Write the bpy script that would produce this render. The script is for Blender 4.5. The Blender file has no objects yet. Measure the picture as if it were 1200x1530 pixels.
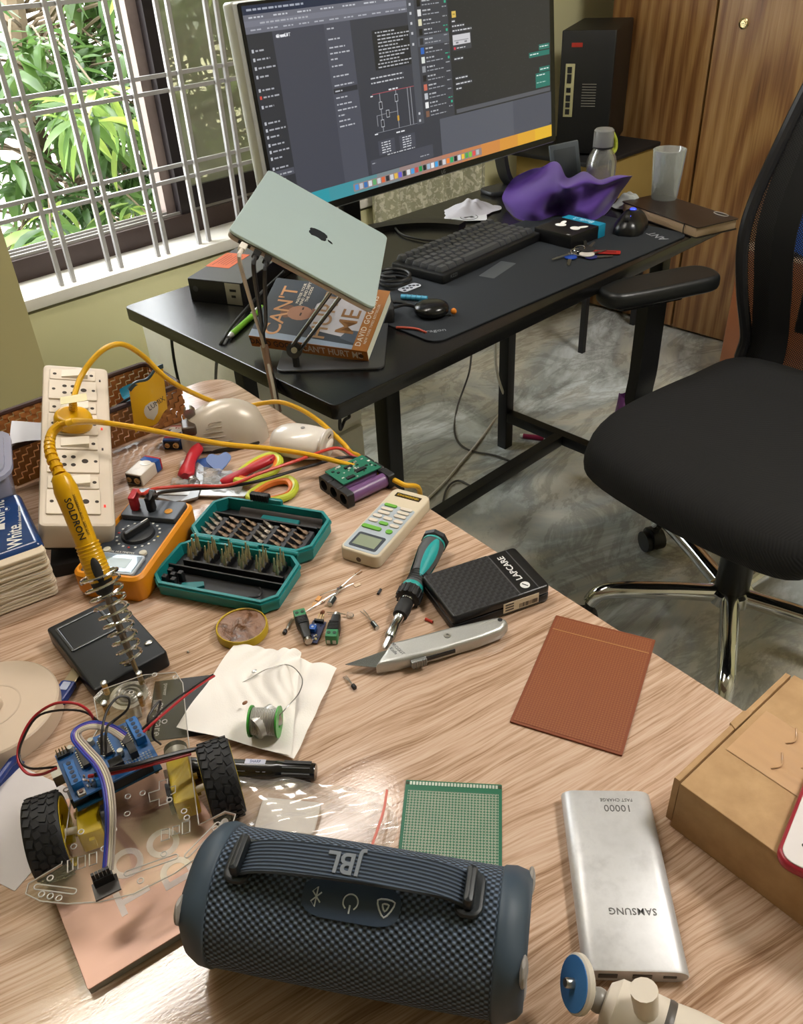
import bpy, math, random
from mathutils import Matrix, Vector, Euler
random.seed(7)
SC = bpy.context.scene
COL = SC.collection
# ---------------------------------------------------------------- camera
# world: z up, floor z=0, table top z=.75, x along the window wall, y towards the window wall
TZ = 0.75
FPX = 1261.05
CAM = Vector((0, 0, 1.35))
RM = Matrix(((0.7136127, 0.42904591, -0.55378383), (-0.69905769, 0.38472139, -0.60275019), (-0.04555502, 0.81725703, 0.57446992)))
cam_data = bpy.data.cameras.new('camera')
cam_data.sensor_fit = 'HORIZONTAL'; cam_data.sensor_width = 36.0; cam_data.lens = FPX / 1200 * 36
cam_data.clip_start = 0.02; cam_data.clip_end = 200
cam = bpy.data.objects.new('camera', cam_data); COL.objects.link(cam)
cam.matrix_world = Matrix.Translation(CAM) @ RM.to_4x4()
SC.camera = cam
# ---------------------------------------------------------------- sky, sun, exposure
world = bpy.data.worlds.new('world'); SC.world = world; world.use_nodes = True
_bg = world.node_tree.nodes['Background']
_bg.inputs['Color'].default_value = (0.93, 0.97, 1.0, 1); _bg.inputs['Strength'].default_value = 13.0
sun_data = bpy.data.lights.new('sun', 'SUN'); sun_data.energy = 1.6; sun_data.angle = 0.2; sun_data.color = (1, .95, .85)
sun = bpy.data.objects.new('sun', sun_data); COL.objects.link(sun); sun.rotation_euler = (math.radians(-28), math.radians(14), 0)
SC.view_settings.view_transform = 'Standard'; SC.view_settings.look = 'None'
SC.view_settings.exposure = 0.0; SC.view_settings.gamma = 1.0; SC.view_settings.use_curve_mapping = False
LAMP_POWER = 34.0

# ---------------------------------------------------------------- helpers
def ray(px, py):
    return RM @ Vector((px - 600, -(py - 765), -FPX))
def P(px, py, z=TZ):
    r = ray(px, py); return CAM + r * ((z - CAM.z) / r.z)
def PY(px, py, y):
    r = ray(px, py); return CAM + r * (y / r.y)
def PX(px, py, x):
    r = ray(px, py); return CAM + r * (x / r.x)
def lin(c):
    c = c / 255.0
    return c / 12.92 if c <= .04045 else ((c + .055) / 1.055) ** 2.4
def rgb(c):
    if isinstance(c, str): c = tuple(int(c[i:i + 2], 16) for i in (0, 2, 4))
    return (lin(c[0]), lin(c[1]), lin(c[2]), 1.0)
class N:
    """tiny node helper"""
    def __init__(s, name):
        s.m = bpy.data.materials.new(name); s.m.use_nodes = True; s.t = s.m.node_tree
        s.b = s.t.nodes['Principled BSDF']; s.out = s.t.nodes['Material Output']
    def n(s, typ, **kw):
        nd = s.t.nodes.new(typ)
        for k, v in kw.items():
            if k in nd.inputs: nd.inputs[k].default_value = v
            else: setattr(nd, k, v)
        return nd
    def l(s, a, b): s.t.links.new(a, b)
    def coord(s, scale=(1, 1, 1), rot=(0, 0, 0), kind='Object'):
        tc = s.n('ShaderNodeTexCoord'); mp = s.n('ShaderNodeMapping')
        mp.inputs['Scale'].default_value = scale; mp.inputs['Rotation'].default_value = rot
        s.l(tc.outputs[kind], mp.inputs['Vector']); return mp.outputs['Vector']
    def noise(s, vec, scale=5, detail=4, rough=.5, dist=0):
        nd = s.n('ShaderNodeTexNoise'); nd.inputs['Scale'].default_value = scale; nd.inputs['Detail'].default_value = detail
        nd.inputs['Roughness'].default_value = rough; nd.inputs['Distortion'].default_value = dist
        s.l(vec, nd.inputs['Vector']); return nd.outputs['Fac']
    def ramp(s, fac, stops):
        r = s.n('ShaderNodeValToRGB'); cr = r.color_ramp
        while len(cr.elements) < len(stops): cr.elements.new(.5)
        for e, (p, c) in zip(cr.elements, stops): e.position = p; e.color = rgb(c) if not isinstance(c, float) else (c, c, c, 1)
        s.l(fac, r.inputs['Fac']); return r.outputs['Color']
    def math(s, op, a, b=0.0, clamp=False):
        m = s.n('ShaderNodeMath', operation=op); m.use_clamp = clamp
        for i, x in enumerate((a, b)):
            if hasattr(x, 'links'): s.l(x, m.inputs[i])
            else: m.inputs[i].default_value = x
        return m.outputs[0]
    def mix(s, fac, a, b, mode='MIX'):
        m = s.n('ShaderNodeMix', data_type='RGBA', blend_type=mode)
        if hasattr(fac, 'links'): s.l(fac, m.inputs[0])
        else: m.inputs[0].default_value = fac
        for i, x in ((6, a), (7, b)):
            if hasattr(x, 'links'): s.l(x, m.inputs[i])
            else: m.inputs[i].default_value = rgb(x)
        return m.outputs[2]
    def bump(s, h, strength=.3, dist=.001):
        b = s.n('ShaderNodeBump'); b.inputs['Strength'].default_value = strength; b.inputs['Distance'].default_value = dist
        s.l(h, b.inputs['Height']); s.l(b.outputs['Normal'], s.b.inputs['Normal'])
    def set(s, **kw):
        for k, v in kw.items():
            k = k.replace('_', ' ')
            if hasattr(v, 'links'): s.l(v, s.b.inputs[k])
            else: s.b.inputs[k].default_value = v
        return s
MATS = {}
def mat(col, rough=.5, metal=0.0, var=.06, vs=30, bump=0.0, bs=200, trans=0.0, alpha=1.0, emis=0.0, coat=0.0, spec=.5, ior=1.45, sheen=0.0, name=None):
    key = (str(col), rough, metal, var, vs, bump, bs, trans, alpha, emis, coat, spec, ior, sheen)
    if key in MATS: return MATS[key]
    k = N(name or 'surface_%03d' % len(MATS)); v = k.coord()
    c = rgb(col)
    hi = tuple(min(1, x * (1 + var)) for x in c[:3]) + (1,); lo = tuple(x * (1 - var) for x in c[:3]) + (1,)
    f = k.noise(v, vs, 3)
    m = k.n('ShaderNodeMix', data_type='RGBA'); k.l(f, m.inputs[0]); m.inputs[6].default_value = lo; m.inputs[7].default_value = hi
    k.l(m.outputs[2], k.b.inputs['Base Color'])
    k.set(Roughness=rough, Metallic=metal, Alpha=alpha, Specular_IOR_Level=spec, IOR=ior)
    k.b.inputs['Transmission Weight'].default_value = trans
    k.b.inputs['Coat Weight'].default_value = coat; k.b.inputs['Coat Roughness'].default_value = .08
    k.b.inputs['Sheen Weight'].default_value = sheen
    if emis: k.l(m.outputs[2], k.b.inputs['Emission Color']); k.b.inputs['Emission Strength'].default_value = emis
    if bump: k.bump(k.noise(v, bs, 2), bump, .0006)
    MATS[key] = k.m; return k.m

def rr(w, h, r, n=5, cx=0, cy=0):
    """rounded rectangle outline, counter-clockwise"""
    r = max(1e-5, min(r, w / 2 - 1e-6, h / 2 - 1e-6)); o = []
    for sx, sy, a0 in ((1, 1, 0), (-1, 1, 90), (-1, -1, 180), (1, -1, 270)):
        for i in range(n + 1):
            a = math.radians(a0 + 90 * i / n)
            o.append((cx + sx * (w / 2 - r) + r * math.cos(a), cy + sy * (h / 2 - r) + r * math.sin(a)))
    return o
def circ(r, n=24, cx=0, cy=0, a0=0):
    return [(cx + r * math.cos(a0 + 2 * math.pi * i / n), cy + r * math.sin(a0 + 2 * math.pi * i / n)) for i in range(n)]
def inset(poly, d):
    n = len(poly); o = []
    for i in range(n):
        a, b, c = poly[i - 1], poly[i], poly[(i + 1) % n]
        e1 = Vector((b[0] - a[0], b[1] - a[1])); e2 = Vector((c[0] - b[0], c[1] - b[1]))
        if e1.length < 1e-9: e1 = e2
        if e2.length < 1e-9: e2 = e1
        e1 = e1.normalized(); e2 = e2.normalized()
        n1 = Vector((-e1.y, e1.x)); n2 = Vector((-e2.y, e2.x)); m = n1 + n2
        m = m / max(.35, m.length_squared / 2) if m.length > 1e-6 else n1
        o.append((b[0] + m.x * d, b[1] + m.y * d))
    return o
def spline(pts, k=6, closed=False):
    pts = [Vector(p) for p in pts]; n = len(pts); o = []
    if n < 3 or k <= 1: return pts
    rng = n if closed else n - 1
    for i in range(rng):
        p1 = pts[i]; p2 = pts[(i + 1) % n]
        p0 = pts[i - 1] if (i or closed) else p1 * 2 - p2
        p3 = pts[(i + 2) % n] if (closed or i + 2 < n) else p2 * 2 - p1
        for j in range(k):
            t = j / k; t2 = t * t; t3 = t2 * t
            o.append(.5 * ((2 * p1) + (p2 - p0) * t + (2 * p0 - 5 * p1 + 4 * p2 - p3) * t2 + (3 * p1 - p0 - 3 * p2 + p3) * t3))
    if not closed: o.append(pts[-1])
    return o
class MB:
    def __init__(s): s.v = []; s.f = []
    def add(s, vs, fs, T=None):
        o = len(s.v)
        for p in vs:
            p = Vector(p); s.v.append(T @ p if T is not None else p)
        for f in fs: s.f.append(tuple(i + o for i in f))
        return s
    def box(s, c, d, rz=0, T=None):
        x, y, z = d[0] / 2, d[1] / 2, d[2] / 2
        vs = [(-x, -y, -z), (x, -y, -z), (x, y, -z), (-x, y, -z), (-x, -y, z), (x, -y, z), (x, y, z), (-x, y, z)]
        M_ = Matrix.Translation(Vector(c)) @ Matrix.Rotation(rz, 4, 'Z')
        if T is not None: M_ = T @ M_
        return s.add(vs, [(0, 3, 2, 1), (4, 5, 6, 7), (0, 1, 5, 4), (1, 2, 6, 5), (2, 3, 7, 6), (3, 0, 4, 7)], M_)
    def loft(s, rings, cap=(True, True), T=None, close=False):
        n = len(rings[0]); vs = [p for r in rings for p in r]; fs = []
        m = len(rings)
        for k in range(m if close else m - 1):
            a = k * n; b = ((k + 1) % m) * n
            for i in range(n):
                j = (i + 1) % n; fs.append((a + i, a + j, b + j, b + i))
        if not close:
            if cap[0]: fs.append(tuple(reversed(range(n))))
            if cap[1]: fs.append(tuple((m - 1) * n + i for i in range(n)))
        return s.add(vs, fs, T)
    def prism(s, poly, z0, z1, T=None):
        return s.loft([[(x, y, z0) for x, y in poly], [(x, y, z1) for x, y in poly]], T=T)
    def slab(s, poly, z0, z1, b=.002, seg=2, T=None, bot=True):
        rings = []
        b = min(b, (z1 - z0) / 2 if bot else z1 - z0)
        if bot:
            for i in range(seg + 1):
                a = math.pi / 2 * i / seg; q = inset(poly, b * (1 - math.sin(a))); rings.append([(x, y, z0 + b * (1 - math.cos(a))) for x, y in q])
        else: rings.append([(x, y, z0) for x, y in poly])
        for i in range(seg + 1):
            a = math.pi / 2 * i / seg; q = inset(poly, b * (1 - math.cos(a))); rings.append([(x, y, z1 - b * (1 - math.sin(a))) for x, y in q])
        e = min(.0006, b * .4); rings.append([(x, y, z1) for x, y in inset(poly, b + e)])     # flat inner ring keeps the top face's shading flat
        if bot: rings.insert(0, [(x, y, z0) for x, y in inset(poly, b + e)])
        return s.loft(rings, T=T)
    def rbox(s, c, d, r=.004, b=.002, rz=0, T=None, n=4):
        M_ = Matrix.Translation(Vector(c)) @ Matrix.Rotation(rz, 4, 'Z')
        if T is not None: M_ = T @ M_
        return s.slab(rr(d[0], d[1], r, n), -d[2] / 2, d[2] / 2, b, T=M_)
    def lathe(s, prof, n=24, T=None, cap=(True, True)):
        return s.loft([[(r * math.cos(2 * math.pi * i / n), r * math.sin(2 * math.pi * i / n), z) for i in range(n)] for r, z in prof], cap, T)
    def cyl(s, p0, p1, r0, r1=None, n=14):
        p0 = Vector(p0); p1 = Vector(p1); d = p1 - p0; r1 = r0 if r1 is None else r1
        T = Matrix.Translation(p0) @ d.to_track_quat('Z', 'Y').to_matrix().to_4x4()
        return s.lathe([(r0, 0), (r1, d.length)], n, T)
    def tube(s, pts, r, n=8, k=6, closed=False, cap=True):
        pts = spline(pts, k, closed); m = len(pts); rad = r if callable(r) else (lambda t: r)
        tang = []
        for i in range(m):
            a = pts[i - 1] if (i or closed) else pts[0]; b = pts[(i + 1) % m] if (i + 1 < m or closed) else pts[-1]
            t = (b - a); tang.append(t.normalized() if t.length > 1e-9 else Vector((0, 0, 1)))
        up = Vector((0, 0, 1)) if abs(tang[0].z) < .9 else Vector((1, 0, 0)); u = (up - tang[0] * up.dot(tang[0])).normalized(); rings = []
        for i in range(m):
            u = u - tang[i] * u.dot(tang[i]); u = u.normalized() if u.length > 1e-6 else Vector((1, 0, 0)); w = tang[i].cross(u); rd = rad(i / max(1, m - 1))
            rings.append([pts[i] + (u * math.cos(2 * math.pi * j / n) + w * math.sin(2 * math.pi * j / n)) * rd for j in range(n)])
        return s.loft(rings, (cap, cap), close=closed)
    def ribbon(s, pts, w, h, k=6, side=None, closed=False):
        """flat band (w wide across, h thick) along pts; side = width direction"""
        pts = spline(pts, k, closed); rings = []; m = len(pts)
        for i in range(m):
            a = pts[i - 1] if (i or closed) else pts[0]; b = pts[(i + 1) % m] if (i + 1 < m or closed) else pts[-1]
            t = (b - a).normalized(); sd = Vector(side) if side is not None else Vector((0, 0, 1)).cross(t)
            sd = (sd - t * sd.dot(t)).normalized(); up = t.cross(sd)
            rings.append([pts[i] + sd * x * w / 2 + up * y * h / 2 for x, y in ((-1, -1), (1, -1), (1, 1), (-1, 1))])
        return s.loft(rings, close=closed)
    def ball(s, c, r, nu=14, nv=9, T=None):
        r = (r, r, r) if not hasattr(r, '__len__') else r; rings = []
        for i in range(1, nv):
            a = math.pi * i / nv
            rings.append([(c[0] + r[0] * math.sin(a) * math.cos(2 * math.pi * j / nu), c[1] + r[1] * math.sin(a) * math.sin(2 * math.pi * j / nu), c[2] - r[2] * math.cos(a)) for j in range(nu)])
        return s.loft(rings, T=T)
    def grid(s, nu, nv, fn, T=None):
        vs = [fn(i / nu, j / nv) for j in range(nv + 1) for i in range(nu + 1)]
        fs = [(j * (nu + 1) + i, j * (nu + 1) + i + 1, (j + 1) * (nu + 1) + i + 1, (j + 1) * (nu + 1) + i) for j in range(nv) for i in range(nu)]
        return s.add(vs, fs, T)
    def quad(s, a, b, c, d, T=None): return s.add([a, b, c, d], [(0, 1, 2, 3)], T)
    def mesh(s, name, m, smooth=True, ang=35):
        me = bpy.data.meshes.new(name); me.from_pydata([tuple(p) for p in s.v], [], s.f); me.validate(); me.update()
        if smooth:
            me.shade_smooth(); me.set_sharp_from_angle(angle=math.radians(ang))
        if m: me.materials.append(m)
        return me
    def build(s, name, m, parent=None, smooth=True, ang=35, loc=None, rot=None, mods=None):
        o = bpy.data.objects.new(name, s.mesh(name, m, smooth, ang)); COL.objects.link(o)
        if parent is not None: o.parent = parent
        if loc is not None: o.location = loc
        if rot is not None: o.rotation_euler = rot
        return o
def tag(o, label, cat, group=None):
    o['label'] = label; o['category'] = cat
    if group: o['group'] = group
    return o
def thing(name, label, cat, loc=(0, 0, 0), rz=0, group=None, rot=None):
    o = bpy.data.objects.new(name, None); COL.objects.link(o); o.empty_display_size = .02
    o.location = loc; o.rotation_euler = rot if rot is not None else (0, 0, rz)
    return tag(o, label, cat, group)
def struct(o): o['kind'] = 'structure'; return o
def stuff(o): o['kind'] = 'stuff'; return o
def inst(src, name, parent, loc=(0, 0, 0), rot=(0, 0, 0), scale=None):
    o = bpy.data.objects.new(name, src.data if hasattr(src, 'data') else src); COL.objects.link(o)
    o.parent = parent; o.location = loc; o.rotation_euler = rot
    if scale is not None: o.scale = scale
    return o
def text(body, size, m, parent, loc=(0, 0, 0), rot=(0, 0, 0), depth=.0002, align='CENTER', name='lettering', sx=1.0, bold=0.0, space=1.0):
    cu = bpy.data.curves.new(name, 'FONT'); cu.body = body; cu.size = size; cu.extrude = depth; cu.align_x = align; cu.align_y = 'CENTER'
    cu.resolution_u = 2 if size < .02 else 5; cu.offset = bold * size; cu.space_character = space
    tmp = bpy.data.objects.new('tmp', cu); me = bpy.data.meshes.new_from_object(tmp); me.name = name
    bpy.data.objects.remove(tmp); bpy.data.curves.remove(cu)
    me.materials.clear(); me.materials.append(m)
    o = bpy.data.objects.new(name, me); COL.objects.link(o); o.parent = parent; o.location = loc; o.rotation_euler = rot; o.scale = (sx, 1, 1)
    return o
def frame(o, M3, loc):
    """place an Empty with a full rotation matrix"""
    o.rotation_mode = 'XYZ'; o.location = loc; o.rotation_euler = M3.to_euler(); return o
R = math.radians
# shared materials
BLK = mat('141416', .45); BLKG = mat('101012', .2, coat=.4); BLKM = mat('1b1b1d', .6); WHT = mat('e8e6e2', .45); CREAM = mat('d8cdb8', .45)
CHROME = mat('d8d8d8', .12, 1.0, var=.02); STEEL = mat('b8b8b6', .3, 1.0); BRASS = mat('b59a55', .35, 1.0); SILVER = mat('c9c9c7', .35, .6)
REDP = mat('b8202c', .35); GREENP = mat('3f9a2c', .4); TEAL = mat('14807f', .4); YELLOW = mat('e3b21a', .35); PCB = mat('17506f', .4)
CLEAR = mat('f4f6f4', .08, trans=1.0, var=0, ior=1.35, name='clear_plastic')
def film(name, tint='f4f4f2', haze=.08, rough=.06, edge=.7):
    k = N(name); tr = k.n('ShaderNodeBsdfTransparent'); tr.inputs['Color'].default_value = rgb(tint); g = k.n('ShaderNodeBsdfGlossy'); g.inputs['Roughness'].default_value = rough
    d = k.n('ShaderNodeBsdfDiffuse'); d.inputs['Color'].default_value = rgb('e0e2e0'); m1 = k.n('ShaderNodeMixShader'); m2 = k.n('ShaderNodeMixShader'); m2.inputs[0].default_value = haze
    lw = k.n('ShaderNodeLayerWeight'); lw.inputs['Blend'].default_value = .3; k.l(k.ramp(lw.outputs['Facing'], [(0.0, .05), (1.0, edge)]), m1.inputs[0])
    k.l(tr.outputs[0], m1.inputs[1]); k.l(g.outputs[0], m1.inputs[2]); k.l(m1.outputs[0], m2.inputs[1]); k.l(d.outputs[0], m2.inputs[2]); k.l(m2.outputs[0], k.out.inputs['Surface']); return k.m
GLASS = mat('f2f6f4', .03, trans=1.0, var=0, ior=1.45, name='clear_glass')
# ================================================================ SETTING
def m_wood(name, cols, rot, rough=.3):
    k = N(name); V = lambda sc: k.coord(sc, (0, 0, rot))
    warp = k.noise(V((1.6, 3.2, 1)), 1.5, 3, .55, .3)
    tc = k.n('ShaderNodeVectorMath', operation='ADD'); k.l(V((1, 1, 1)), tc.inputs[0])
    cb_ = k.n('ShaderNodeCombineXYZ'); k.l(k.math('MULTIPLY', k.math('SUBTRACT', warp, .5), .05), cb_.inputs['Y']); k.l(cb_.outputs[0], tc.inputs[1])
    mp = k.n('ShaderNodeMapping'); mp.inputs['Scale'].default_value = (3.0, 46, 1); k.l(tc.outputs[0], mp.inputs['Vector'])
    g = k.noise(mp.outputs['Vector'], 2.0, 5, .68)
    mp2 = k.n('ShaderNodeMapping'); mp2.inputs['Scale'].default_value = (7.0, 300, 1); k.l(tc.outputs[0], mp2.inputs['Vector'])
    fine = k.noise(mp2.outputs['Vector'], 2.0, 3, .6)
    big = k.noise(V((1.2, 3.0, 1)), 1.7, 2)
    f = k.math('ADD', k.math('ADD', k.math('MULTIPLY', g, .44), k.math('MULTIPLY', fine, .44)), k.math('MULTIPLY', big, .12))
    c = k.ramp(f, [(.36, cols[0]), (.44, cols[1]), (.51, cols[2]), (.62, cols[3])])
    k.set(Base_Color=c, Roughness=k.math('ADD', k.math('MULTIPLY', fine, .1), rough))
    k.bump(k.math('ADD', k.math('MULTIPLY', fine, .5), k.noise(V((1, 1, 1)), 420, 2)), .09, .0005); return k.m
M_OAK = m_wood('light_oak_laminate', ('86664e', 'a98a72', 'c2a48e', 'd0b7a4'), R(8), rough=.06)
def m_walnut():
    k = N('walnut_laminate'); v = k.coord((1, 5, .45)); n1 = k.noise(v, 2.2, 6, .6, 1.2); n2 = k.noise(k.coord((1, 30, .8)), 5, 3, .6)
    w = k.n('ShaderNodeTexWave', wave_type='RINGS'); w.inputs['Scale'].default_value = 1.5; w.inputs['Distortion'].default_value = 6; w.inputs['Detail'].default_value = 4
    k.l(k.coord((1, 5, .7)), w.inputs['Vector'])
    f = k.math('ADD', k.math('MULTIPLY', n1, .62), k.math('ADD', k.math('MULTIPLY', n2, .26), k.math('MULTIPLY', w.outputs['Fac'], .14)))
    k.set(Base_Color=k.ramp(f, [(.32, '5c3a1e'), (.45, '815935'), (.56, '9c7648'), (.7, 'b08c60')]), Roughness=.3); k.bump(n2, .08, .0005); return k.m
M_WALNUT = m_walnut()
def m_marble():
    k = N('polished_marble'); v = k.coord((1, 1, 1), (0, 0, R(40)))
    n1 = k.noise(k.coord((.8, 1.5, 1), (0, 0, R(35))), 1.5, 8, .6, 1.1); n2 = k.noise(k.coord((1.0, 2.4, 1), (0, 0, R(25))), 1.7, 9, .68, 1.8)
    n3 = k.noise(v, 1.1, 4, .5, .8)
    base = k.ramp(n1, [(.3, 'a79f92'), (.42, 'c9c6ba'), (.52, 'a9aeae'), (.6, 'e4ecf0'), (.72, 'b9ae9c')])
    warm = k.ramp(n3, [(.42, 'dcdcd6'), (.6, 'a4937c')])
    c = k.mix(.22, base, warm, 'MULTIPLY')
    vein = k.ramp(k.math('ABSOLUTE', k.math('SUBTRACT', n2, .5)), [(.0, '6a655c'), (.02, 'a8a296'), (.05, 'ffffff')])
    c = k.mix(.32, c, vein, 'MULTIPLY')
    k.set(Base_Color=c, Roughness=.16); return k.m
M_MARBLE = m_marble()
M_WALL = mat('d6d2a6', .8, var=.03, vs=4, bump=.05, bs=300)
M_OLIVE = mat('b8b080', .8, var=.03, vs=4)
M_PLAIN = mat('d2cdb4', .85, var=.02)
WY = 2.12      # inner face of the window wall
SILL = .62
wx0, wx1, wz1 = .60, 2.02, 2.05
# floor, ceiling, closing walls
b = MB().box((.9, .35, -.05), (6.0, 4.6, .1)); struct(b.build('floor', M_MARBLE, smooth=False))
b = MB().box((.9, .35, 2.86), (6.0, 4.6, .1)); struct(b.build('ceiling', mat('e6e4da', .9, var=.01), smooth=False))
b = MB()
b.box(((-2.1 + wx0) / 2, WY + .11, 1.4), (wx0 + 2.1, .22, 2.82)); b.box(((wx1 + 3.9) / 2, WY + .11, 1.4), (3.9 - wx1, .22, 2.82))
b.box(((wx0 + wx1) / 2, WY + .11, SILL / 2 - .02), (wx1 - wx0, .22, SILL - .04)); b.box(((wx0 + wx1) / 2, WY + .11, (wz1 + 2.81) / 2), (wx1 - wx0, .22, 2.81 - wz1))
struct(b.build('wall_window', M_WALL, smooth=False))
b = MB().box((-.71, 1.77, 1.4), (2.38, .70, 2.82)); struct(b.build('wall_left', M_OLIVE, smooth=False))
b = MB().box((3.85, .35, 1.4), (.1, 4.6, 2.82)); struct(b.build('wall_back', M_WALL, smooth=False))
b = MB().box((.9, -1.9, 1.4), (6.0, .1, 2.82)); struct(b.build('wall_right', M_PLAIN, smooth=False))
b = MB().box((-2.05, .35, 1.4), (.1, 4.6, 2.82)); struct(b.build('wall_rear', M_PLAIN, smooth=False))
# marble sill
b = MB().slab([(wx0, WY - .012), (wx1, WY - .012), (wx1, WY + .22), (wx0, WY + .22)], SILL - .03, SILL, .003)
struct(b.build('trim_sill', mat('d8d4cc', .35, var=.08, vs=8, bump=.05)))
# ---------------- window: sliding frame, panes, grille
M_FRAME = mat('3a2c28', .4, .2, var=.1); M_FRAME2 = mat('8a7a74', .45, .3, var=.15, vs=60)
win = bpy.data.objects.new('window_1', None); COL.objects.link(win); struct(win); win.location = (0, 0, 0)
win['label'] = 'brown aluminium sliding window with steel grille, left half open'
b = MB()
fy = WY + .175
b.box(((wx0 + wx1) / 2, fy, SILL + .028), (wx1 - wx0, .09, .056)); b.box(((wx0 + wx1) / 2, fy, wz1 - .02), (wx1 - wx0, .09, .04))
b.box((wx0 + .02, fy, (SILL + wz1) / 2), (.04, .09, wz1 - SILL)); b.box((wx1 - .02, fy, (SILL + wz1) / 2), (.04, .09, wz1 - SILL))
b.build('window_frame', M_FRAME, win, smooth=False)
b = MB()
for q in (-.028, .0, .028): b.box(((wx0 + wx1) / 2, fy + q, SILL + .058), (wx1 - wx0 - .08, .004, .012))
b.build('track_rail', mat('b9b6b2', .35, .7), win, smooth=False)
sx0 = 1.275                                       # the sliding sash stands half way
b = MB(); zc = (SILL + wz1) / 2
b.box((sx0 + .022, fy - .022, zc), (.044, .03, wz1 - SILL - .1)); b.box((wx1 - .06, fy - .022, zc), (.05, .03, wz1 - SILL - .1))
b.box(((sx0 + wx1) / 2, fy - .022, SILL + .095), (wx1 - sx0 - .1, .028, .06)); b.box(((sx0 + wx1) / 2, fy - .022, wz1 - .07), (wx1 - sx0 - .1, .028, .05))
sash = b.build('sash', mat('211a1b', .4, .2), win, smooth=False)
MB().box((sx0 - .012, fy + .012, zc), (.034, .03, wz1 - SILL - .1)).build('sash', M_FRAME2, win, smooth=False)
kk = N('dusty_glass'); tr = kk.n('ShaderNodeBsdfTransparent'); mx = kk.n('ShaderNodeMixShader')
kk.set(Base_Color=rgb('a2a290'), Roughness=.25); kk.l(kk.ramp(kk.noise(kk.coord(), 6, 4), [(.3, .45), (.7, .6)]), mx.inputs[0])
tr.inputs['Color'].default_value = rgb('c9c8b4'); kk.l(tr.outputs[0], mx.inputs[1]); kk.l(kk.b.outputs[0], mx.inputs[2]); kk.l(mx.outputs[0], kk.out.inputs['Surface'])
MB().box(((sx0 + wx1) / 2, fy - .022, zc), (wx1 - sx0 - .1, .004, wz1 - SILL - .18)).build('pane', kk.m, win, smooth=False)
M_BAR = mat('a7a5a4', .45, .35, var=.1, vs=80)
vb = MB().box((0, 0, 0), (.0105, .0105, wz1 - SILL)).mesh('vertical_bar', M_BAR, False)
for x in (.676, .713, .828, .862, .966, .999, 1.112, 1.142, 1.2465, 1.279, 1.388, 1.42, 1.53, 1.56, 1.67, 1.70, 1.81, 1.84, 1.94, 1.97): inst(vb, 'vertical_bar', win, (x, WY + .022, zc))
hb = MB().box((0, 0, 0), (wx1 - wx0, .0095, .0095)).mesh('horizontal_bar', M_BAR, False)
for z in (.80, .835, 1.016, 1.052, 1.229, 1.265, 1.45, 1.486): inst(hb, 'horizontal_bar', win, ((wx0 + wx1) / 2, WY + .032, z))
# ---------------- lamp batten mounted on the left wall, above the picture
lt = thing('batten_light', 'white batten light hanging from the ceiling by the window', 'lamp', (.50, 1.335, 2.46))
MB().rbox((0, 0, .03), (1.24, .155, .05), .006, .004).build('housing', WHT, lt)
k = N('lamp_diffuser'); k.set(Base_Color=(1, 1, 1, 1)); k.b.inputs['Emission Color'].default_value = (1.0, .94, .88, 1); k.b.inputs['Emission Strength'].default_value = LAMP_POWER
MB().box((0, 0, .002), (1.18, .135, .004)).build('diffuser', k.m, lt, smooth=False)
for sgn in (-1, 1): MB().cyl((sgn * .45, 0, .055), (sgn * .45, 0, .35), .004, n=8).build('hanging_rod', STEEL, lt)
# ---------------- unseen fill light, added to brighten the floor and back of the room
fill_lt = thing('added_fill_panel', 'square white fill light panel added out of view over the open floor', 'lamp', (1.7, -.35, 2.80))
MB().rbox((0, 0, 0), (.62, .62, .03), .006, .004).build('frame', WHT, fill_lt)
k = N('fill_panel_diffuser'); k.b.inputs['Emission Color'].default_value = (1.0, .95, .88, 1); k.b.inputs['Emission Strength'].default_value = 52.0
MB().box((0, 0, -.017), (.56, .56, .004)).build('diffuser', k.m, fill_lt, smooth=False)
# ---------------- outside: ground, neighbour wall, mango tree
struct(MB().box((3, 9, -1.6), (30, 13, .1)).build('ground_outside', mat('8f8a7c', .9, var=.2, vs=2), smooth=False))
nb = thing('neighbour_building', 'pale sunlit building wall beyond the mango tree', 'building', (3.5, 8.5, -1.55))
MB().box((0, 0, 2.2), (14, .3, 4.4)).build('wall', mat('e8e4dc', .9), nb, smooth=False)
for x in (-4.2, -1.4, 1.6): MB().box((x, -.17, 2.6), (1.0, .06, 1.2)).build('window', mat('8d97a0', .3), nb, smooth=False)
MB().box((0, -.4, 4.3), (14, 1.0, .15)).build('ledge', mat('b9a79a', .9), nb, smooth=False)
tree = thing('mango_tree', 'leafy green mango tree right outside the window', 'tree', (1.3, 3.6, -1.55))
M_BARK = mat('6b5d4c', .9, var=.2)
def m_leaf(name, c1, c2, c3):
    k = N(name); inf = k.n('ShaderNodeObjectInfo'); v = k.coord((1, 1, 1), kind='Object')
    f = k.noise(v, 5, 2)
    c = k.ramp(k.math('ADD', k.math('MULTIPLY', f, .5), k.math('MULTIPLY', inf.outputs['Random'], .5)), [(.25, c1), (.5, c2), (.78, c3)])
    d = k.n('ShaderNodeBsdfTranslucent'); k.l(c, d.inputs['Color']); mx = k.n('ShaderNodeMixShader'); mx.inputs[0].default_value = .4
    k.set(Base_Color=c, Roughness=.35); k.l(k.b.outputs[0], mx.inputs[1]); k.l(d.outputs[0], mx.inputs[2]); k.l(mx.outputs[0], k.out.inputs['Surface']); return k.m
M_LEAF = m_leaf('mango_leaf', '3e5a30', '70904c', 'b2c264')
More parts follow.
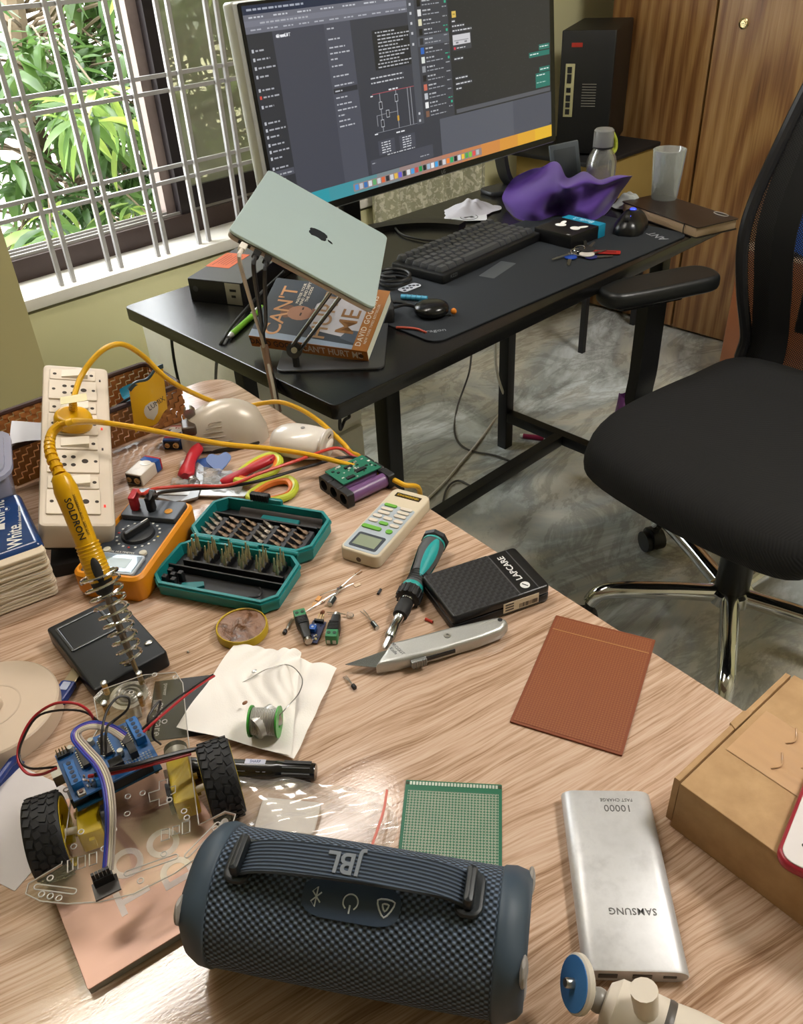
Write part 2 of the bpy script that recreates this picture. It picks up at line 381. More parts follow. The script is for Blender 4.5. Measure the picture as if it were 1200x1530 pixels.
def leaf_rings(L, W, droop, fold):
    """lanceolate leaf: five cross rows of three points, starting at the stalk, along +x"""
    rows = []
    for i in range(7):
        t = i / 6; w = W * (math.sin(math.pi * min(1, t * .94 + .03)) ** .8) * (1 - .25 * t)
        x = L * t * math.cos(droop * t * .6); z = -L * .45 * droop * t * t
        rows.append([(x, -w / 2, z + fold * w), (x, 0, z), (x, w / 2, z + fold * w)])
    return rows
def leaf_mesh(L, W, droop, fold):
    m = MB(); rows = leaf_rings(L, W, droop, fold); vs = [p for r in rows for p in r]; fs = []
    for i in range(6):
        for j in range(2): fs.append((i * 3 + j, i * 3 + j + 1, i * 3 + j + 4, i * 3 + j + 3))
    m.add(vs, fs); return m
leafs = [leaf_mesh(.21, .05, d, f).mesh('leaf', M_LEAF) for d, f in ((.5, .18), (.9, .1), (.3, .25), (1.2, .15))]
rng = random.Random(11)
tl = Vector(tree.location)
branches = []
b = MB(); b.tube([(0.6, .6, 0), (.5, .5, 1.0), (.3, .4, 2.0), (.5, .6, 3.2), (.4, .7, 4.4)], lambda t: .09 - .06 * t, 8); b.build('trunk', M_BARK, tree)
for i in range(150):
    z = rng.uniform(.1, 1.0) if i % 4 else rng.uniform(.9, 1.45)
    p2 = Vector((rng.uniform(.75, 3.0), rng.uniform(2.55, 3.9), z)) - tl
    p0 = Vector((.45, .55, max(.6, p2.z + rng.uniform(-.5, .1)))); p1 = p0.lerp(p2, .55) + Vector((0, 0, .1)); branches.append((p0, p1, p2))
b = MB()
for p0, p1, p2 in branches: b.tube([p0, p1, p2], lambda t: .009 - .006 * t, 5, 3)
stuff(b.build('branch_mass', M_BARK, tree))
lv = []
for p0, p1, p2 in branches:
    for c in range(3):
        t = .7 + .3 * c / 2; q = p0.lerp(p2, t) + Vector((0, 0, .08 * (1 - t)))
        for l_ in range(9):
            lv.append((q + Vector((rng.uniform(-.03, .03), rng.uniform(-.03, .03), rng.uniform(-.03, .03))), rng.uniform(0, 6.28), rng.uniform(-1.1, .5), rng.uniform(-.6, .6), rng.uniform(.55, 1.05), rng.randrange(4)))
def _vis(e):
    w = tl + e[0]; q = RM.transposed() @ (w - CAM)
    if q.z >= 0: return 99
    x = 600 + FPX * q.x / -q.z; y = 765 - FPX * q.y / -q.z
    return w.y if -20 < x < 420 and -40 < y < 430 else 99
lv.sort(key=_vis)
for q, az, el, ro, s_, kx in lv[:300]:
    inst(leafs[kx], 'leaf', tree, q, Euler((ro, -el, az)), (s_, s_, s_))
b = MB()
for q, az, el, ro, s_, kx in lv[300:]:
    T = Matrix.Translation(q) @ Euler((ro, -el, az)).to_matrix().to_4x4() @ Matrix.Scale(s_, 4)
    rows = leaf_rings(.21, .05, (.5, .9, .3, 1.2)[kx], .15)[::2]; vs = [p for r in rows for p in r]
    b.add(vs, [(i * 3 + j, i * 3 + j + 1, i * 3 + j + 4, i * 3 + j + 3) for i in range(3) for j in range(2)], T)
stuff(b.build('foliage', M_LEAF, tree))
mg = tag(MB().ball((0, 0, 0), (.04, .036, .055)).build('mango', mat('8fae4a', .45)), 'green unripe mango hanging among the leaves', 'mango')
mg.location = PY(190, 18, 3.3)
# ---------------- wardrobe
WX = 2.889
wd = thing('wardrobe', 'tall walnut laminate wardrobe with brass lock at the far end', 'wardrobe', (WX, 1.3, 0))
MB().box((.28, .03, 1.2), (.55, 1.16, 2.4)).build('body', M_WALNUT, wd, smooth=False)
for y0, y1 in ((.225, .605), (-.55, .215)): MB().slab([(-.02, y0), (0, y0), (0, y1), (-.02, y1)], .012, 2.38, .002).build('door', M_WALNUT, wd)
lk = MB().lathe([(.0, .0), (.016, .0), (.016, .004), (.011, .006), (.011, .004), (.007, .004), (.007, .007), (.0, .007)], 20).build('lock', mat('cdb98a', .25, .9), wd, loc=Vector(PX(1112, 35, WX - .02)) - Vector(wd.location), rot=(0, R(-90), 0))
MB().box((0, 0, .0072), (.0015, .007, .001)).build('keyhole', BLK, lk, smooth=False)
# ---------------- curtain beyond the monitor
def m_lace():
    k = N('lace_curtain'); v = k.coord((1, 1, 1)); n = k.noise(v, 55, 3, .6, .8); c = k.ramp(n, [(.5, 'a8a78e'), (.58, 'd8d6c4')])
    k.set(Base_Color=c, Roughness=.9); k.bump(n, .3, .001); return k.m
cu = MB()
cu.grid(90, 6, lambda u, v: (1.86 + .56 * u, WY - .05 + .022 * math.sin(u * 34) + .01 * math.sin(u * 71), .08 + 2.0 * v))
tag(cu.build('curtain', m_lace()), 'cream lace curtain hanging behind the monitor', 'curtain')
# ---------------- carton stand and computer tower in the corner
ct = thing('carton', 'beige carton with punched holes under the computer tower', 'box', (2.645, 1.815, 0))
MB().rbox((0, 0, .50), (.36, .34, .32), .004, .003).build('body', mat('9a8248', .8), ct)
MB().rbox((-.182, -.02, .56), (.004, .10, .035), .002, .001).build('hand_hole', mat('2b2417', .9), ct)
MB().lathe([(0, 0), (.022, 0), (.022, .004), (0, .004)], 16).build('round_patch', mat('b9a878', .8), ct, loc=(-.181, .03, .47), rot=(0, R(-90), 0))
MB().rbox((-.015, 0, .668), (.40, .36, .015), .01, .004).build('tray', BLKM, ct)
sb = thing('side_stand', 'low black stand under the beige carton', 'stand', (2.645, 1.815, 0))
MB().rbox((0, 0, .33), (.38, .36, .018), .004, .003).build('top', BLKM, sb)
for x in (-.17, .17):
    for y in (-.16, .16): MB().box((x, y, .16), (.02, .02, .32)).build('leg', BLKM, sb, smooth=False)
pc = thing('computer_tower', 'black desktop computer tower turned with its ports outward', 'computer', (2.663, 1.816, .677), R(25))
MB().rbox((.0, 0, .185), (.36, .17, .36), .006, .004).build('case', mat('0d0d0e', .5), pc)
io = MB().rbox((-.182, .052, .195), (.004, .030, .155), .002, .001).build('port_panel', mat('a8a47c', .5), pc)
for dz, h in ((.06, .018), (.035, .026), (.002, .014), (-.022, .018), (-.042, .014), (-.062, .016)):
    MB().box((-.185, .053, .195 + dz), (.002, .014, h)).build('port', BLK, io, smooth=False)
for i in range(9): MB().box((-.1812, -.012, .15 + i * .008), (.002, .045, .0025)).build('vent_slit', mat('6c6a62', .5), pc, smooth=False)
MB().box((-.181, .035, .325), (.002, .034, .012)).build('red_sticker', mat('a3291c', .5), pc, smooth=False)
# ================================================================ FURNITURE
# ---------------- light wood table (rotated about 5 degrees against the room)
TYAW = R(-5.3)
tb = thing('wood_table', 'light oak laminate table covered with electronics', 'table', (.657, 1.135, 0), TYAW)
TW, TL = 1.25, 1.75                      # extends to -x and -y from its far right corner
top = MB().slab(rr(TW, TL, .045, 6, -TW / 2, -TL / 2), TZ - .025, TZ, .0025, 2).build('table_top', M_OAK, tb)
lg = MB().rbox((0, 0, (TZ - .025) / 2), (.05, .05, TZ - .025), .004, .002).mesh('leg', mat('2a2a2c', .4))
for x, y in ((-.12, -.12), (-TW + .12, -.12), (-.12, -TL + .12), (-TW + .12, -TL + .12)): inst(lg, 'leg', tb, (x, y, 0))
# ---------------- black desk
def m_blackdesk():
    k = N('black_desk_laminate'); n = k.noise(k.coord((1, 30, 1)), 20, 4, .6)
    k.set(Base_Color=k.ramp(n, [(.3, '0b0b0b'), (.7, '141312')]), Roughness=.27); k.bump(k.noise(k.coord(), 600, 2), .08, .0004); return k.m
dk = thing('black_desk', 'long black desk carrying the monitor and keyboard', 'desk', (0, 0, 0))
MB().slab(rr(1.20, .64, .012, 4, .705 + .6, .903 + .32), TZ - .026, TZ, .002).build('desk_top', m_blackdesk(), dk)
M_IRON = mat('121315', .4, .3)
lgm = MB().rbox((0, 0, (TZ - .026) / 2), (.034, .034, TZ - .026), .003, .002).mesh('leg', M_IRON)
LX0, LX1, LY0, LY1 = .885, 1.765, .985, 1.432
for x, y in ((LX0, LY0), (LX0, LY1), (LX1, LY0), (LX1, LY1)): inst(lgm, 'leg', dk, (x, y, 0))
for x in (LX0, LX1): MB().rbox((x, (LY0 + LY1) / 2, .11), (.03, LY1 - LY0 - .034, .03), .002, .001).build('side_rail', M_IRON, dk)
MB().rbox(((LX0 + LX1) / 2, 1.225, .11), (LX1 - LX0 - .03, .03, .03), .002, .001).build('foot_rail', M_IRON, dk)
for y in (LY0, LY1): MB().rbox(((LX0 + LX1) / 2, y, TZ - .045), (LX1 - LX0 - .034, .03, .03), .002, .001).build('apron_rail', M_IRON, dk)
for x in (LX0, LX1): MB().rbox((x, (LY0 + LY1) / 2, TZ - .045), (.03, LY1 - LY0 - .034, .03), .002, .001).build('apron_rail', M_IRON, dk)
MB().box((1.66, .93, .60), (.10, .012, .16)).build('hanging_bracket', M_IRON, dk, smooth=False) if False else None
# white cabinet behind the desk legs
cb = thing('white_cabinet', 'white low cabinet standing under the left end of the black desk', 'cabinet', (0, 0, 0))
c0 = P(356, 548, .56)
MB().rbox((c0.x + .17, c0.y + .21, .29), (.34, .42, .56), .004, .003).build('body', mat('e2e0d6', .5), cb)
for z in (.16, .42): 
    d = MB().rbox((c0.x + .17, c0.y - .008, z), (.32, .016, .24), .004, .003).build('drawer', mat('dcdad0', .5), cb)
    MB().rbox((c0.x + .17, c0.y - .022, z + .07), (.09, .012, .012), .003, .002).build('handle', STEEL, d)
# ---------------- office chair, facing the desk's left end
M_SEAT = N('black_mesh_fabric')
_v = M_SEAT.coord((1, 1, 1)); _w = M_SEAT.n('ShaderNodeTexWave', wave_type='BANDS', bands_direction='DIAGONAL'); _w.inputs['Scale'].default_value = 110; M_SEAT.l(_v, _w.inputs['Vector'])
M_SEAT.set(Base_Color=M_SEAT.ramp(_w.outputs['Fac'], [(.2, '050506'), (.8, '0d0d0e')]), Roughness=.85); M_SEAT.bump(_w.outputs['Fac'], .4, .001); M_SEAT = M_SEAT.m
def m_mesh():
    k = N('black_open_mesh'); v = k.coord((1, 1, 1)); 
    sp = k.n('ShaderNodeSeparateXYZ'); k.l(v, sp.inputs[0])
    a = k.math('SINE', k.math('MULTIPLY', k.math('ADD', sp.outputs['Y'], sp.outputs['Z']), 2 * math.pi / .0052)); c = k.math('SINE', k.math('MULTIPLY', k.math('SUBTRACT', sp.outputs['Y'], sp.outputs['Z']), 2 * math.pi / .0052))
    h = k.math('GREATER_THAN', k.math('ADD', a, c), .55)
    k.set(Base_Color=rgb('0e0e10'), Roughness=.7); k.l(k.math('SUBTRACT', 1.0, h), k.b.inputs['Alpha']); return k.m
ch = thing('office_chair', 'black mesh office chair with chrome five star base', 'chair', (1.469, .545, 0), R(174))
# local: +x = facing direction, +y = chair's left... (the armrest in view stands at -y)
st = MB()
def seat_out(d):
    o = []
    for x, y in ((.262, -.20), (.272, -.10), (.275, 0), (.272, .10), (.262, .20), (.235, .245), (.15, .262), (0, .262), (-.14, .25), (-.22, .225), (-.25, .15), (-.255, 0), (-.25, -.15), (-.22, -.225), (-.14, -.25), (0, -.262), (.15, -.262), (.235, -.245)):
        o.append((x * (1 - d), y * (1 - d)))
    return [tuple(p)[:2] for p in spline([(x, y, 0) for x, y in o], 3, True)]
def seat_ring(d, z, dish=0):
    return [(x, y, z - max(0, (x - .12)) ** 2 * 2.2 + max(0, -x - .1) * .12 + dish) for x, y in seat_out(d)]
rings = [seat_ring(.18, .44), seat_ring(.04, .443), seat_ring(-.0, .46), seat_ring(-.008, .48), seat_ring(.01, .503), seat_ring(.06, .517), seat_ring(.2, .521), seat_ring(.5, .517), seat_ring(.85, .513)]
st.loft(rings).build('seat', M_SEAT, ch, ang=60)
MB().rbox((-.02, 0, .42), (.30, .24, .04), .02, .01).build('seat_plate', BLKM, ch)
MB().lathe([(.036, .10), (.036, .26), (.030, .262), (.026, .41)], 20).build('gas_column', mat('0c0c0d', .35), ch)
MB().lathe([(.03, .085), (.046, .09), (.046, .118), (.036, .124)], 20).build('hub', CHROME, ch)
for i in range(5):
    a = R(32 + 72 * i); ca, sa = math.cos(a), math.sin(a); u = lambda r, z: (r * ca, r * sa, z)
    L_ = MB().tube([u(.02, .105), u(.14, .115), u(.24, .118), u(.285, .11), u(.305, .085)], lambda t: .021 - .004 * t, 12, 6).build('base_leg', CHROME, ch)
    cs = MB(); d = Vector((-sa, ca, 0))
    for sd in (-1, 1):
        c = Vector(u(.315, .027)) + d * .016 * sd; cs.cyl(c - d * .009, c + d * .009, .027, n=18)
    cst = cs.build('castor', mat('111113', .4), ch)
    MB().cyl(u(.305, .05), u(.305, .088), .01).build('castor_stem', BLKM, cst)
    hd = MB(); c = Vector(u(.312, .036)); hd.cyl(c - d * .012, c + d * .012, .03, n=16); hd.build('castor_hood', BLK, cst)
# backrest frame: solve the side outline from the picture in the chair frame
prof = [(-.225, .50), (-.235, .57), (-.215, .67), (-.205, .77), (-.215, .85), (-.25, .96), (-.29, 1.06), (-.31, 1.14)]
hw = [.205, .215, .232, .245, .245, .232, .22, .20]
lefts = [(x, -h, z) for (x, z), h in zip(prof, hw)]; rights = [(x, h, z) for (x, z), h in zip(prof, hw)]
bf = MB(); loop = lefts + [(-.32, -.12, 1.17), (-.322, 0, 1.175), (-.32, .12, 1.17)] + rights[::-1] + [(-.235, .1, .475), (-.24, 0, .47), (-.235, -.1, .475)]
bf.tube(loop, .0125, 10, 5, closed=True); bk = bf.build('back_frame', mat('1c1c20', .4), ch)
lp = spline([(x, 0, z) for x, z in prof], 4); lw = spline([(h, 0, 0) for h in hw], 4)
def backpt(u, v):
    i = v * (len(lp) - 1); k0 = min(int(i), len(lp) - 2); t = i - k0; c = lp[k0].lerp(lp[k0 + 1], t); w = lw[k0].lerp(lw[k0 + 1], t).x
    y = (u * 2 - 1) * w; return (c.x - .035 * (1 - (u * 2 - 1) ** 2), y, c.z)
MB().grid(16, 32, backpt).build('back_mesh', m_mesh(), ch)
hm = MB()
for sgn in (-1, 1): hm.ribbon([backpt(.5 + sgn * (.5 - e), v) for v, e in ((.0, .10), (.15, .11), (.3, .13), (.5, .12), (.7, .10), (.9, .08))], .085, .003, 4, side=(0, 1, 0))
hm.build('back_border_fabric', mat('0a0a0c', .8), ch)
MB().ribbon([(-.30, 0, .46), (-.305, 0, .55), (-.29, 0, .75), (-.32, 0, .95)], .07, .02, 5, side=(0, 1, 0)).build('spine', BLKM, ch)
MB().ribbon([(-.30, 0, .48), (-.29, 0, .44), (-.20, 0, .425), (-.1, 0, .42)], .07, .02, 5, side=(0, 1, 0)).build('back_bracket', BLKM, ch)
MB().rbox((-.275, 0, .66), (.02, .26, .13), .008, .006).build('lumbar_pad', BLKM, ch)
for sgn in (-1, 1):
    ym = sgn * .30
    am = MB()
    am.ribbon([(-.0, sgn * .17, .425), (-.0, sgn * .24, .43), (-.0, ym, .46), (-.0, ym, .54), (-.0, ym, .70)], .062, .026, 6, side=(1, 0, 0))
    am.build('arm_post', mat('101012', .4), ch)
    pd = MB().slab([tuple(p)[:2] for p in spline([(x - .01, y, 0) for x, y in ((.135, 0), (.12, .036), (.06, .045), (-.04, .046), (-.115, .04), (-.135, 0), (-.115, -.04), (-.04, -.046), (.06, -.045), (.12, -.036))], 4, True)], .702, .735, .011, 3)
    pad = pd.build('arm_pad', mat('17191a', .38, bump=.1, bs=500), ch, loc=(0, ym, 0), rot=(0, 0, sgn * R(17)))
    MB().rbox((.02, 0, .70), (.15, .06, .012), .01, .003).build('pad_plate', BLKG, pad)
# ================================================================ THINGS ON THE BLACK DESK
def emit(c, s=1.0):
    key = ('emit', c, s)
    if key not in MATS:
        k = N('display_' + c); k.b.inputs['Base Color'].default_value = (.01, .01, .01, 1); k.b.inputs['Emission Color'].default_value = rgb(c); k.b.inputs['Emission Strength'].default_value = s; k.set(Roughness=.35); MATS[key] = k.m
    return MATS[key]
# ---------------- ultrawide monitor
MW, MH = .812, .352
mon = thing('monitor', 'wide flat monitor showing dark chat and circuit windows', 'monitor', (.864 + MW / 2, 1.40, TZ))
ML = Vector((.864, 1.228, .908)) - Vector(mon.location)
MT = Matrix.Translation(ML) @ Matrix.Rotation(R(-5.3), 4, 'X')      # local: x right, z up, -y towards the viewer
pn = MB().add([], []); 
_o = [(MW * .4925, MH * .52)]
bd = MB(); bd.slab(rr(MW * .985, MH * .96, .006, 4, MW * .4925, MH * .52), 0, .028, .004, 2)
panel = bd.build('panel_body', mat('aeb0b2', .35, .5), mon); panel.matrix_local = MT @ Matrix.Rotation(R(90), 4, 'X') @ Matrix.Translation((0, 0, -.028))
fr = MB(); fr.slab(rr(MW * .985 - .009, MH * .96 - .006, .004, 4, MW * .4925 + .0045, MH * .52), 0, .002, .0005)
bez = fr.build('bezel', mat('0a0a0b', .3), mon); bez.matrix_local = MT @ Matrix.Rotation(R(90), 4, 'X')
scr_par = bpy.data.objects.new('screen', MB().quad((.018 * MW, .083 * MH, 0), (.966 * MW, .083 * MH, 0), (.966 * MW, .978 * MH, 0), (.018 * MW, .978 * MH, 0)).mesh('screen', emit('40424e'), False)); COL.objects.link(scr_par)
scr_par.parent = mon; scr_par.matrix_local = MT @ Matrix.Rotation(R(90), 4, 'X') @ Matrix.Translation((0, 0, .0023))
scr_par['label'] = 'lit display with overlapping dark windows'
_lay = [0.0]
class UI:                                                # one mesh per colour of the picture on the screen (flat print)
    rects = {}
def rect(u0, v0, u1, v1, c, lay):
    UI.rects.setdefault((c, lay), []).append((u0, v0, u1, v1))
def line_txt(u, v, w, h, c, lay, seed=0):                # tiny unreadable text as dashes
    r_ = random.Random(seed + int(u * 9999) + int(v * 777)); x = u
    while x < u + w:
        l_ = r_.uniform(.004, .014); rect(x, v - h * .34, min(u + w, x + l_), v + h * .34, c, lay); x += l_ + .003
# menu bar and browser chrome
rect(.018, .942, .62, .978, '1c2740', 1); rect(.018, .868, .60, .942, '686a76', 1); rect(.018, .895, .60, .918, '747683', 2)
line_txt(.028, .96, .14, .012, 'a0a6b4', 3)
for i in range(9): line_txt(.03 + i * .06, .930, .035, .009, 'c2c4cc', 3, i)
line_txt(.055, .906, .12, .010, 'aaacb4', 3); 
for i in range(14): line_txt(.03 + i * .04, .882, .026, .008, 'aeb0ba', 3, i)
# left chat window: sidebar and page
rect(.018, .083, .080, .868, '2a2c34', 1); rect(.080, .083, .213, .868, '40424e', 1); line_txt(.088, .845, .03, .014, 'e8e8ec', 2)
for i, v in enumerate((.80, .765, .73, .695, .64, .61, .57, .50, .47, .44, .405, .375, .345, .30, .27, .245, .22, .195, .17, .145)):
    rect(.024, v - .007, .029, v + .007, 'd0473c' if i == 5 else 'b9bcc4', 2); line_txt(.033, v, .022 + .02 * ((i * 7) % 3) / 2, .010, 'a6a8b0', 2, i)
rect(.020, .258, .079, .288, '4a4c58', 1.5)
# second page
rect(.213, .083, .285, .868, '4a4c58', 1); rect(.285, .15, .53, .868, '393b44', 1); rect(.285, .083, .53, .15, '40424e', 1)
for i, v in enumerate((.845, .80, .765, .74, .715, .685, .64, .60, .575, .545, .515, .49, .465, .44, .415)): line_txt(.22, v, .02 + .035 * ((i * 5) % 4) / 3, .009, 'b4b6be', 2, i)
rect(.216, .565, .284, .588, '2c2d34', 1.5)
rect(.343, .632, .47, .81, '242529', 2)
for i in range(11): line_txt(.352 + (.006 if 0 < i < 9 else 0), .798 - i * .0155, .06 + .05 * ((i * 3) % 4) / 3, .0085, 'b4b6bc', 3, i)
for i in range(2): line_txt(.325, .60 - i * .022, .10, .009, 'c2c4ca', 3, i)
# circuit drawing
rect(.324, .526, .462, .529, 'a8505a', 3); rect(.322, .344, .462, .346, '8e9098', 3)
for u in (.345, .395, .432, .442): rect(u, .345, u + .0018, .527, '9a9ca4', 3)
for u, v in ((.341, .47), (.391, .49), (.36, .425), (.341, .385)): rect(u, v - .018, u + .010, v + .018, 'b9bbc2', 3.2); rect(u + .001, v - .015, u + .009, v + .015, '33343b', 3.4)
rect(.345, .426, .395, .428, '9a9ca4', 3); rect(.393, .38, .399, .405, 'c99a3a', 3.4); rect(.330, .425, .345, .427, '9a9ca4', 3); rect(.330, .375, .3315, .427, '9a9ca4', 3)
line_txt(.375, .535, .03, .01, 'dcdde2', 3); line_txt(.318, .52, .01, .008, 'dcdde2', 3); line_txt(.318, .34, .01, .008, 'dcdde2', 3)
for u0 in (.325, .392): 
    rect(u0, .235, u0 + .052, .305, '474954', 2)
    for i in range(5): line_txt(u0 + .010, .293 - i * .012, .028, .007, 'd2d4da', 3, i)
line_txt(.385, .325, .03, .01, 'dcdde2', 3); rect(.296, .155, .50, .222, '474954', 2); line_txt(.35, .23, .09, .007, 'c0c2c8', 3); line_txt(.30, .205, .012, .007, 'a0a2aa', 3); line_txt(.455, .175, .03, .007, 'a0a2aa', 3)
# messenger window
rect(.455, .338, .585, .978, '3a3c44', 4); rect(.455, .338, .478, .978, '4b4e57', 4.5); rect(.585, .338, .966, .978, '26272b', 4)
for i, (c1, lab) in enumerate((('0d0d10', 1), ('dcdcdc', 0), ('d8d3b4', 0), ('121216', 1), ('2a2a2e', 0), ('2b63b8', 0), ('d9ded8', 1), ('8f9298', 0), ('1b1b20', 0), ('c56a58', 0), ('b9bcc2', 0), ('e8e8e8', 1), ('7d5a48', 0))):
    v = .90 - i * .0435
    if i == 4: rect(.480, v - .022, .584, v + .022, '50535c', 4.6)
    rect(.487, v - .015, .498, v + .015, c1, 5); line_txt(.503, v + .008, .026, .010, 'b0b2b8', 5, i); line_txt(.503, v - .010, .055, .007, '9b9ea6', 5, i + 40); line_txt(.567, v + .014, .014, .007, '2faa86' if lab else '9b9ea6', 5, i)
    if lab: rect(.575, v - .014, .581, v - .002, '2faa86', 5)
for v in (.90, .86, .815, .77, .72, .39, .355): rect(.462, v - .006, .468, v + .006, 'c0c2c8', 5)
rect(.592, .345, .962, .366, '55575e', 5)
r_ = random.Random(3)
for i in range(420):                                      # faint doodle wallpaper of the chat
    u = r_.uniform(.60, .955); v = r_.uniform(.38, .965); rect(u, v, u + r_.uniform(.001, .004), v + r_.uniform(.002, .006), '333438', 4.4)
rect(.594, .655, .66, .735, '3c3e45', 5); rect(.596, .682, .657, .730, 'c9c8cc', 5.4); rect(.60, .70, .65, .704, '8d8c92', 5.6); rect(.606, .688, .615, .696, '77777d', 5.6); rect(.636, .688, .645, .696, '77777d', 5.6); rect(.598, .660, .604, .672, 'd23a4a', 5.6); line_txt(.608, .666, .03, .007, 'c8c9ce', 5.6)
rect(.598, .812, .612, .842, 'd9b95a', 5); rect(.602, .824, .604, .831, '3a2d14', 5.4); rect(.606, .824, .608, .831, '3a2d14', 5.4)
for v, w in ((.795, .014), (.772, .045), (.750, .07), (.615, .034), (.52, .046), (.492, .06), (.468, .022)):
    rect(.595, v - .009, .595 + w, v + .009, '3f4148', 5); line_txt(.597, v, w - .004, .008, 'd3d4d8', 5.4)
for u, v0, v1 in ((.918, .578, .606), (.877, .545, .572), (.918, .46, .485), (.902, .375, .455)):
    rect(u, v0, .962, v1, '1f6f63', 5); line_txt(u + .004, v1 - .012, .035, .008, 'd8e6e2', 5.4); line_txt(u + .004, (v0 + v1) / 2 - .012, .04, .007, '9fc4bb', 5.4) if v1 - v0 > .05 else None
# windows below, wallpaper strip, dock
rect(.53, .15, .806, .338, '555863', 2); rect(.806, .15, .966, .338, '4b4e5a', 2); rect(.53, .15, .531, .34, '30323a', 2.5)
cols = ['1c8f9c', '2a93a0', '3e8f9a', '5a8a90', '7a8488', '957f7c', 'a87a6c', 'b67a5e', 'c27e50', 'cc8644', 'd4923a', 'dba232', 'e0b02e']
for i, c in enumerate(cols): rect(.018 + .948 * i / 13, .083, .018 + .948 * (i + 1) / 13, .15, c, 3)
dock = ['4a8fd0', 'b9bcc2', '3a6fb0', 'd0d3d8', '5fa86a', 'c5c8cc', 'd8643c', '2f2f33', 'c9ccd2', 'e0b44a', '6a5acd', '33363c', 'dadde2', '4a9ad8', 'c04a4a', '1f8f4a', '222226', '9fb4c8', 'e6e6e8', '3fa0e0', '3c3c40', 'd0d0d4', 'f08030', '28a860', '1a1a1e', 'cfd8e0', 'f0c040', '4aa050', '80c040', 'e05050', 'b0b4ba']
rect(.235, .095, .675, .132, '8f7f7c', 3.6)
for i, c in enumerate(dock): rect(.24 + i * .0138, .100, .24 + i * .0138 + .0105, .127, c, 4)
rect(.958, .155, .964, .163, '15151a', 4)
for (c, lay), rs in UI.rects.items():
    m = MB()
    for u0, v0, u1, v1 in rs: z = lay * .00003; m.quad((u0 * MW, v0 * MH, z), (u1 * MW, v0 * MH, z), (u1 * MW, v1 * MH, z), (u0 * MW, v1 * MH, z))
    o = m.build('screen_picture', emit(c), scr_par, smooth=False); o['kind'] = 'stuff'
MENU = emit('e0e2e8')
def stext(t, u, v, h, c='e0e2e8', lay=6): text(t, h * MH, emit(c), scr_par, (u * MW, v * MH, lay * .00003), depth=0, align='LEFT')
stext('ChatGPT', .088, .845, .022)
text('LG', .010, mat('6f7074', .4), mon, loc=MT @ Vector((.53 * MW, -.0023, .062 * MH)), rot=(R(90 - 5.3), 0, 0), depth=.0001)
nk = MB(); nk.rbox((0, .10, .125), (.055, .022, .25), .008, .004); nk.build('stand_neck', mat('131315', .3), mon)
MB().rbox((0, -.01, .235), (.05, .22, .03), .01, .006).build('stand_arm', mat('131315', .3), mon)
ar = MB(); arc = [(.20 * math.cos(R(a)) + .02, -.09 + .20 * math.sin(R(a)), .006) for a in range(12, 169, 8)]
ar.ribbon(arc, .035, .012, 2); ar.build('stand_foot', mat('0d0d0e', .35), mon)
# ---------------- laptop on its folding stand
LR = Matrix(((.586, .731, .350), (-.618, .683, -.390), (-.523, .012, .852)))
lap = thing('laptop', 'closed pale silver laptop resting tilted on a folding stand', 'laptop'); frame(lap, LR, (.7674, .9817, .9816))
M_ALU = mat('b2c4c2', .32, .3, var=.015)
MB().slab(rr(.212, .301, .011, 5), -.0042, 0, .0012).build('lid', M_ALU, lap)
bs = MB().slab(rr(.211, .300, .011, 5), -.0115, -.0048, .002).build('base_shell', mat('b8aaa0', .38, .7), lap)
ap = [(-.012, .004), (-.0125, -.002), (-.011, -.008), (-.007, -.0125), (-.003, -.013), (0, -.012), (.003, -.013), (.007, -.0125), (.0105, -.009), (.0088, -.005), (.0085, -.001), (.0105, .0035), (.008, .0075), (.003, .0085), (0, .0075), (-.004, .0088), (-.009, .0078)]
lg_ = MB(); lg_.prism([(x, y) for x, y in ap], 0, .00025)
lf = [(0, .0095), (.0035, .0105), (.0055, .014), (.0055, .0165), (.002, .0155), (.0002, .0125)]
lg_.prism(lf, 0, .00025)
_em = lg_.build('fruit_emblem', mat('23292b', .25, .5), lap, loc=(.004, -.004, 0), rot=(0, 0, R(-90))); _em.scale = (1.45, 1.3, 1)
for x, w in ((-.081, .017), (-.062, .010), (-.047, .010)): MB().box((x, -.1502, -.008), (w, .001, .004)).build('port', BLK, lap, smooth=False)
for x in (-.08, .08):
    for y in (-.12, .12): MB().lathe([(.006, -.0125), (.006, -.0112)], 14).build('rubber_foot', BLK, lap, loc=(x, y, 0))
LM = Matrix.Translation((.7674, .9817, .9816)) @ LR.to_4x4()
ls = thing('laptop_stand', 'folding grey metal laptop stand with slanted twin rods', 'laptop stand', (.8608, 1.0817, TZ), R(-45.7))
LSI = (Matrix.Translation(ls.location) @ Matrix.Rotation(R(-45.7), 4, 'Z')).inverted()
M_STAND = mat('3f4042', .4, .6)
MB().slab(rr(.178, .226, .014, 5), 0, .004, .001).build('base_plate', mat('5d5e60', .4, .6), ls)
J = P(440, 523, .782); Tt = Vector((.79, .94, .925)); offs = (Tt - J).cross(Vector((-.6, -.66, 0))).normalized() * .0075
for sgn in (-1, 1):
    a = LSI @ (J + offs * sgn * .9); c = LSI @ (Tt + offs * sgn * 1.1); MB().cyl(a, c, .0032, n=10).build('support_rod', mat('8b8d8f', .25, .9), ls)
jd = Vector((-.62, -.70, .35)).normalized()
hg = MB().cyl(LSI @ (J - jd * .003), LSI @ (J + jd * .004), .013, n=22).build('hinge_disc', M_STAND, ls)
MB().cyl(LSI @ (J + jd * .003), LSI @ (J + jd * .006), .0052, n=12).build('hinge_bolt', CHROME, hg)
MB().cyl(LSI @ Vector((J.x, J.y, TZ)), LSI @ J, .006).build('hinge_post', M_STAND, ls)
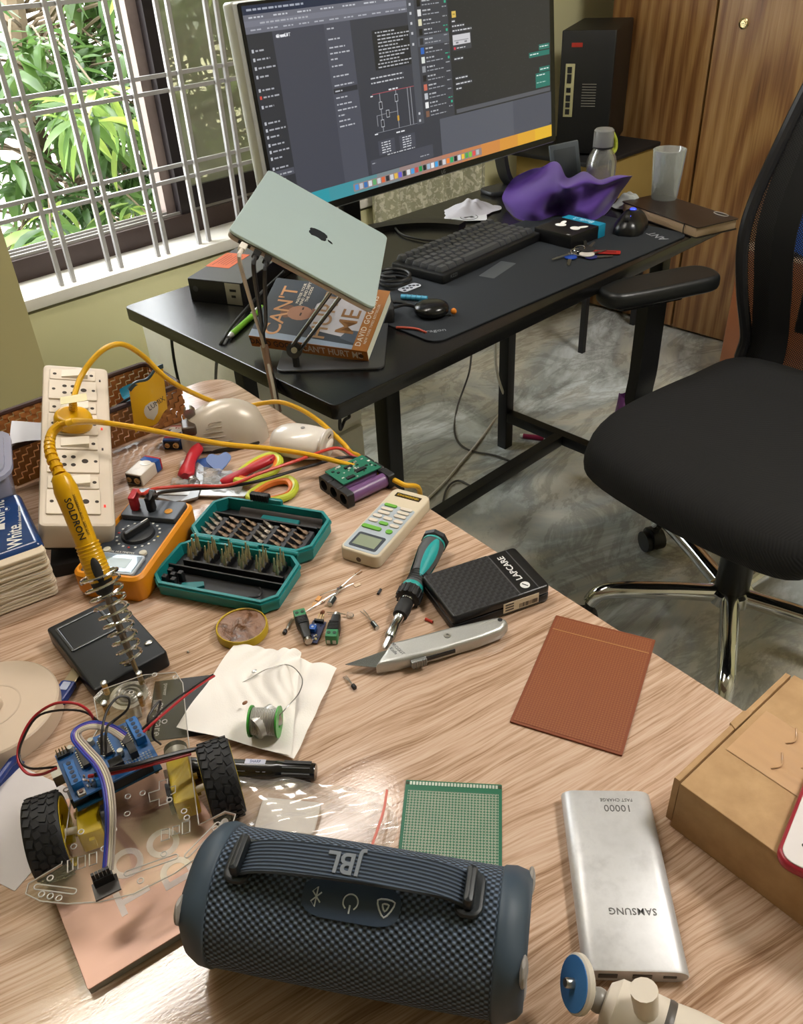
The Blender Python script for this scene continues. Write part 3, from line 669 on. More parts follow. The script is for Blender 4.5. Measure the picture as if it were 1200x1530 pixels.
tp = MB().slab(rr(.14, .19, .01, 4), -.017, -.0128, .001).build('top_plate', M_STAND, ls); tp.matrix_local = LSI @ LM @ Matrix.Translation((.02, .02, 0))
# ---------------- paperback book
BR_ = Matrix(((.493, .817, -.299), (-.868, .439, -.233), (-.059, .375, .925)))
bk_ = thing('paperback_book', 'thick paperback with orange spine and a man in a white shirt', 'book'); frame(bk_, BR_, (.8423, 1.0935, .8075))
BL, BW, BT = .21, .142, .0245
MB().box((0, .001, -BT / 2), (BL - .003, BW - .002, BT - .0012)).build('page_block', mat('d9dccb', .8, var=.05, vs=300), bk_, smooth=False)
cov = MB(); cov.slab(rr(BL, BW, .001, 2), -.0006, 0, .0002); cov.slab(rr(BL, BW, .001, 2), -BT, -BT + .0006, .0002)
cv = cov.build('cover', mat('3c434c', .3), bk_)
MB().box((0, -BW / 2 - .0003, -BT / 2), (BL, .0008, BT)).build('spine', mat('a8672a', .35), bk_, smooth=False)
def cover(poly, c, lay, nm='cover_print'):
    MB().add([(x, y, .00015 + lay * .00012) for x, y in poly], [tuple(range(len(poly)))]).build(nm, mat(c, .3, var=.1, vs=60), cv, smooth=False)
cover([(.078, -.071), (.105, -.071), (.105, .071), (.078, .071)], 'a06a38', 0)
cover([(-.105, -.071), (.078, -.071), (.078, -.062), (-.105, -.055)], '8a99ac', .5)
cover([(-.015, -.025), (.0, -.04), (.078, -.05), (.078, .045), (.045, .05), (.01, .04), (-.012, .02)], 'b6b5bd', 1)         # shirt
cover([(.05, -.05), (.078, -.058), (.078, -.03), (.06, -.03)], '515a68', 1.2)
fc = [(-.035 + .023 * math.cos(a), -.006 + .017 * math.sin(a)) for a in [i * math.pi / 8 for i in range(16)]]
cover(fc, '9a705a', 1.4); cover([(-.018, -.014), (-.006, -.012), (-.006, .006), (-.016, .008)], '8a6350', 1.4)
cover([(x - .012 if x < -.035 else x, y) for x, y in [(p[0] * .55 - .026, p[1] * .9) for p in fc]], '6e4e3e', 1.3)
cover([(-.034, -.012), (-.031, -.012), (-.031, -.005), (-.034, -.005)], '2f211b', 1.8); cover([(-.034, .002), (-.031, .002), (-.031, .008), (-.034, .008)], '2f211b', 1.8)
M_COP = mat('b98a62', .3); M_CREAM = mat('d9d2c4', .4)
Q = R(90)
text("CAN'T", .040, M_COP, cv, (-.068, -.005, .0005), (0, 0, Q), .0001, bold=.006); text('HURT', .042, mat('9a7a5a', .3), cv, (.012, -.004, .0006), (0, 0, Q), .0001, bold=.006); text('ME', .046, mat('8a6440', .3), cv, (.056, -.012, .0006), (0, 0, Q), .0001, bold=.006)
text('MASTER YOUR\nMIND AND DEFY\nTHE ODDS', .0075, M_CREAM, cv, (-.040, .040, .0005), (0, 0, Q), .0001)
text('DAVID GOGGINS', .0135, M_CREAM, cv, (.086, -.004, .0005), (0, 0, Q), .0001, space=1.15, bold=.01); text('NEW YORK TIMES BESTSELLER', .006, M_CREAM, cv, (.096, -.01, .0005), (0, 0, Q), .0001, space=1.15)
text('DAVID GOGGINS', .018, mat('2a201c', .5), bk_, (-.055, -BW / 2 - .0008, -BT / 2), (Q, 0, 0), .0001, sx=.72, bold=.012); text("CAN'T HURT ME", .020, M_CREAM, bk_, (.042, -BW / 2 - .0008, -BT / 2), (Q, 0, 0), .0001, sx=.72, bold=.012)
MB().lathe([(.0045, 0), (.0045, .0003)], 12).build('publisher_mark', mat('4a3222', .5), bk_, loc=(.093, -BW / 2 - .0007, -BT / 2), rot=(Q, 0, 0))
# charger that props the book up
ad = thing('power_adapter', 'black power adapter beside the paperback book', 'adapter', (.965, 1.115, TZ), R(-40))
MB().rbox((0, 0, .015), (.10, .06, .03), .006, .004).build('body', BLKM, ad); MB().tube([(.05, 0, .02), (.07, .01, .02), (.09, .03, .008), (.07, .06, .006), (.03, .07, .006)], .003, 7).build('cord', BLK, ad)
cc = thing('cable_coil', 'black cable coiled beside the laptop on the desk', 'cable', (1.12, 1.20, TZ + .003))
MB().tube([(.032 * math.cos(i * .5) * (1 - i * .004), .032 * math.sin(i * .5), .003 + i * .0007) for i in range(34)], .003, 7, 3).build('loop', BLK, cc)
# ---------------- black mini computer box with an orange sticker
mb_ = thing('mini_computer_box', 'black box with orange sticker left of the laptop', 'box', (.9362, 1.4522, TZ), R(-65.7))
MB().rbox((0, 0, .0226), (.1225, .2232, .0452), .003, .002).build('body', mat('17171b', .3), mb_)
MB().slab(rr(.121, .222, .003, 3), .0452, .0458, .0002).build('lid_panel', mat('55565c', .3), mb_)
stk_ = MB().box((-.035, .0, .0461), (.055, .085, .0004)).build('orange_sticker', mat('d0643a', .6), mb_, smooth=False)
for i in range(6): MB().box((-.052 + i * .007, .0 + (i % 2) * .006, .0464), (.0012, .065 - (i % 3) * .01, .0001)).build('sticker_writing', mat('5a2a1c', .6), stk_, smooth=False)
fp = MB().rbox((.04, -.1118, .0226), (.034, .001, .042), .002, .0004).build('port_plate', mat('9a978c', .4, .4), mb_)
for z, w in ((.030, .014), (.018, .009)): MB().box((.04, -.1126, z), (w, .001, .0045)).build('port', BLK, fp, smooth=False)
MB().lathe([(.005, 0), (.006, .0006), (.0045, .0008)], 16).build('emblem', mat('3c3c42', .4), mb_, loc=(-.045, -.1118, .026), rot=(Q, 0, 0))
text('PRO', .010, mat('2b2b30', .5), mb_, (.035, .03, .046), (0, 0, 0), .0001)
# green pen
gp = thing('green_pen', 'green ballpoint pen lying beside the paperback', 'pen', P(366, 482, TZ + .006), 0); gp.rotation_euler = (0, 0, math.atan2((P(418, 432) - P(353, 490)).y, (P(418, 432) - P(353, 490)).x))
MB().cyl((-.055, 0, 0), (.075, 0, 0), .0055).build('barrel', mat('6aa52c', .35), gp); MB().cyl((-.068, 0, 0), (-.055, 0, 0), .003, .0055).build('tip', SILVER, gp); MB().box((.05, 0, .0065), (.04, .004, .002)).build('clip', SILVER, gp, smooth=False)
# cables hanging from the laptop
M_STL = mat('a58b80', .3, .8)
def lpt(x): return LM @ Vector((x, -.152, -.008))
bn0 = P(394, 512, .80); bn1 = Vector((.690, 1.035, .70))
for x, c, nm, lb, r_ in ((-.081, 'c9c0b4', 'white_charging_cable', 'white charging cable hanging from the laptop edge', .0028), (-.062, '17171a', 'black_laptop_cable', 'thicker black cable plugged into the laptop, next to the white one', .0032), (-.047, '17171a', 'black_laptop_cable', 'black cable plugged into the laptop, furthest from the hinge corner', .0028)):
    t = thing(nm, lb, 'cable', lpt(x)); o = lpt(x); W = lambda p: Vector(p) - o
    nrm = LR @ Vector((0, -1, 0)); d = .004 * (x + .064) / .017
    MB().rbox((0, 0, 0), (.0095, .020, .0065), .002, .0015, T=LR.to_4x4() @ Matrix.Translation((0, -.009, 0))).build('plug', mat('d8d2c8', .4) if c == 'c9c0b4' else BLK, t)
    MB().tube([nrm * .018, nrm * .035 + Vector((0, 0, -.012)), (W(bn0) + nrm * .03) * .5 + Vector((0, 0, -.02)), W(bn0) + Vector((d, d, 0)), W(bn1) + Vector((d, d, 0)), W((.69 + d, 1.05, .4)), W((.70 + d, 1.1, .05))], r_, 8, 8).build('cord', mat(c, .5), t)
sl = MB(); a = bn0 + Vector((0, 0, -.004)); sl.tube([a, bn0.lerp(bn1, .5), bn1], .0062, 12, 4)
tag(sl.build('cable_sleeve', M_STL), 'metallic sleeve bundling the laptop cables at the desk edge', 'cable sleeve')
for i, pts in enumerate((((388, 425, .80), (352, 475, .76), (325, 520, .745), (322, 560, .60), (324, 600, .4)), ((345, 492, .72), (322, 530, .60), (312, 565, .5), (310, 590, .4)))):
    w = [P(*p) for p in pts]
    if i == 0: w = [P(425, 405, .80), P(388, 440, .765), P(352, 480, .757), P(331, 512, .753), P(324, 540, .69), P(322, 575, .5)]
    else: w = [Vector((.80, 1.55, .70)), Vector((.79, 1.55, .55)), Vector((.82, 1.56, .3)), Vector((.85, 1.57, .05))]
    tag(MB().tube(w, .0032, 7).build('desk_cable', BLK), ('black cable curving over the left edge of the black desk', 'black cable dropping behind the back edge of the black desk')[i], 'cable')
# ---------------- desk mat, keyboard
dm = thing('desk_mat', 'dark grey desk mat under the keyboard', 'desk mat', (1.3627, 1.1027, TZ), R(-2.2))
MB().slab(rr(.78, .35, .025, 5), 0, .003, .001).build('mat_sheet', mat('1c2127', .75, bump=.1, bs=900), dm)
text('ANT', .028, mat('8a8e94', .6), dm, (.335, -.13, .0031), (0, 0, R(70)), .0001, bold=.01); text('dragon', .016, mat('8a8e94', .6), dm, (-.355, -.135, .0031), (0, 0, R(-35)), .0001)
MB().slab(rr(.10, .035, .003, 3), .003, .0033, .0001).build('clear_label', mat('474c52', .35), dm, loc=(-.05, -.008, 0), rot=(0, 0, R(15)))
kb = thing('keyboard', 'black mechanical keyboard with sculpted keys', 'keyboard', (1.3422, 1.2036, TZ + .003), R(3.3))
kbody = MB(); kbody.slab(rr(.336, .142, .006, 4), 0, .018, .003); kbody.build('case', mat('0f1012', .45), kb)
text('KZZI', .010, mat('55585c', .5), kb, (-.135, -.0712, .010), (Q, 0, 0), .0001)
def keycap(w):
    q = MB(); q.loft([[(x, y, 0) for x, y in rr(w - .0012, .0180, .0015, 2)], [(x, y, .002) for x, y in rr(w - .0014, .0178, .0015, 2)], [(x, y + .001, .0095) for x, y in rr(w - .0065, .0122, .0025, 2)]]); return q.mesh('keycap', mat('383a3f', .35))
KM = {}
rows = [[1] * 15, [1] * 13 + [2], [1.5] + [1] * 12 + [1.5], [1.75] + [1] * 11 + [2.25], [2.25] + [1] * 10 + [1.75, 1], [1.25, 1.25, 1.25, 6.25, 1, 1, 1, 1, 1]]
rows[0] = [1] * 16; rows = [rows[0]] + [r0 + [1] for r0 in rows[1:]]
for ri, row in enumerate(rows):
    x = -.157; y = .056 - ri * .0204 - (.002 if ri else 0); sc_ = .314 / (sum(row) * .01905)
    for w in row:
        ww = w * .01905 * sc_
        key = round(ww, 4)
        if key not in KM: KM[key] = keycap(ww)
        inst(KM[key], 'keycap', kb, (x + ww / 2, y, .018 + (.003 if ri == 0 else 0)), (R(2 + (2 - ri)), 0, 0)); x += ww
# ---------------- gaming mouse
ms = thing('gaming_mouse', 'black mouse with two blue lights', 'mouse', P(942, 342, TZ + .003), R(200))
def mouse_mesh(L, W, H):
    q = MB(); rings = []
    for i in range(13):
        t = i / 12; x = (t - .5) * L; w = W * (.5 + .5 * math.sin(math.pi * (.12 + .76 * t))) * (.92 if .35 < t < .6 else 1); h = H * (math.sin(math.pi * (.10 + .78 * t ** .85))) ** .7
        if i in (0, 12): w *= .55; h *= .5
        rings.append([(x, w / 2 * math.cos(a) * (1 if math.sin(a) < .3 else .94), max(0, math.sin(a)) ** .8 * h) for a in [math.pi * j / 12 for j in range(13)]] + [(x, -w / 2 * .9, 0), (x, w / 2 * .9, 0)])
    return q.loft(rings)
mouse_mesh(.118, .072, .042).build('shell', mat('0e0f11', .28), ms, ang=60)
for x, z, r_ in ((-.008, .0425, .0075), (.032, .038, .005)): MB().lathe([(r_, 0), (r_ * .8, .002), (0, .0025)], 14).build('blue_light', emit('2a46ff', 2.0), ms, loc=(x, 0, z - .001))
MB().cyl((.038, -.004, .033), (.038, .004, .033), .010).build('scroll_wheel', BLKM, ms)
# ---------------- earbuds carton
eb = thing('earbuds_carton', 'small black carton with blue end and white earbud picture', 'box', (1.5676, 1.1053, TZ + .003), R(-92.4))
EX, EY, EZ = .1023, .1194, .0276
MB().rbox((0, -.0125, EZ / 2), (EX, EY - .025, EZ), .001, .0006).build('black_sleeve', mat('101012', .35), eb)
bl = MB().rbox((0, EY / 2 - .0125, EZ / 2), (EX + .001, .025, EZ + .001), .001, .0006).build('blue_end', mat('1884a8', .4), eb)
text('Buds 3', .020, mat('c9e4ee', .4), bl, (0, EY / 2 - .0125, EZ + .0006), (0, 0, R(180)), .0001)
for x, a in ((-.018, 20), (.022, -25)):
    g = MB(); g.ball((0, 0, 0), (.013, .011, .001), 14, 5); g.ball((0, -.018, 0), (.006, .014, .001), 12, 5); g.build('earbud_picture', mat('e6e6e4', .5), eb, loc=(x, -.01, EZ + .0002), rot=(0, 0, R(a + 180)))
text('JBL', .007, mat('b8b8b8', .5), eb, (.038, -.055, EZ + .0003), (0, 0, R(180)), .0001)
# ---------------- bunch of keys
ky = thing('key_bunch', 'bunch of keys with red, blue and black tags', 'keys', P(872, 382, TZ + .004))
MB().tube([(.014 * math.cos(i * .7), .014 * math.sin(i * .7), .006 + .003 * math.sin(i * .7)) for i in range(9)], .0012, 6, 4, closed=True).build('key_ring', CHROME, ky, loc=(-.005, .012, 0))
MB().tube([(.011 * math.cos(i * .7), .011 * math.sin(i * .7), .008 + .003 * math.cos(i * .7)) for i in range(9)], .0012, 6, 4, closed=True).build('key_ring', CHROME, ky, loc=(.012, .02, 0))
def key_blade(ang, L, headr, m, loc, z=.0):
    q = MB(); q.slab([(x, y) for x, y in circ(headr, 18)], 0, .0022, .0006); o = q.build('key_head', m, ky, loc=loc, rot=(0, 0, R(ang)))
    e = MB(); e.prism([(headr * .8, -.004), (L * .5, -.004), (L * .6, -.0028), (L * .7, -.004), (L * .8, -.0026), (L, -.001), (L, .003), (headr * .8, .003)], .0004, .0018); e.build('key_blade', STEEL, o, smooth=False)
key_blade(-150, .05, .013, mat('19419c', .35), (-.028, .012, .0005)); key_blade(170, .058, .009, STEEL, (-.012, .02, .003)); key_blade(-20, .05, .016, mat('c4c0b8', .4), (.0, -.008, .004)); key_blade(15, .052, .017, BLKM, (.018, .006, .007)); key_blade(-45, .046, .013, mat('2a2e6a', .35), (-.002, -.02, .001)); key_blade(35, .055, .012, BLK, (.03, .018, .004))
rt = MB().slab(rr(.058, .020, .003, 3), 0, .002, .0005).build('red_tag', mat('9c2622', .4), ky, loc=(.042, -.028, .001), rot=(0, 0, R(-58)))
MB().box((0, 0, .0022), (.04, .008, .0003)).build('tag_print', mat('6a1512', .5), rt, smooth=False)
# ---------------- notebook with clip
nt = thing('notebook', 'thick black notebook with cream pages near the desk end', 'notebook', (1.826, .992, TZ + .001), R(-107.9))
NX, NY, NZ = .258, .1197, .024
MB().slab(rr(NX, NY, .006, 4), 0, .002, .0006).build('back_cover', mat('1c1512', .45), nt)
MB().slab(rr(NX - .008, NY - .004, .004, 4), .002, NZ - .002, .0006).build('page_block', mat('b9a083', .8, var=.1, vs=500), nt)
MB().slab(rr(NX, NY, .006, 4), NZ - .002, NZ, .0006).build('front_cover', mat('251b17', .3), nt)
MB().tube([(.09, -NY / 2 - .001, NZ + .001), (.09, -NY / 2 - .003, NZ / 2), (.09, -NY / 2 - .001, 0)], .0012, 6).build('elastic_band', BLK, nt)
cl = MB(); cl.tube([(.02 * math.cos(a) * (1.1 if i % 2 else 1), .008 * math.sin(a), 0) for i, a in enumerate([k_ * math.pi / 4 for k_ in range(8)])], .001, 6, 3, closed=True); cl.build('wire_clip', SILVER, nt, loc=(.085, .048, NZ + .0015))
# ---------------- glass of water, bottle
gl = thing('drinking_glass', 'tall frosted drinking glass behind the notebook', 'glass', P(990, 312, TZ))
GH = .135
MB().lathe([(.0, .0), (.027, .0), (.0285, .003), (.038, GH), (.0365, GH + .001), (.0355, GH - .001), (.0262, .006), (.0, .006)], 28, cap=(True, True)).build('tumbler', film('frosted_glass', 'dfe4e2', .22, .1), gl)
MB().lathe([(.0, .0065), (.0258, .0065), (.0290, .052), (.0, .052)], 24).build('water', film('water', 'e2ebea', .05, .02), gl)
bo = thing('water_bottle', 'clear plastic bottle with dark lid and yellow cord', 'bottle', (1.858, 1.23, TZ))
bz = PX(905, 192, 1.858).z - TZ
MB().lathe([(.0, 0), (.033, 0), (.036, .006), (.036, bz - .075), (.032, bz - .062), (.022, bz - .045), (.021, bz - .038), (.0195, bz - .038), (.020, bz - .046), (.034, bz - .078), (.034, .008), (0, .004)], 26).build('bottle_body', film('clear_bottle', 'e6e8e6', .08, .06, .8), bo)
ld = MB().lathe([(.0235, bz - .042), (.0245, bz - .038), (.0235, bz - .004), (.020, bz), (0, bz)], 26).build('lid', film('grey_lid', '8a8c86', .22, .1), bo)
MB().lathe([(.0246, bz - .043), (.0246, bz - .039)], 26).build('lid_ring', BLK, ld)
cd = MB(); cd.tube([(.024, -.008, bz - .012), (.034, -.012, bz - .03), (.034, -.014, bz - .05), (.024, -.012, bz - .058), (.022, -.010, bz - .04), (.024, -.008, bz - .012)], .0045, 8); cd.build('cord', mat('a7b03a', .7, var=.35, vs=300), bo)
# ---------------- cloths
def heap(name, m, label, cat, cx, cy, rx, ry, lumps, rot=0, seed=1, nu=72, nv=26, fold=.007, rim=.1):
    r_ = random.Random(seed); ph = [r_.uniform(0, 6.28) for _ in range(8)]
    q = MB()
    def fn(u, v):
        a = u * 2 * math.pi; rad = v * (1 + rim * math.sin(3 * a + ph[0]) + rim * .7 * math.sin(5 * a + ph[1]) + rim * .4 * math.sin(9 * a + ph[2]))
        x = rx * rad * math.cos(a); y = ry * rad * math.sin(a); z = 0
        for lx, ly, lr, lh in lumps: z += lh * math.exp(-(((x - lx) / lr) ** 2 + ((y - ly) / lr) ** 2))
        f1 = math.sin(x * 95 + 14 * math.sin(y * 33 + ph[3]) * .3 + ph[4] + y * 40); f2 = math.sin(y * 120 + 5 * math.sin(x * 45 + ph[5]) + ph[6])
        e = 1 - v ** 3
        z = (z + fold * (abs(f1) * .9 + f2 * .5)) * e + .003
        x += .006 * math.sin(y * 70 + ph[7]) * (1 - v); y += .005 * math.sin(x * 80 + ph[2]) * (1 - v)
        return (x, y, z)
    q.grid(nu, nv, fn); o = q.build(name, m, ang=180); o.location = (cx, cy, TZ + .001); o.rotation_euler = (0, 0, rot); return tag(o, label, cat)
M_TOWEL = mat('4a2d7e', .9, sheen=.15, bump=.4, bs=900)
_rows = [([(757, 314), (775, 328), (805, 331), (833, 323), (860, 328), (885, 331), (905, 320), (918, 303)], .001), ([(750, 300), (772, 312), (803, 318), (834, 306), (862, 316), (888, 317), (910, 303), (927, 288)], .022),
         ([(754, 285), (778, 292), (806, 300), (836, 297), (866, 300), (892, 300), (914, 290), (936, 276)], .045), ([(766, 270), (788, 268), (815, 276), (839, 287), (868, 284), (893, 284), (917, 276), (943, 266)], .068),
         ([(790, 256), (806, 252), (826, 245), (842, 276), (868, 270), (893, 275), (917, 269), (946, 263)], .085), ([(800, 257), (815, 255), (834, 252), (849, 266), (872, 257), (894, 268), (915, 266), (938, 265)], .070)]
_g = [spline([P(x, y, TZ + z) for x, y in r0], 8) for r0, z in _rows]; _g.append([p + Vector((.045, .05, -.045)) for p in _g[-1]]); _g.append([Vector((p.x + .02, p.y + .03, TZ + .002)) for p in _g[-1]])
_n = len(_g[0]); _cols = [spline([_g[j][i] for j in range(len(_g))], 7) for i in range(_n)]; _m = len(_cols[0])
def _tw(u, v):
    i = min(_n - 1, round(u * (_n - 1))); j = min(_m - 1, round(v * (_m - 1))); p = _cols[i][j].copy(); w = math.sin(math.pi * v) ** .5
    f = .006 * math.sin(u * 21 + 5 * v + 2.2 * math.sin(v * 8)) + .0045 * math.sin(v * 17 - u * 12) + .004 * abs(math.sin(u * 9 - v * 11))
    p += Vector((-.5, -.62, .6)) * f * w; p.z = max(p.z, TZ + .0015); return p
_o = Vector((1.70, 1.25, TZ)); tw_ = MB().grid(_n - 1, _m - 1, lambda u, v: _tw(u, v) - _o).build('purple_towel', M_TOWEL, ang=180, loc=_o); tag(tw_, 'crumpled purple microfibre towel in front of the bottle', 'towel')
heap('white_cloth', mat('c4c4ce', .9, bump=.3, bs=600), 'white cotton cloth bunched left of the purple towel', 'cloth', 1.59, 1.42, .075, .05, [(0, 0, .05, .022)], R(-20), 9, 48, 16, .005)
heap('white_cloth', mat('b4b8b4', .9, bump=.3, bs=600), 'white cloth behind the notebook next to the glass', 'cloth', 1.852, 1.135, .042, .035, [(0, 0, .035, .03)], R(-60), 12, 48, 16, .005)
# ---------------- sticker card, phone, dark stand behind the monitor
cdt = thing('sticker_card', 'white card with a round black emblem beside the keyboard', 'card', P(701, 325, TZ + .004), R(-48))
MB().slab(rr(.085, .055, .003, 3), 0, .0008, .0002).build('card_sheet', mat('c9ccd2', .4), cdt)
em = MB(); em.tube([(.021 * math.cos(a), .021 * math.sin(a), .001) for a in [i * .5236 for i in range(12)]], .0008, 5, 2, closed=True); em.build('emblem_ring', BLK, cdt)
em = MB(); em.prism([(-.014, -.004), (-.004, .012), (.004, .013), (.014, -.002), (.006, -.006), (.0, -.001), (-.008, -.008)], .0009, .0011); em.build('emblem_print', BLK, cdt, smooth=False)
ph_ = thing('upright_phone', 'dark phone-like slab standing behind the purple towel', 'phone', (1.862, 1.325, TZ)); 
MB().rbox((0, 0, .062), (.075, .010, .125), .003, .003, T=Matrix.Rotation(R(-12), 4, 'X') @ Matrix.Rotation(R(-40), 4, 'Z')).build('body', mat('3c4348', .4), ph_)
MB().rbox((0, -.0056, .062), (.055, .001, .10), .0004, .0003, T=Matrix.Rotation(R(-12), 4, 'X') @ Matrix.Rotation(R(-40), 4, 'Z')).build('inner_panel', mat('2b3033', .4), ph_)
sg = thing('dark_bracket_stand', 'dark curved bracket stand behind the right half of the monitor', 'stand', (1.80, 1.48, TZ), R(-10))
MB().ribbon([(-.03, 0, .16), (-.025, 0, .11), (-.01, 0, .05), (.01, 0, .018), (.03, 0, .012)], .04, .012, 6, side=(0, 1, 0)).build('curved_leg', mat('17181b', .4), sg)
MB().rbox((-.0, 0, .006), (.14, .07, .012), .02, .004).build('foot', mat('1f2023', .4), sg)
# ---------------- small things in front of the keyboard
bc = thing('earbud_case', 'flat round black earbud case with orange tip behind it', 'case', P(645, 470, TZ + .003))
MB().lathe([(0, 0), (.022, .0), (.031, .006), (.033, .012), (.030, .019), (.020, .023), (0, .0235)], 30).build('shell', mat('151515', .22), bc, ang=80)
MB().ball((.0, 0, 0), (.005, .006, .006)).build('orange_tip', mat('c8761c', .4), bc, loc=(P(678, 465, TZ + .012) - P(645, 470, TZ + .003)))
an = thing('blue_marker', 'light blue ribbed pen behind the round earbud case', 'pen', P(622, 445, TZ + .008), 0); an.rotation_euler = (0, 0, R(-62))
MB().cyl((-.03, 0, 0), (.022, 0, 0), .005).build('barrel', mat('3d8fb0', .4), an)
for i in range(4): MB().cyl((-.02 + i * .01, 0, 0), (-.018 + i * .01, 0, 0), .0056).build('rib', mat('2c6f8c', .4), an)
sd_ = thing('spotted_tag', 'white plastic tag with dark spots beside the keyboard', 'tag', P(612, 430, TZ + .004), R(0))
MB().slab(rr(.05, .024, .008, 4), 0, .0012, .0004).build('sheet', mat('c3c9d6', .4), sd_)
for i in range(7): MB().lathe([(.0034, .0012), (.0034, .0016)], 10).build('spot', mat('1d2433', .5), sd_, loc=(-.018 + .006 * i, (-.005, .005, 0)[i % 3], 0))
tag(MB().tube([P(592, 489, TZ + .005), P(612, 490, TZ + .006), P(625, 492, TZ + .006), P(637, 497, TZ + .004)], .0022, 7).build('red_wire_piece', mat('b8503c', .5)), 'short red wire offcut on the desk mat corner', 'wire')
tag(MB().tube([P(585, 333, TZ + .004), P(600, 350, TZ + .004), P(630, 358, TZ + .004), P(652, 360, TZ + .004)], .0025, 7).build('keyboard_cable', BLK), 'black cable running behind the keyboard', 'cable')
tag(MB().tube([Vector((.735, .93, .722)), Vector((.72, .915, .70)), P(515, 628, .70), P(522, 622, .71), P(515, 612, .72), P(500, 618, .72)], .0028, 7).build('corner_cable', BLK), 'black cable loop hanging below the near corner of the black desk', 'cable')
# ================================================================ THINGS ON THE WOOD TABLE, far half
def yaw_px(a, c, z=TZ):
    d = P(*c, z) - P(*a, z); return math.atan2(d.y, d.x)
# ---------------- extension board, tilted on the basket
SR = Matrix(((.865, .483, .134), (-.423, .848, -.319), (-.268, .219, .938)))
es = thing('extension_board', 'cream extension board with four switches and sockets', 'extension board'); frame(es, SR, (.3276, .9374, .847))
ESM = Matrix.Translation((.3276, .9374, .847)) @ SR.to_4x4()
EL, EW = .297, .081
M_ESB = mat('cdbfae', .42); M_ESP = mat('d6c9b8', .4)
MB().slab(rr(EW, EL, .007, 4), -.038, 0, .004).build('housing', M_ESB, es)
MB().slab(rr(EW - .012, EL - .012, .004, 3), -.046, -.038, .001).build('black_base', mat('1a1614', .6), es)
M_HOLE = mat('3a322c', .8)
for i in range(4):
    y0 = EL / 2 - .012 - i * .0685
    sp = MB().rbox((-.004, y0 - .011, .0012), (.056, .021, .0024), .0015, .0007).build('switch_plate', M_ESP, es)
    MB().add([(-.018, y0 - .018, .0024), (.014, y0 - .018, .0024), (.014, y0 - .004, .0024), (-.018, y0 - .004, .0024), (-.018, y0 - .018, .0040), (.014, y0 - .018, .0090), (.014, y0 - .004, .0090), (-.018, y0 - .004, .0040)], [(4, 5, 6, 7), (0, 1, 5, 4), (1, 2, 6, 5), (2, 3, 7, 6), (3, 0, 4, 7)]).build('rocker_switch', mat('e4dacb', .3), sp, smooth=False)
    for x in (-.026, .019): MB().lathe([(.0024, .0022), (.0024, .0026)], 10).build('screw', M_HOLE, sp, loc=(x, y0 - .011, 0))
    pl = MB().rbox((-.004, y0 - .043, .0012), (.058, .039, .0024), .0015, .0007).build('socket_plate', M_ESP, es)
    for x, y, r_ in ((-.014, -.036, .0028), (-.004, -.036, .0028), (-.014, -.050, .0028), (-.004, -.050, .0028), (.009, -.043, .0038), (-.027, -.043, .0022), (.021, -.043, .0022)):
        MB().lathe([(r_, .0021), (r_, .0026)], 12).build('socket_hole', M_HOLE, pl, loc=(x, y0 + y, 0))
    MB().box((.0295, y0 - .048 + (.03 if i in (0, 2) else 0), .0004), (.0022, .0035, .0012)).build('indicator', mat('3a2f2c', .5) if i in (0, 2) else emit('ff3a30', 1.2), es, smooth=False)
sup = thing('black_block', 'dark block under the near end of the extension board', 'block', (.245, .83, TZ), R(-27))
MB().rbox((.018, .02, .0085), (.085, .06, .017), .004, .002).build('body', mat('120f0e', .6), sup)
# ---------------- soldering iron, its stand
TIP = P(207, 1010, .772)
best = min((abs((P(86, 700, z) - TIP).length - .195), z) for z in [.80 + i * .002 for i in range(140)]); IZ = best[1]; END = P(86, 700, IZ)
ax = (END - TIP).normalized(); IL = (END - TIP).length
si = thing('soldering_iron', 'yellow soldering iron resting in the coil of its stand', 'soldering iron', TIP)
IT = Matrix(ax.to_track_quat('Z', 'Y').to_matrix()).to_4x4(); KS = IL / .205; print('iron', IL, IZ)
M_IRON_Y = mat('d9a40e', .28)
def isub(name, prof, m, n=20, par=si): 
    o = MB().lathe([(r_, z * KS) for r_, z in prof], n, IT).build(name, m, par); return o
isub('tip', [(.0008, 0), (.0022, .006), (.0024, .025)], mat('8a7a5e', .4, .8))
isub('heater_barrel', [(.0032, .022), (.0034, .075), (.0036, .085)], mat('7c6f64', .4, .8))
hd = isub('handle', [(.0065, .092), (.0105, .098), (.0112, .12), (.0098, .135), (.0102, .165), (.0108, .185), (.0085, .197), (.0062, .200)], M_IRON_Y, 24)
isub('black_collar', [(.0036, .082), (.0078, .086), (.0098, .094), (.0100, .099)], BLKM)
for i in range(9): MB().lathe([(.0112 - .00005 * i, KS * (.105 + i * .0033)), (.0116 - .00005 * i, KS * (.106 + i * .0033)), (.0112 - .00005 * i, KS * (.107 + i * .0033))], 20, IT, cap=(False, False)).build('grip_ridge', M_IRON_Y, hd)
def on_handle(o, dist, r_, offs=0):
    side = ((CAM - (TIP + ax * dist)).normalized()); side = (side - ax * side.dot(ax)).normalized(); up = side
    xax = -ax; yax = up.cross(xax)
    Mx = Matrix((xax, yax, up)).transposed().to_4x4(); o.matrix_local = Matrix.Translation(ax * dist * KS + up * r_ + yax * offs) @ Mx
on_handle(text('SOLDRON', .0085, BLK, hd, depth=.0003, bold=.012), .158, .0104, -.002); on_handle(text('SOLDERING IRON  230V 25W', .003, BLK, hd, depth=.0003), .160, .0100, .0045)
gr = MB(); gr.ball((0, 0, 0), (.013, .0045, .002)); on_handle(gr.build('thumb_mark', BLKM, hd), .108, .0108)
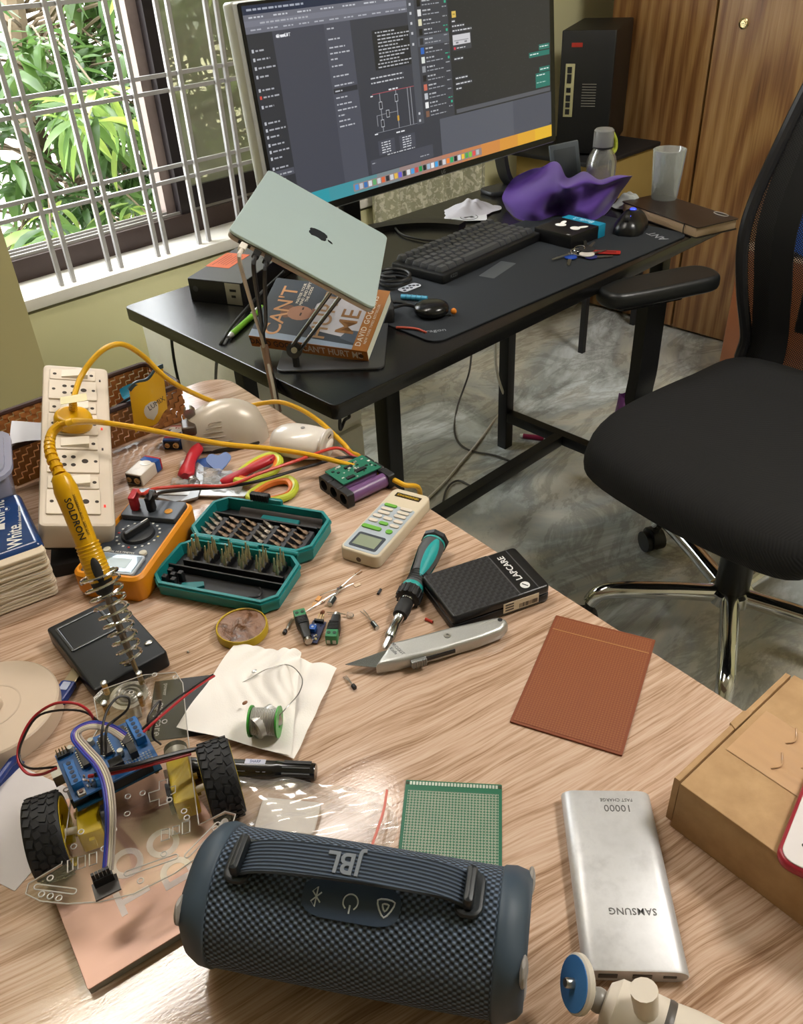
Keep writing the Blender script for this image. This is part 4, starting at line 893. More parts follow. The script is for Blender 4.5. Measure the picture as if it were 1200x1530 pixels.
# strain relief and cord (one loop hangs below the table edge and comes back)
E2 = END + ax * .012
cols_ = []
sr0 = [IT @ Vector((0, 0, IL - .006)), P(77, 682, IZ + .006) - TIP, P(74, 662, IZ + .012) - TIP, P(79, 645, IZ + .018) - TIP, P(91, 635, IZ + .022) - TIP]
st_ = MB(); sps = spline(sr0, 6)
for i in range(0, len(sps) - 1, 2): st_.cyl(sps[i], sps[i] + (sps[i + 1] - sps[i]) * .9, .0062 - i * .0001, n=14)
st_.tube(sr0, .0045, 10, 5); st_.build('strain_relief', M_IRON_Y, si)
c1 = [P(91, 635, IZ + .022), P(112, 630, IZ + .02), P(150, 631, .885), P(205, 639, .87), P(262, 650, .845), P(330, 663, .82), P(400, 670, .80), P(460, 679, .785), P(520, 694, .772), P(570, 709, .762), P(602, 724, .758)]
edge1 = c1[-1]; lo_ = [edge1 + Vector((.03, .0, -.03)), edge1 + Vector((.035, .04, -.16)), edge1 + Vector((.035, .10, -.16))]
c2 = [P(524, 676, .758), P(512, 662, .768), P(480, 632, .785), P(450, 612, .79), P(420, 601, .79), P(395, 602, .782), P(370, 606, .775), P(330, 603, .785), P(290, 588, .82), P(250, 566, .865), P(215, 533, .90), P(185, 515, .93), P(160, 519, .935), P(138, 538, .925), P(120, 565, .91), P(109, 598, .90)]
pts = c1 + lo_ + [c2[0] + Vector((.03, .01, -.04))] + c2
MB().tube([p - TIP for p in pts], .0034, 10, 7).build('cord', mat('d8a51e', .35), si)
PLG = ESM @ Vector((-.004, .048, .004)); up_ = SR @ Vector((0, 0, 1))
plg = MB(); plg.slab([tuple(p)[:2] for p in spline([(x, y, 0) for x, y in ((-.022, -.012), (-.010, -.022), (.010, -.022), (.022, -.012), (.020, .002), (.010, .012), (-.010, .012), (-.020, .002))], 3, True)], .002, .022, .005, 3, T=ESM @ Matrix.Translation((-.004, .026, 0)))
pg = MB(); pg.v = [v - TIP for v in plg.v]; pg.f = plg.f; pgo = pg.build('plug', M_IRON_Y, si)
nc = MB()
a0 = ESM @ Vector((-.004, .036, .014)); a1 = P(109, 598, .90)
for i in range(6): nc.cyl(a0.lerp(a1, i / 6) - TIP, a0.lerp(a1, (i + .6) / 6) - TIP, .0055 - i * .0002, n=12)
nc.tube([a0 - TIP, a0.lerp(a1, .5) - TIP, a1 - TIP], .0042, 10, 3); nc.build('plug_neck', M_IRON_Y, pgo)
tgp = MB().box((0, 0, 0), (.03, .011, .0006)).build('cord_tag', mat('cfc48a', .3), si, smooth=False); tgp.location = P(110, 596, .905) - TIP; tgp.rotation_euler = (R(25), 0, R(-28))
ss = thing('soldering_stand', 'black stamped metal soldering stand with steel coil', 'stand', (.2028, .6717, TZ), R(-3.8))
SW, SD = .0765, .1176; SSI = (Matrix.Translation(ss.location) @ Matrix.Rotation(R(-3.8), 4, 'Z')).inverted()
sb_ = MB(); sb_.slab(rr(SW, SD, .003, 3), 0, .02, .002); M_SSB = mat('1b1d21', .35, .3, bump=.08, bs=120); sbo = sb_.build('base', M_SSB, ss)
fr_ = MB(); w_, d_ = .046, .042
for x, y, sx_, sy_ in ((-w_ / 2, 0, .0025, d_), (w_ / 2, 0, .0025, d_), (0, -d_ / 2, w_, .0025), (0, d_ / 2, w_, .0025)): fr_.rbox((x - .008, y + .028, .0205), (sx_ + .001, sy_ + .001, .002), .001, .0009)
fr_.build('tray_rim', mat('55585c', .25, .5), sbo)
MB().box((-.008, .028, .0202), (w_ - .004, d_ - .004, .0006)).build('tray_floor', mat('26282c', .35, .4), sbo, smooth=False)
MB().lathe([(.003, .0198), (.003, .0204)], 12).build('hole', BLK, sbo, loc=(.010, -.010, 0))
MB().ball((0, 0, .0205), (.0045, .003, .0012)).build('solder_blob', STEEL, sbo, loc=(.03, -.035, 0)); 
cz0, cz1 = .018 * KS, .100 * KS; u_ = Vector((0, 0, 1)).cross(ax).normalized(); v_ = ax.cross(u_)
coil = []
for i in range(0, 9 * 12 + 1):
    t = i / (9 * 12); a = i * 2 * math.pi / 12; r_ = .0105 + .0065 * t; p = TIP + ax * (cz0 + (cz1 - cz0) * t) + (u_ * math.cos(a) + v_ * math.sin(a)) * r_; coil.append(SSI @ p)
coil = [SSI @ (TIP + ax * .016 + Vector((-.004, .012, -.012))), SSI @ (TIP + ax * .016 + Vector((.0, .004, -.006)))] + coil
for i in range(13):
    a = i * 2 * math.pi / 12; p = TIP + ax * (cz1 + .002) + (u_ * math.cos(a) + v_ * math.sin(a)) * .0172; coil.append(SSI @ p)
MB().tube(coil, .0015, 8, 2).build('coil_spring', CHROME, ss)
# ---------------- woven basket and what lies in it
bx_ = thing('woven_basket', 'brown woven plastic basket behind the extension board', 'basket', (.402, 1.098, TZ), R(-3))
BX, BY, BH = .262, .105, .060
M_WICK = mat('b27a46', .42, var=.15, vs=80); M_RIM = mat('3a201a', .4)
MB().box((0, 0, .002), (BX - .012, BY - .012, .004)).build('bottom', M_WICK, bx_, smooth=False)
wv = MB()
def wall(p0, p1, nrm):
    p0 = Vector(p0); p1 = Vector(p1); L = (p1 - p0).length; n = int(L / .0075); d = (p1 - p0) / n; rows = 7; hh = (BH - .006) / rows
    ang = math.atan2(d.y, d.x)
    for i in range(n):
        for j in range(rows):
            off = .0012 if (i + j) % 2 else -.0010; c = p0 + d * (i + .5) + Vector(nrm) * off
            wv.box((c.x, c.y, .005 + hh * (j + .5)), (L / n - .0006, .0022, hh - .0009), ang)
wall((-BX / 2, -BY / 2, 0), (BX / 2, -BY / 2, 0), (0, -1, 0)); wall((BX / 2, -BY / 2, 0), (BX / 2, BY / 2, 0), (1, 0, 0)); wall((BX / 2, BY / 2, 0), (-BX / 2, BY / 2, 0), (0, 1, 0)); wall((-BX / 2, BY / 2, 0), (-BX / 2, -BY / 2, 0), (-1, 0, 0))
stuff(wv.build('weave', M_WICK, bx_, smooth=False))
ri = MB(); ri.tube([(x, y, BH) for x, y in rr(BX + .002, BY + .002, .012, 4)], .0042, 8, 1, closed=True); ri.build('rim', M_RIM, bx_)
pc_ = P(222, 585, .82)
po = thing('zip_pouch', 'yellow and blue zip pouch sticking up out of the basket', 'pouch', P(221, 606, .812), R(8)); pr_ = MB()
def pouch(u, v, s):
    x = (u - .5) * .060; z = -.030 + v * .070 + .010 * u; th = .007 * math.sin(math.pi * u) * (1 - v * .7); return (x, s * th - .012 * v, z + .003 * math.sin(u * 9))
pr_.grid(14, 10, lambda u, v: pouch(u, v, -1)).build('front_sheet', mat('d9aa18', .35, bump=.2, bs=60), po, ang=70)
MB().grid(14, 10, lambda u, v: pouch(1 - u, v, 1)).build('back_sheet', mat('1f6a86', .35), po, ang=70)
zz = MB(); zz.ribbon([pouch(u / 8, 1.0, 0) for u in range(9)], .006, .0022, 2, side=(0, 0, 1)); zz.build('zip', mat('2b3f4a', .4), po)
lbp = MB(); lbp.grid(10, 6, lambda u, v: tuple(Vector(pouch(.35 + .4 * (u - .5) * math.sqrt(max(0, 1 - (2 * v - 1) ** 2)) + .12, .12 + .42 * v, -1)) + Vector((0, -.0006, 0)))); lbo = lbp.build('white_label', mat('d2d0c8', .5), po)
text('LUMIX', .010, mat('3a3a3a', .5), lbo, (.006, -.0125, .004), (R(78), R(-8), 0), .0001)
gd = thing('grey_adapter', 'small grey adapter inside the woven basket', 'adapter', P(246, 592, .792), R(-40))
MB().rbox((0, 0, 0), (.035, .018, .022), .004, .003, T=Matrix.Rotation(R(25), 4, 'X')).build('body', mat('8c9294', .4), gd); MB().rbox((0, 0, .0112), (.02, .008, .001), .001, .0004, T=Matrix.Rotation(R(25), 4, 'X')).build('print_strip', mat('b4b8b8', .5), gd)
tag(MB().tube([P(168, 612, .80), P(185, 600, .815), P(205, 588, .822), P(220, 578, .825)], .002, 7).build('basket_cable', BLK), 'thin black cable inside the woven basket', 'cable')
tb_ = tag(MB().grid(8, 5, lambda u, v: (u * .06, v * .03, .006 * math.sin(u * 5) + .004 * math.sin(v * 7))).build('teal_wrapper', mat('1d7a98', .35)), 'crumpled teal wrapper inside the woven basket', 'wrapper'); tb_.location = P(188, 604, .782); tb_.rotation_euler = (R(20), 0, R(-15))
ppr = tag(MB().grid(8, 5, lambda u, v: (u * .075, v * .045, .004 * math.sin(u * 4 + v * 2))).build('paper_sheet', mat('cfcfd6', .7)), 'white folded paper lying on the left end of the basket', 'paper'); ppr.location = P(14, 664, .822); ppr.rotation_euler = (R(10), R(6), R(-30))
# ---------------- translucent container, tissue pack
cn = thing('plastic_container', 'translucent plastic container at the left picture edge', 'container', (.176, 1.004, TZ), R(-22))
def tray(q, w, d, r_, z0, z1, th, flare=.0):
    outer0 = rr(w - flare, d - flare, r_, 4); outer1 = rr(w, d, r_, 4); inn1 = inset(outer1, th); inn0 = inset(outer0, th)
    q.loft([[(x, y, z0) for x, y in outer0], [(x, y, z1) for x, y in outer1], [(x, y, z1) for x, y in inn1], [(x, y, z0 + th) for x, y in inn0]]); return q
M_TRANS = mat('c9cbe0', .25, trans=.6, var=0, ior=1.2)
tray(MB(), .165, .115, .025, 0, .095, .002, .02).build('tub', M_TRANS, cn)
tray(MB(), .180, .130, .03, .093, .098, .008).build('rim', M_TRANS, cn)
MB().rbox((.0, 0, .03), (.12, .09, .05), .006, .004).build('dark_contents', mat('15151a', .5), cn)
tk = thing('tissue_pack', 'blue and cream pack of paper tissues in clear film', 'tissue pack', (.212, .80, TZ), R(-12))
PW, PD, PH = .20, .135, .066
q = MB(); r_ = random.Random(4)
for i in range(18):
    z = .002 + i * .0033; q.rbox((-PW / 2 + r_.uniform(-.002, .001), PD / 2 + r_.uniform(-.001, .0025), z + .0014), (PW, PD, .0031), .006, .0014)
stuff(q.build('tissue_layers', mat('d3c4ae', .9, var=.05, bump=.3, bs=120), tk))
tpk = MB(); tpk.slab(rr(PW + .003, PD - .010, .008, 4, -PW / 2, PD / 2 + .006), .050, PH, .010, 3); tw = tpk.build('blue_wrap', mat('17396e', .22, var=.2, vs=40, coat=.4), tk)
tpk.v = []; tpk.f = []
for j in range(7): MB().ribbon([(-.06 + i * .008, -.0022, .014 + .005 * j + .001 * math.sin(i + j)) for i in range(8)], .0005, .0004, 2, side=(0, 0, 1)).build('film_glint', mat('f2ece0', .2), tk)
Wt = mat('dcdcd8', .4); tz = PH + .0003
text('White', .022, Wt, tw, (-.022, .040, tz), (0, 0, R(80)), .0001, sx=.8, bold=.01); text('Knight', .026, Wt, tw, (-.030, .098, tz), (0, 0, R(80)), .0001, sx=.8, bold=.01); text('soft and absorbent tissues', .005, Wt, tw, (-.010, .075, tz), (0, 0, R(80)), .0001)
hs = MB(); hs.prism([(-.004, -.008), (.008, -.008), (.006, -.002), (.009, .004), (.004, .010), (-.002, .011), (-.010, .005), (-.009, .001), (-.002, .003), (-.003, -.003)], 0, .0002); hs.build('horse_emblem', Wt, tw, loc=(-.036, .066, tz), rot=(0, 0, R(80)), smooth=False)
fl = MB()
for i in range(5):
    a = i * 1.2566; fl.ball((.012 * math.cos(a), .012 * math.sin(a), 0), (.006, .006, .0002), 10, 4)
fl.build('flower_print', mat('6f93c2', .4), tw, loc=(-.066, .03, tz))
# ---------------- multimeter with leads
MMX, MMY, MYAW = .3075, .7885, -56.0
mm = thing('multimeter', 'orange-cased multimeter with red and black plugs', 'multimeter', (MMX, MMY, TZ), R(MYAW))
MX, MY, MZ = .084, .150, .034
q = MB(); o0 = rr(MX - .006, MY - .006, .012, 4); o1 = rr(MX, MY, .013, 4); i1 = rr(MX - .012, MY - .014, .007, 4)
q.loft([[(x, y, 0) for x, y in o0], [(x, y, .008) for x, y in o1], [(x, y, MZ - .003) for x, y in o1], [(x, y, MZ) for x, y in inset(o1, .003)], [(x, y, MZ) for x, y in inset(i1, -.001)], [(x, y, MZ - .006) for x, y in i1]]).build('holster', mat('d98a14', .45), mm)
fc_ = MB().slab(rr(MX - .013, MY - .015, .006, 4), MZ - .012, MZ - .003, .001).build('face', mat('3d434c', .4), mm)
jp = MB().rbox((0, .050, MZ + .0005), (MX - .014, .036, .007), .003, .001).build('jack_block', mat('4c525c', .4), mm)
ln = MB().rbox((-.001, -.050, MZ - .0015), (.056, .030, .004), .003, .001).build('display_window', mat('8fa2b4', .08, .2, coat=1), mm)
MB().rbox((-.001, -.050, MZ - .002), (.060, .034, .004), .004, .001).build('display_frame', mat('a9b3bd', .3), mm)
MB().box((-.001, -.050, MZ + .0006), (.036, .016, .0002)).build('liquid_crystal', mat('7d8c86', .1), ln, smooth=False)
dl = MB().lathe([(.0195, MZ - .003), (.0185, MZ + .001), (.0165, MZ + .0015), (.0, MZ + .0015)], 28).build('dial', mat('24272c', .35), mm, loc=(0, .006, 0))
MB().rbox((0, 0, MZ + .0055), (.0065, .036, .009), .003, .002).build('dial_grip', mat('1b1d21', .35), dl, rot=(0, 0, R(-25)))
MB().box((0, .012, MZ + .0102), (.001, .010, .0003)).build('pointer', WHT, dl, smooth=False, rot=(0, 0, R(-25)))
for i in range(20):
    a = i * 2 * math.pi / 20; MB().box((.0245 * math.cos(a), .006 + .0245 * math.sin(a), MZ - .0028), (.0024, .0024, .0004)).build('scale_mark', mat(('d8d8d4', 'c9b23a', 'b83a34')[0 if i % 5 else (1 if i < 10 else 2)], .5), fc_, smooth=False)
for x in (-.022, .022): MB().lathe([(.0045, MZ - .003), (.0042, MZ - .0005), (0, MZ)], 14).build('button', mat('c4bfae', .5), mm, loc=(x, -.027, 0))
for x, m in ((-.021, REDP), (0, BLK), (.021, mat('c98a1e', .5))): MB().lathe([(.0048, MZ + .004), (.0048, MZ + .0048), (.0028, MZ + .0048), (.0028, MZ + .0042)], 16).build('jack', m, jp, loc=(x, .046, 0))
text('DIGITAL MULTIMETER', .004, WHT, fc_, (-.008, -.028, MZ - .0028), (0, 0, 0), .0001)
MMM = Matrix.Translation(mm.location) @ Matrix.Rotation(R(MYAW), 4, 'Z'); MMI = MMM.inverted()
for x, m, pxs, nm, lb in ((-.021, mat('b01f2c', .35), [(214, 738, .815), (232, 730, .80), (285, 726, .79), (341, 725, .788), (389, 707, .79), (447, 687, .785), (492, 671, .772), (512, 671, .765), (527, 681, .762), (545, 690, .758)], 'red_test_lead', 'red test lead running from the multimeter to the battery pack'), (0, mat('18181b', .4), [(233, 742, .812), (241, 736, .80), (287, 731, .785), (340, 727, .784), (389, 718, .786), (457, 698, .775), (509, 684, .765), (534, 685, .762), (552, 693, .758)], 'black_test_lead', 'black test lead running from the multimeter to the battery pack')):
    base = MMM @ Vector((x, .046, MZ + .0045)); t = thing(nm, lb, 'test lead', base)
    w3 = [P(*p) - base for p in pxs]
    d = Vector((-.1, .0, .1)); rz_ = Matrix.Rotation(R(MYAW), 4, 'Z')
    MB().rbox((0, 0, .008), (.0095, .0095, .016), .002, .0015, T=rz_).build('plug', m, t)
    MB().rbox((0, .007, .0145), (.009, .018, .009), .002, .0015, T=rz_ @ Matrix.Rotation(R(12), 4, 'X')).build('plug_elbow', m, t)
    MB().tube([rz_ @ Vector((0, .012, .017))] + w3, .0021, 8, 6).build('wire', mat('c23a2e', .4) if 'red' in nm else mat('161213', .4), t)
# ---------------- screwdriver bit case
bcs = thing('bit_case', 'open teal plastic case full of screwdriver bits', 'tool case', (.3915, .696, TZ), R(-62.5))
CL, CD, CHH = .156, .0815, .021
def octo(w, d, c): return [(-w / 2 + c, -d / 2), (w / 2 - c, -d / 2), (w / 2, -d / 2 + c), (w / 2, d / 2 - c), (w / 2 - c, d / 2), (-w / 2 + c, d / 2), (-w / 2, d / 2 - c), (-w / 2, -d / 2 + c)]
def oc_shift(p, dy): return [(x, y + dy) for x, y in p]
M_TEAL = mat('127a7c', .38); M_INS = mat('17171a', .45)
for nm, dy, L_, D_, H_ in (('lid_half', .0435, CL, CD, .022), ('base_half', -.0435, CL - .004, CD + .002, .020)):
    q = MB(); o = oc_shift(octo(L_, D_, .014), dy); o0 = inset(o, .003); i_ = inset(o, .0035)
    q.loft([[(x, y, 0) for x, y in o0], [(x, y, .004) for x, y in o], [(x, y, H_) for x, y in o], [(x, y, H_) for x, y in i_], [(x, y, .004) for x, y in inset(o, .005)]])
    hs_ = q.build(nm, M_TEAL, bcs)
    lp_ = MB(); lp_.loft([[(x, y, H_ - .006) for x, y in inset(o, -.0015)], [(x, y, H_ - .003) for x, y in inset(o, -.0015)], [(x, y, H_ - .003) for x, y in inset(o, .0005)], [(x, y, H_ - .006) for x, y in inset(o, .0005)]], close=True); lp_.build('rib_band', M_TEAL, hs_)
    MB().prism(inset(o, .0045), .004, .0065).build('insert', M_INS, hs_)
# hinge and latch
for x in (-.05, 0, .05): MB().cyl((x - .018, 0, .0205), (x + .018, 0, .0205), .0028, n=10).build('hinge_knuckle', M_TEAL, bcs)
lt_ = MB().rbox((-.01, .0435 + CD / 2 + .001, .016), (.040, .006, .024), .003, .002).build('latch', M_TEAL, bcs)
MB().rbox((-.02, .0435 + CD / 2 + .001, .028), (.026, .008, .010), .002, .002).build('latch_grip', BLK, lt_)
for i in range(7): MB().box((-.0305 + i * .0036, .0435 + CD / 2 - .0032, .0285), (.0016, .0012, .009)).build('grip_rib', BLKM, lt_, smooth=False)
# lid: 24 big bits lying in a black comb; base: six clusters of upright bits
M_BIT = [mat('8a7768', .35, .85), mat('9c948c', .3, .9), mat('7a6858', .4, .8)]
yl = .0435
MB().rbox((0, yl + .012, .012), (CL - .02, .003, .012), .001, .0008).build('comb_rail', M_INS, bcs)
MB().rbox((.012, yl + .024, .009), (.05, .012, .004), .002, .001).build('teal_insert', mat('0f6a6c', .45), bcs)
tr_ = MB(); tr_.add([], []); tr_.grid(2, 8, lambda u, v: (-.045 + .11 * u, yl + .016 + .019 * v, .0068 + .007 * math.cos(math.pi * v) ** 2)); tr_.build('driver_trough', mat('2a2422', .5), bcs)
def bit_mesh(kind):
    q = MB(); q.lathe([(.0030, 0), (.0030, .006), (.0022, .0075)], 6)
    if kind == 0: q.lathe([(.0022, .0075), (.0024, .010), (.0008, .0155)], 6)
    elif kind == 1: q.loft([[(x * .0022, y * .0022, .0075) for x, y in ((-1, -1), (1, -1), (1, 1), (-1, 1))], [(x * .0032, y * .0006, .0155) for x, y in ((-1, -1), (1, -1), (1, 1), (-1, 1))]])
    else: q.lathe([(.0022, .0075), (.0014, .009), (.0014, .0165)], 6)
    return q.mesh('bit', M_BIT[kind])
bmesh_ = [bit_mesh(k_) for k_ in range(3)]
for c_ in range(6):
    xc = -.058 + c_ * .0225
    MB().rbox((xc + .008, yl - .014, .010), (.0075, .041, .012), .001, .0008).build('bit_holder', mat('303034', .5), bcs, rot=None)
    for j in range(4): inst(bmesh_[(c_ * 2 + 1) % 3 if c_ != 3 else 1], 'bit', bcs, (xc + .006, yl - .029 + j * .0098, .0150), (0, R(-72), R(-14)))
def pin_mesh(kind):
    q = MB(); q.lathe([(.0021, 0), (.0021, .008), (.0014, .010), (.0012, .016), (.0004 + .0004 * kind, .019)], 6); return q.mesh('small_bit', mat('c9bd98', .3, .8))
pm = [pin_mesh(0), pin_mesh(1)]; yb = -.0435
MB().rbox((.004, yb + .006, .0115), (CL - .03, .003, .011), .001, .0008).build('pin_rail', M_INS, bcs); MB().rbox((0, yb - .004, .0105), (CL - .012, .0025, .011), .001, .0008).build('divider', M_INS, bcs)
for c_ in range(6):
    xc = -.054 + c_ * .0215
    MB().rbox((xc, yb + .021, .0105), (.009, .026, .009), .001, .0008).build('pin_holder', M_INS, bcs)
    for j in range(6): inst(pm[j % 2], 'small_bit', bcs, (xc + (-.0028 if j % 2 else .0028), yb + .010 + j * .0046, .013), (R(-8), R(4 - j), 0))
for x, y in ((-.062, -.016), (-.055, -.022), (-.062, -.028), (-.048, -.018), (-.05, -.030)): MB().rbox((x, yb + y, .0125), (.006, .006, .014), .001, .001).build('socket_post', M_INS, bcs)
MB().prism([(-.044, yb - .024), (-.022, yb - .016), (-.018, yb - .022), (-.028, yb - .030), (-.044, yb - .030)], .0066, .0095).build('teal_insert', mat('0f6a6c', .45), bcs, smooth=False)
MB().tube([(.045, yb - .012, .012), (.050, yb - .018, .012), (.050, yb - .026, .012), (.040, yb - .031, .012)], .0015, 6).build('wire_clip', M_INS, bcs)
# ---------------- pliers (wire strippers), scissors, picks
pl_ = thing('wire_strippers', 'steel wire strippers with two red grips', 'pliers', P(290, 712, TZ)); po_ = Vector(pl_.location)
L3 = lambda a, z: P(a[0], a[1], TZ + z) - po_
def flatpoly(pxs, z0, z1): return [tuple((P(x, y, TZ + z0) - po_))[:2] for x, y in pxs], z0, z1
j1 = MB(); a, z0, z1 = flatpoly([(282, 742), (296, 718), (286, 702), (296, 693), (305, 700), (304, 722), (296, 745), (270, 752)], .006, .009); j1.prism(a, .006, .009); j1.build('jaw', mat('9a9c9e', .35, .8), pl_, smooth=False)
j2 = MB(); a, z0, z1 = flatpoly([(200, 737), (205, 733), (282, 728), (345, 705), (352, 712), (300, 735), (285, 748), (262, 752)], .003, .006); j2.prism(a, .003, .006); j2.build('jaw', mat('86888a', .35, .8), pl_, smooth=False)
for px_ in ((290, 706), (288, 722)): MB().lathe([(.0038, .009), (.0038, .011), (.002, .0118)], 12).build('rivet', STEEL, pl_, loc=L3(px_, 0))
MB().tube([L3((283, 718), .011), L3((293, 715), .012), L3((298, 722), .012), L3((286, 726), .011)], .0009, 6, 4, closed=True).build('spring', STEEL, pl_)
M_RED = mat('b3222f', .35)
def grip(pts, w0, w1):
    q = MB(); pts = spline(pts, 5); rings = []
    for i, p in enumerate(pts):
        t = i / (len(pts) - 1); a = pts[max(0, i - 1)]; c = pts[min(len(pts) - 1, i + 1)]; d = (c - a).normalized(); s_ = Vector((0, 0, 1)).cross(d).normalized(); u_2 = d.cross(s_)
        w = (w0 + (w1 - w0) * t) * (.5 if i in (0, len(pts) - 1) else 1) * (1 + .12 * math.sin(t * 9)); rings.append([p + s_ * w * math.cos(2 * math.pi * k_ / 12) + u_2 * .0058 * math.sin(2 * math.pi * k_ / 12) for k_ in range(12)])
    return q.loft(rings)
grip([L3((277, 712), .012), L3((281, 698), .013), L3((287, 683), .014), L3((297, 667), .013)], .0105, .008).build('grip', M_RED, pl_, ang=60)
grip([L3((332, 722), .008), L3((352, 712), .014), L3((380, 698), .016), L3((410, 684), .017)], .0078, .006).build('grip', M_RED, pl_, ang=60)
MB().cyl(L3((405, 687), .0235), L3((405, 687), .0242), .0014).build('hang_hole', mat('4a0a10', .6), pl_)
sc_ = thing('scissors', 'scissors with lime and orange handles', 'scissors', P(400, 712, TZ)); so_ = Vector(sc_.location); L4 = lambda a, z: P(a[0], a[1], TZ + z) - so_
for k_, (outer, z) in enumerate((([(352, 716), (366, 700), (388, 686), (408, 680), (418, 688), (412, 702), (390, 712), (368, 720)], .012), ([(372, 742), (392, 726), (412, 718), (432, 716), (441, 726), (434, 740), (412, 747), (390, 750)], .005))):
    MB().tube([L4(p, z) for p in outer], .0052, 10, 5, closed=True).build('finger_loop', mat('b9c13a', .4), sc_)
    ctr = sum((Vector(p) for p in outer), Vector((0, 0))) / len(outer)
    MB().tube([L4(tuple(ctr + (Vector(p) - ctr) * .82), z + .001) for p in outer], .0042, 8, 5, closed=True).build('loop_lining', mat('d8762a', .45), sc_)
    q = MB(); tipx = [((352, 716), (340, 712), (225, 735), (222, 739), (345, 728)), ((372, 742), (360, 734), (228, 741), (226, 745), (366, 748))][k_]
    q.prism([tuple(L4(p, 0))[:2] for p in tipx][::-1], .003 + .002 * k_, .005 + .002 * k_); q.build('blade', STEEL, sc_, smooth=False)
M_PICK = mat('3a5fa0', .35)
pk = thing('blue_pick', 'blue heart-shaped plastic opening pick', 'opening tool', P(327, 690, TZ + .012), 0)
MB().slab([tuple(p)[:2] for p in spline([(x, y, 0) for x, y in ((0, -.016), (.013, -.004), (.017, .006), (.010, .014), (0, .010), (-.010, .014), (-.017, .006), (-.013, -.004))], 3, True)], 0, .0016, .0006, T=Matrix.Rotation(R(-35), 4, 'Z') @ Matrix.Rotation(R(25), 4, 'X')).build('plate', M_PICK, pk)
MB().rbox((0, -.018, -.002), (.006, .02, .003), .001, .001, T=Matrix.Rotation(R(-35), 4, 'Z') @ Matrix.Rotation(R(25), 4, 'X')).build('handle', M_PICK, pk)
pk2 = thing('blue_pick', 'blue triangular plastic opening pick under the strippers', 'opening tool', P(311, 692, TZ + .002), R(-20))
MB().slab([tuple(p)[:2] for p in spline([(x, y, 0) for x, y in ((-.016, .010), (0, .013), (.016, .010), (.010, -.006), (0, -.016), (-.010, -.006))], 3, True)], 0, .0016, .0006).build('plate', M_PICK, pk2)
bp = thing('crumpled_film', 'scrap of clear crumpled film under the pliers', 'film', P(318, 722, TZ + .001))
r_ = random.Random(8); MB().grid(14, 10, lambda u, v: ((u - .5) * .10, (v - .5) * .045, .003 + .004 * abs(math.sin(u * 17 + v * 9)) + .003 * abs(math.sin(v * 23 - u * 6)))).build('sheet', mat('e6e6e6', .15, trans=.7, var=0, ior=1.15), bp, rot=(0, 0, R(-62)), smooth=False)
# ---------------- 9 V batteries
def battery(label, x, y, yaw, dims, flip):
    t = thing('block_battery', label, 'battery', (x, y, TZ), R(yaw), 'block batteries'); w, l, h = dims
    MB().rbox((0, -l * .14, h / 2), (w, l * .72, h), .002, .0015).build('can', mat('cfc6ba', .3) if not flip else mat('23407a', .3), t)
    MB().rbox((0, l * .33, h / 2), (w + .0002, l * .22, h + .0002), .002, .0015).build('blue_band', mat('20509a', .3) if not flip else mat('c9c2b6', .3), t)
    MB().rbox((0, l * .46, h / 2), (w, l * .08, h), .002, .0015).build('red_band', mat('b92a2a', .3), t)
    e = MB().rbox((0, -l / 2, h / 2), (w - .004, .0015, h - .004), .002, .0005).build('terminal_plate', mat('1a1512', .5), t)
    for sx, rr_ in ((-.0063, .0036), (.0063, .0042)): MB().lathe([(rr_, 0), (rr_ * 1.05, .0022), (rr_ * .7, .0022), (rr_ * .6, .0008)], 12).build('terminal', mat('c2a878', .3, .9), e, loc=(sx, -l / 2, h / 2), rot=(R(90), 0, 0))
    lab = MB().lathe([(.0085, h), (.0085, h + .0003)], 18).build('round_print', mat('d8d6d0', .2), t, loc=(0, l * .12, 0)); lab.scale = (1, .75, 1)
    if flip: MB().box((0, -l * .3, h + .0002), (w * .9, l * .12, .0004)).build('red_stripe', mat('b92a2a', .3), t, smooth=False); text('9V', .007, mat('8c2020', .4), t, (0, l * .3, h + .0003), (0, 0, 0), .0001)
battery('cream block battery with red and blue end, lying with terminals forward', .4061, .9489, -64.5, (.026, .048, .017), False)
battery('blue block battery with red print beside the basket', .4848, .995, -48.1, (.026, .043, .0155), True)
# ---------------- beige ergonomic mouse, white capsule camera
em_ = thing('ergonomic_mouse', 'beige sculpted ergonomic mouse with ribbed thumb side', 'mouse', P(337, 655, TZ), R(0)); em_.rotation_euler = (0, 0, R(150))
MYW = mat('bcb2a4', .32, .1)
mouse_mesh(.122, .082, .060).build('shell', MYW, em_, ang=60)
MB().slab([tuple(p)[:2] for p in spline([(.058, 0, 0), (.045, .032, 0), (0, .041, 0), (-.045, .034, 0), (-.058, 0, 0), (-.045, -.034, 0), (0, -.041, 0), (.045, -.032, 0)], 4, True)], 0, .006, .002).build('sole', mat('3f3a34', .4, .4), em_)
for i in range(6): MB().tube([(.04 - i * .004, .0365 - .001 * i, .014 + i * .0055), (.01, .0415 - .0025 * i, .011 + i * .0065), (-.03, .036 - .004 * i, .008 + i * .005)], .0010, 5, 5).build('rib', mat('8f8474', .4), em_)
MB().rbox((.046, .014, .034), (.020, .030, .014), .004, .003).build('thumb_rest', mat('4a3d33', .3), em_); MB().cyl((.042, -.006, .05), (.042, .006, .05), .008).build('scroll_wheel', STEEL, em_)
wc = thing('white_capsule_camera', 'rounded white capsule gadget with a dial on its end', 'gadget', P(452, 680, TZ), R(-62))
q = MB(); rings = []
for i in range(11):
    t = i / 10; s_ = (.55, .80, .92, .98, 1, 1, .99, .97, .93, .84, .66)[i]; rings.append([((t - .5) * .078, .030 * s_ * math.cos(a), .022 + .022 * s_ * math.sin(a)) for a in [2 * math.pi * k_ / 24 for k_ in range(24)]])
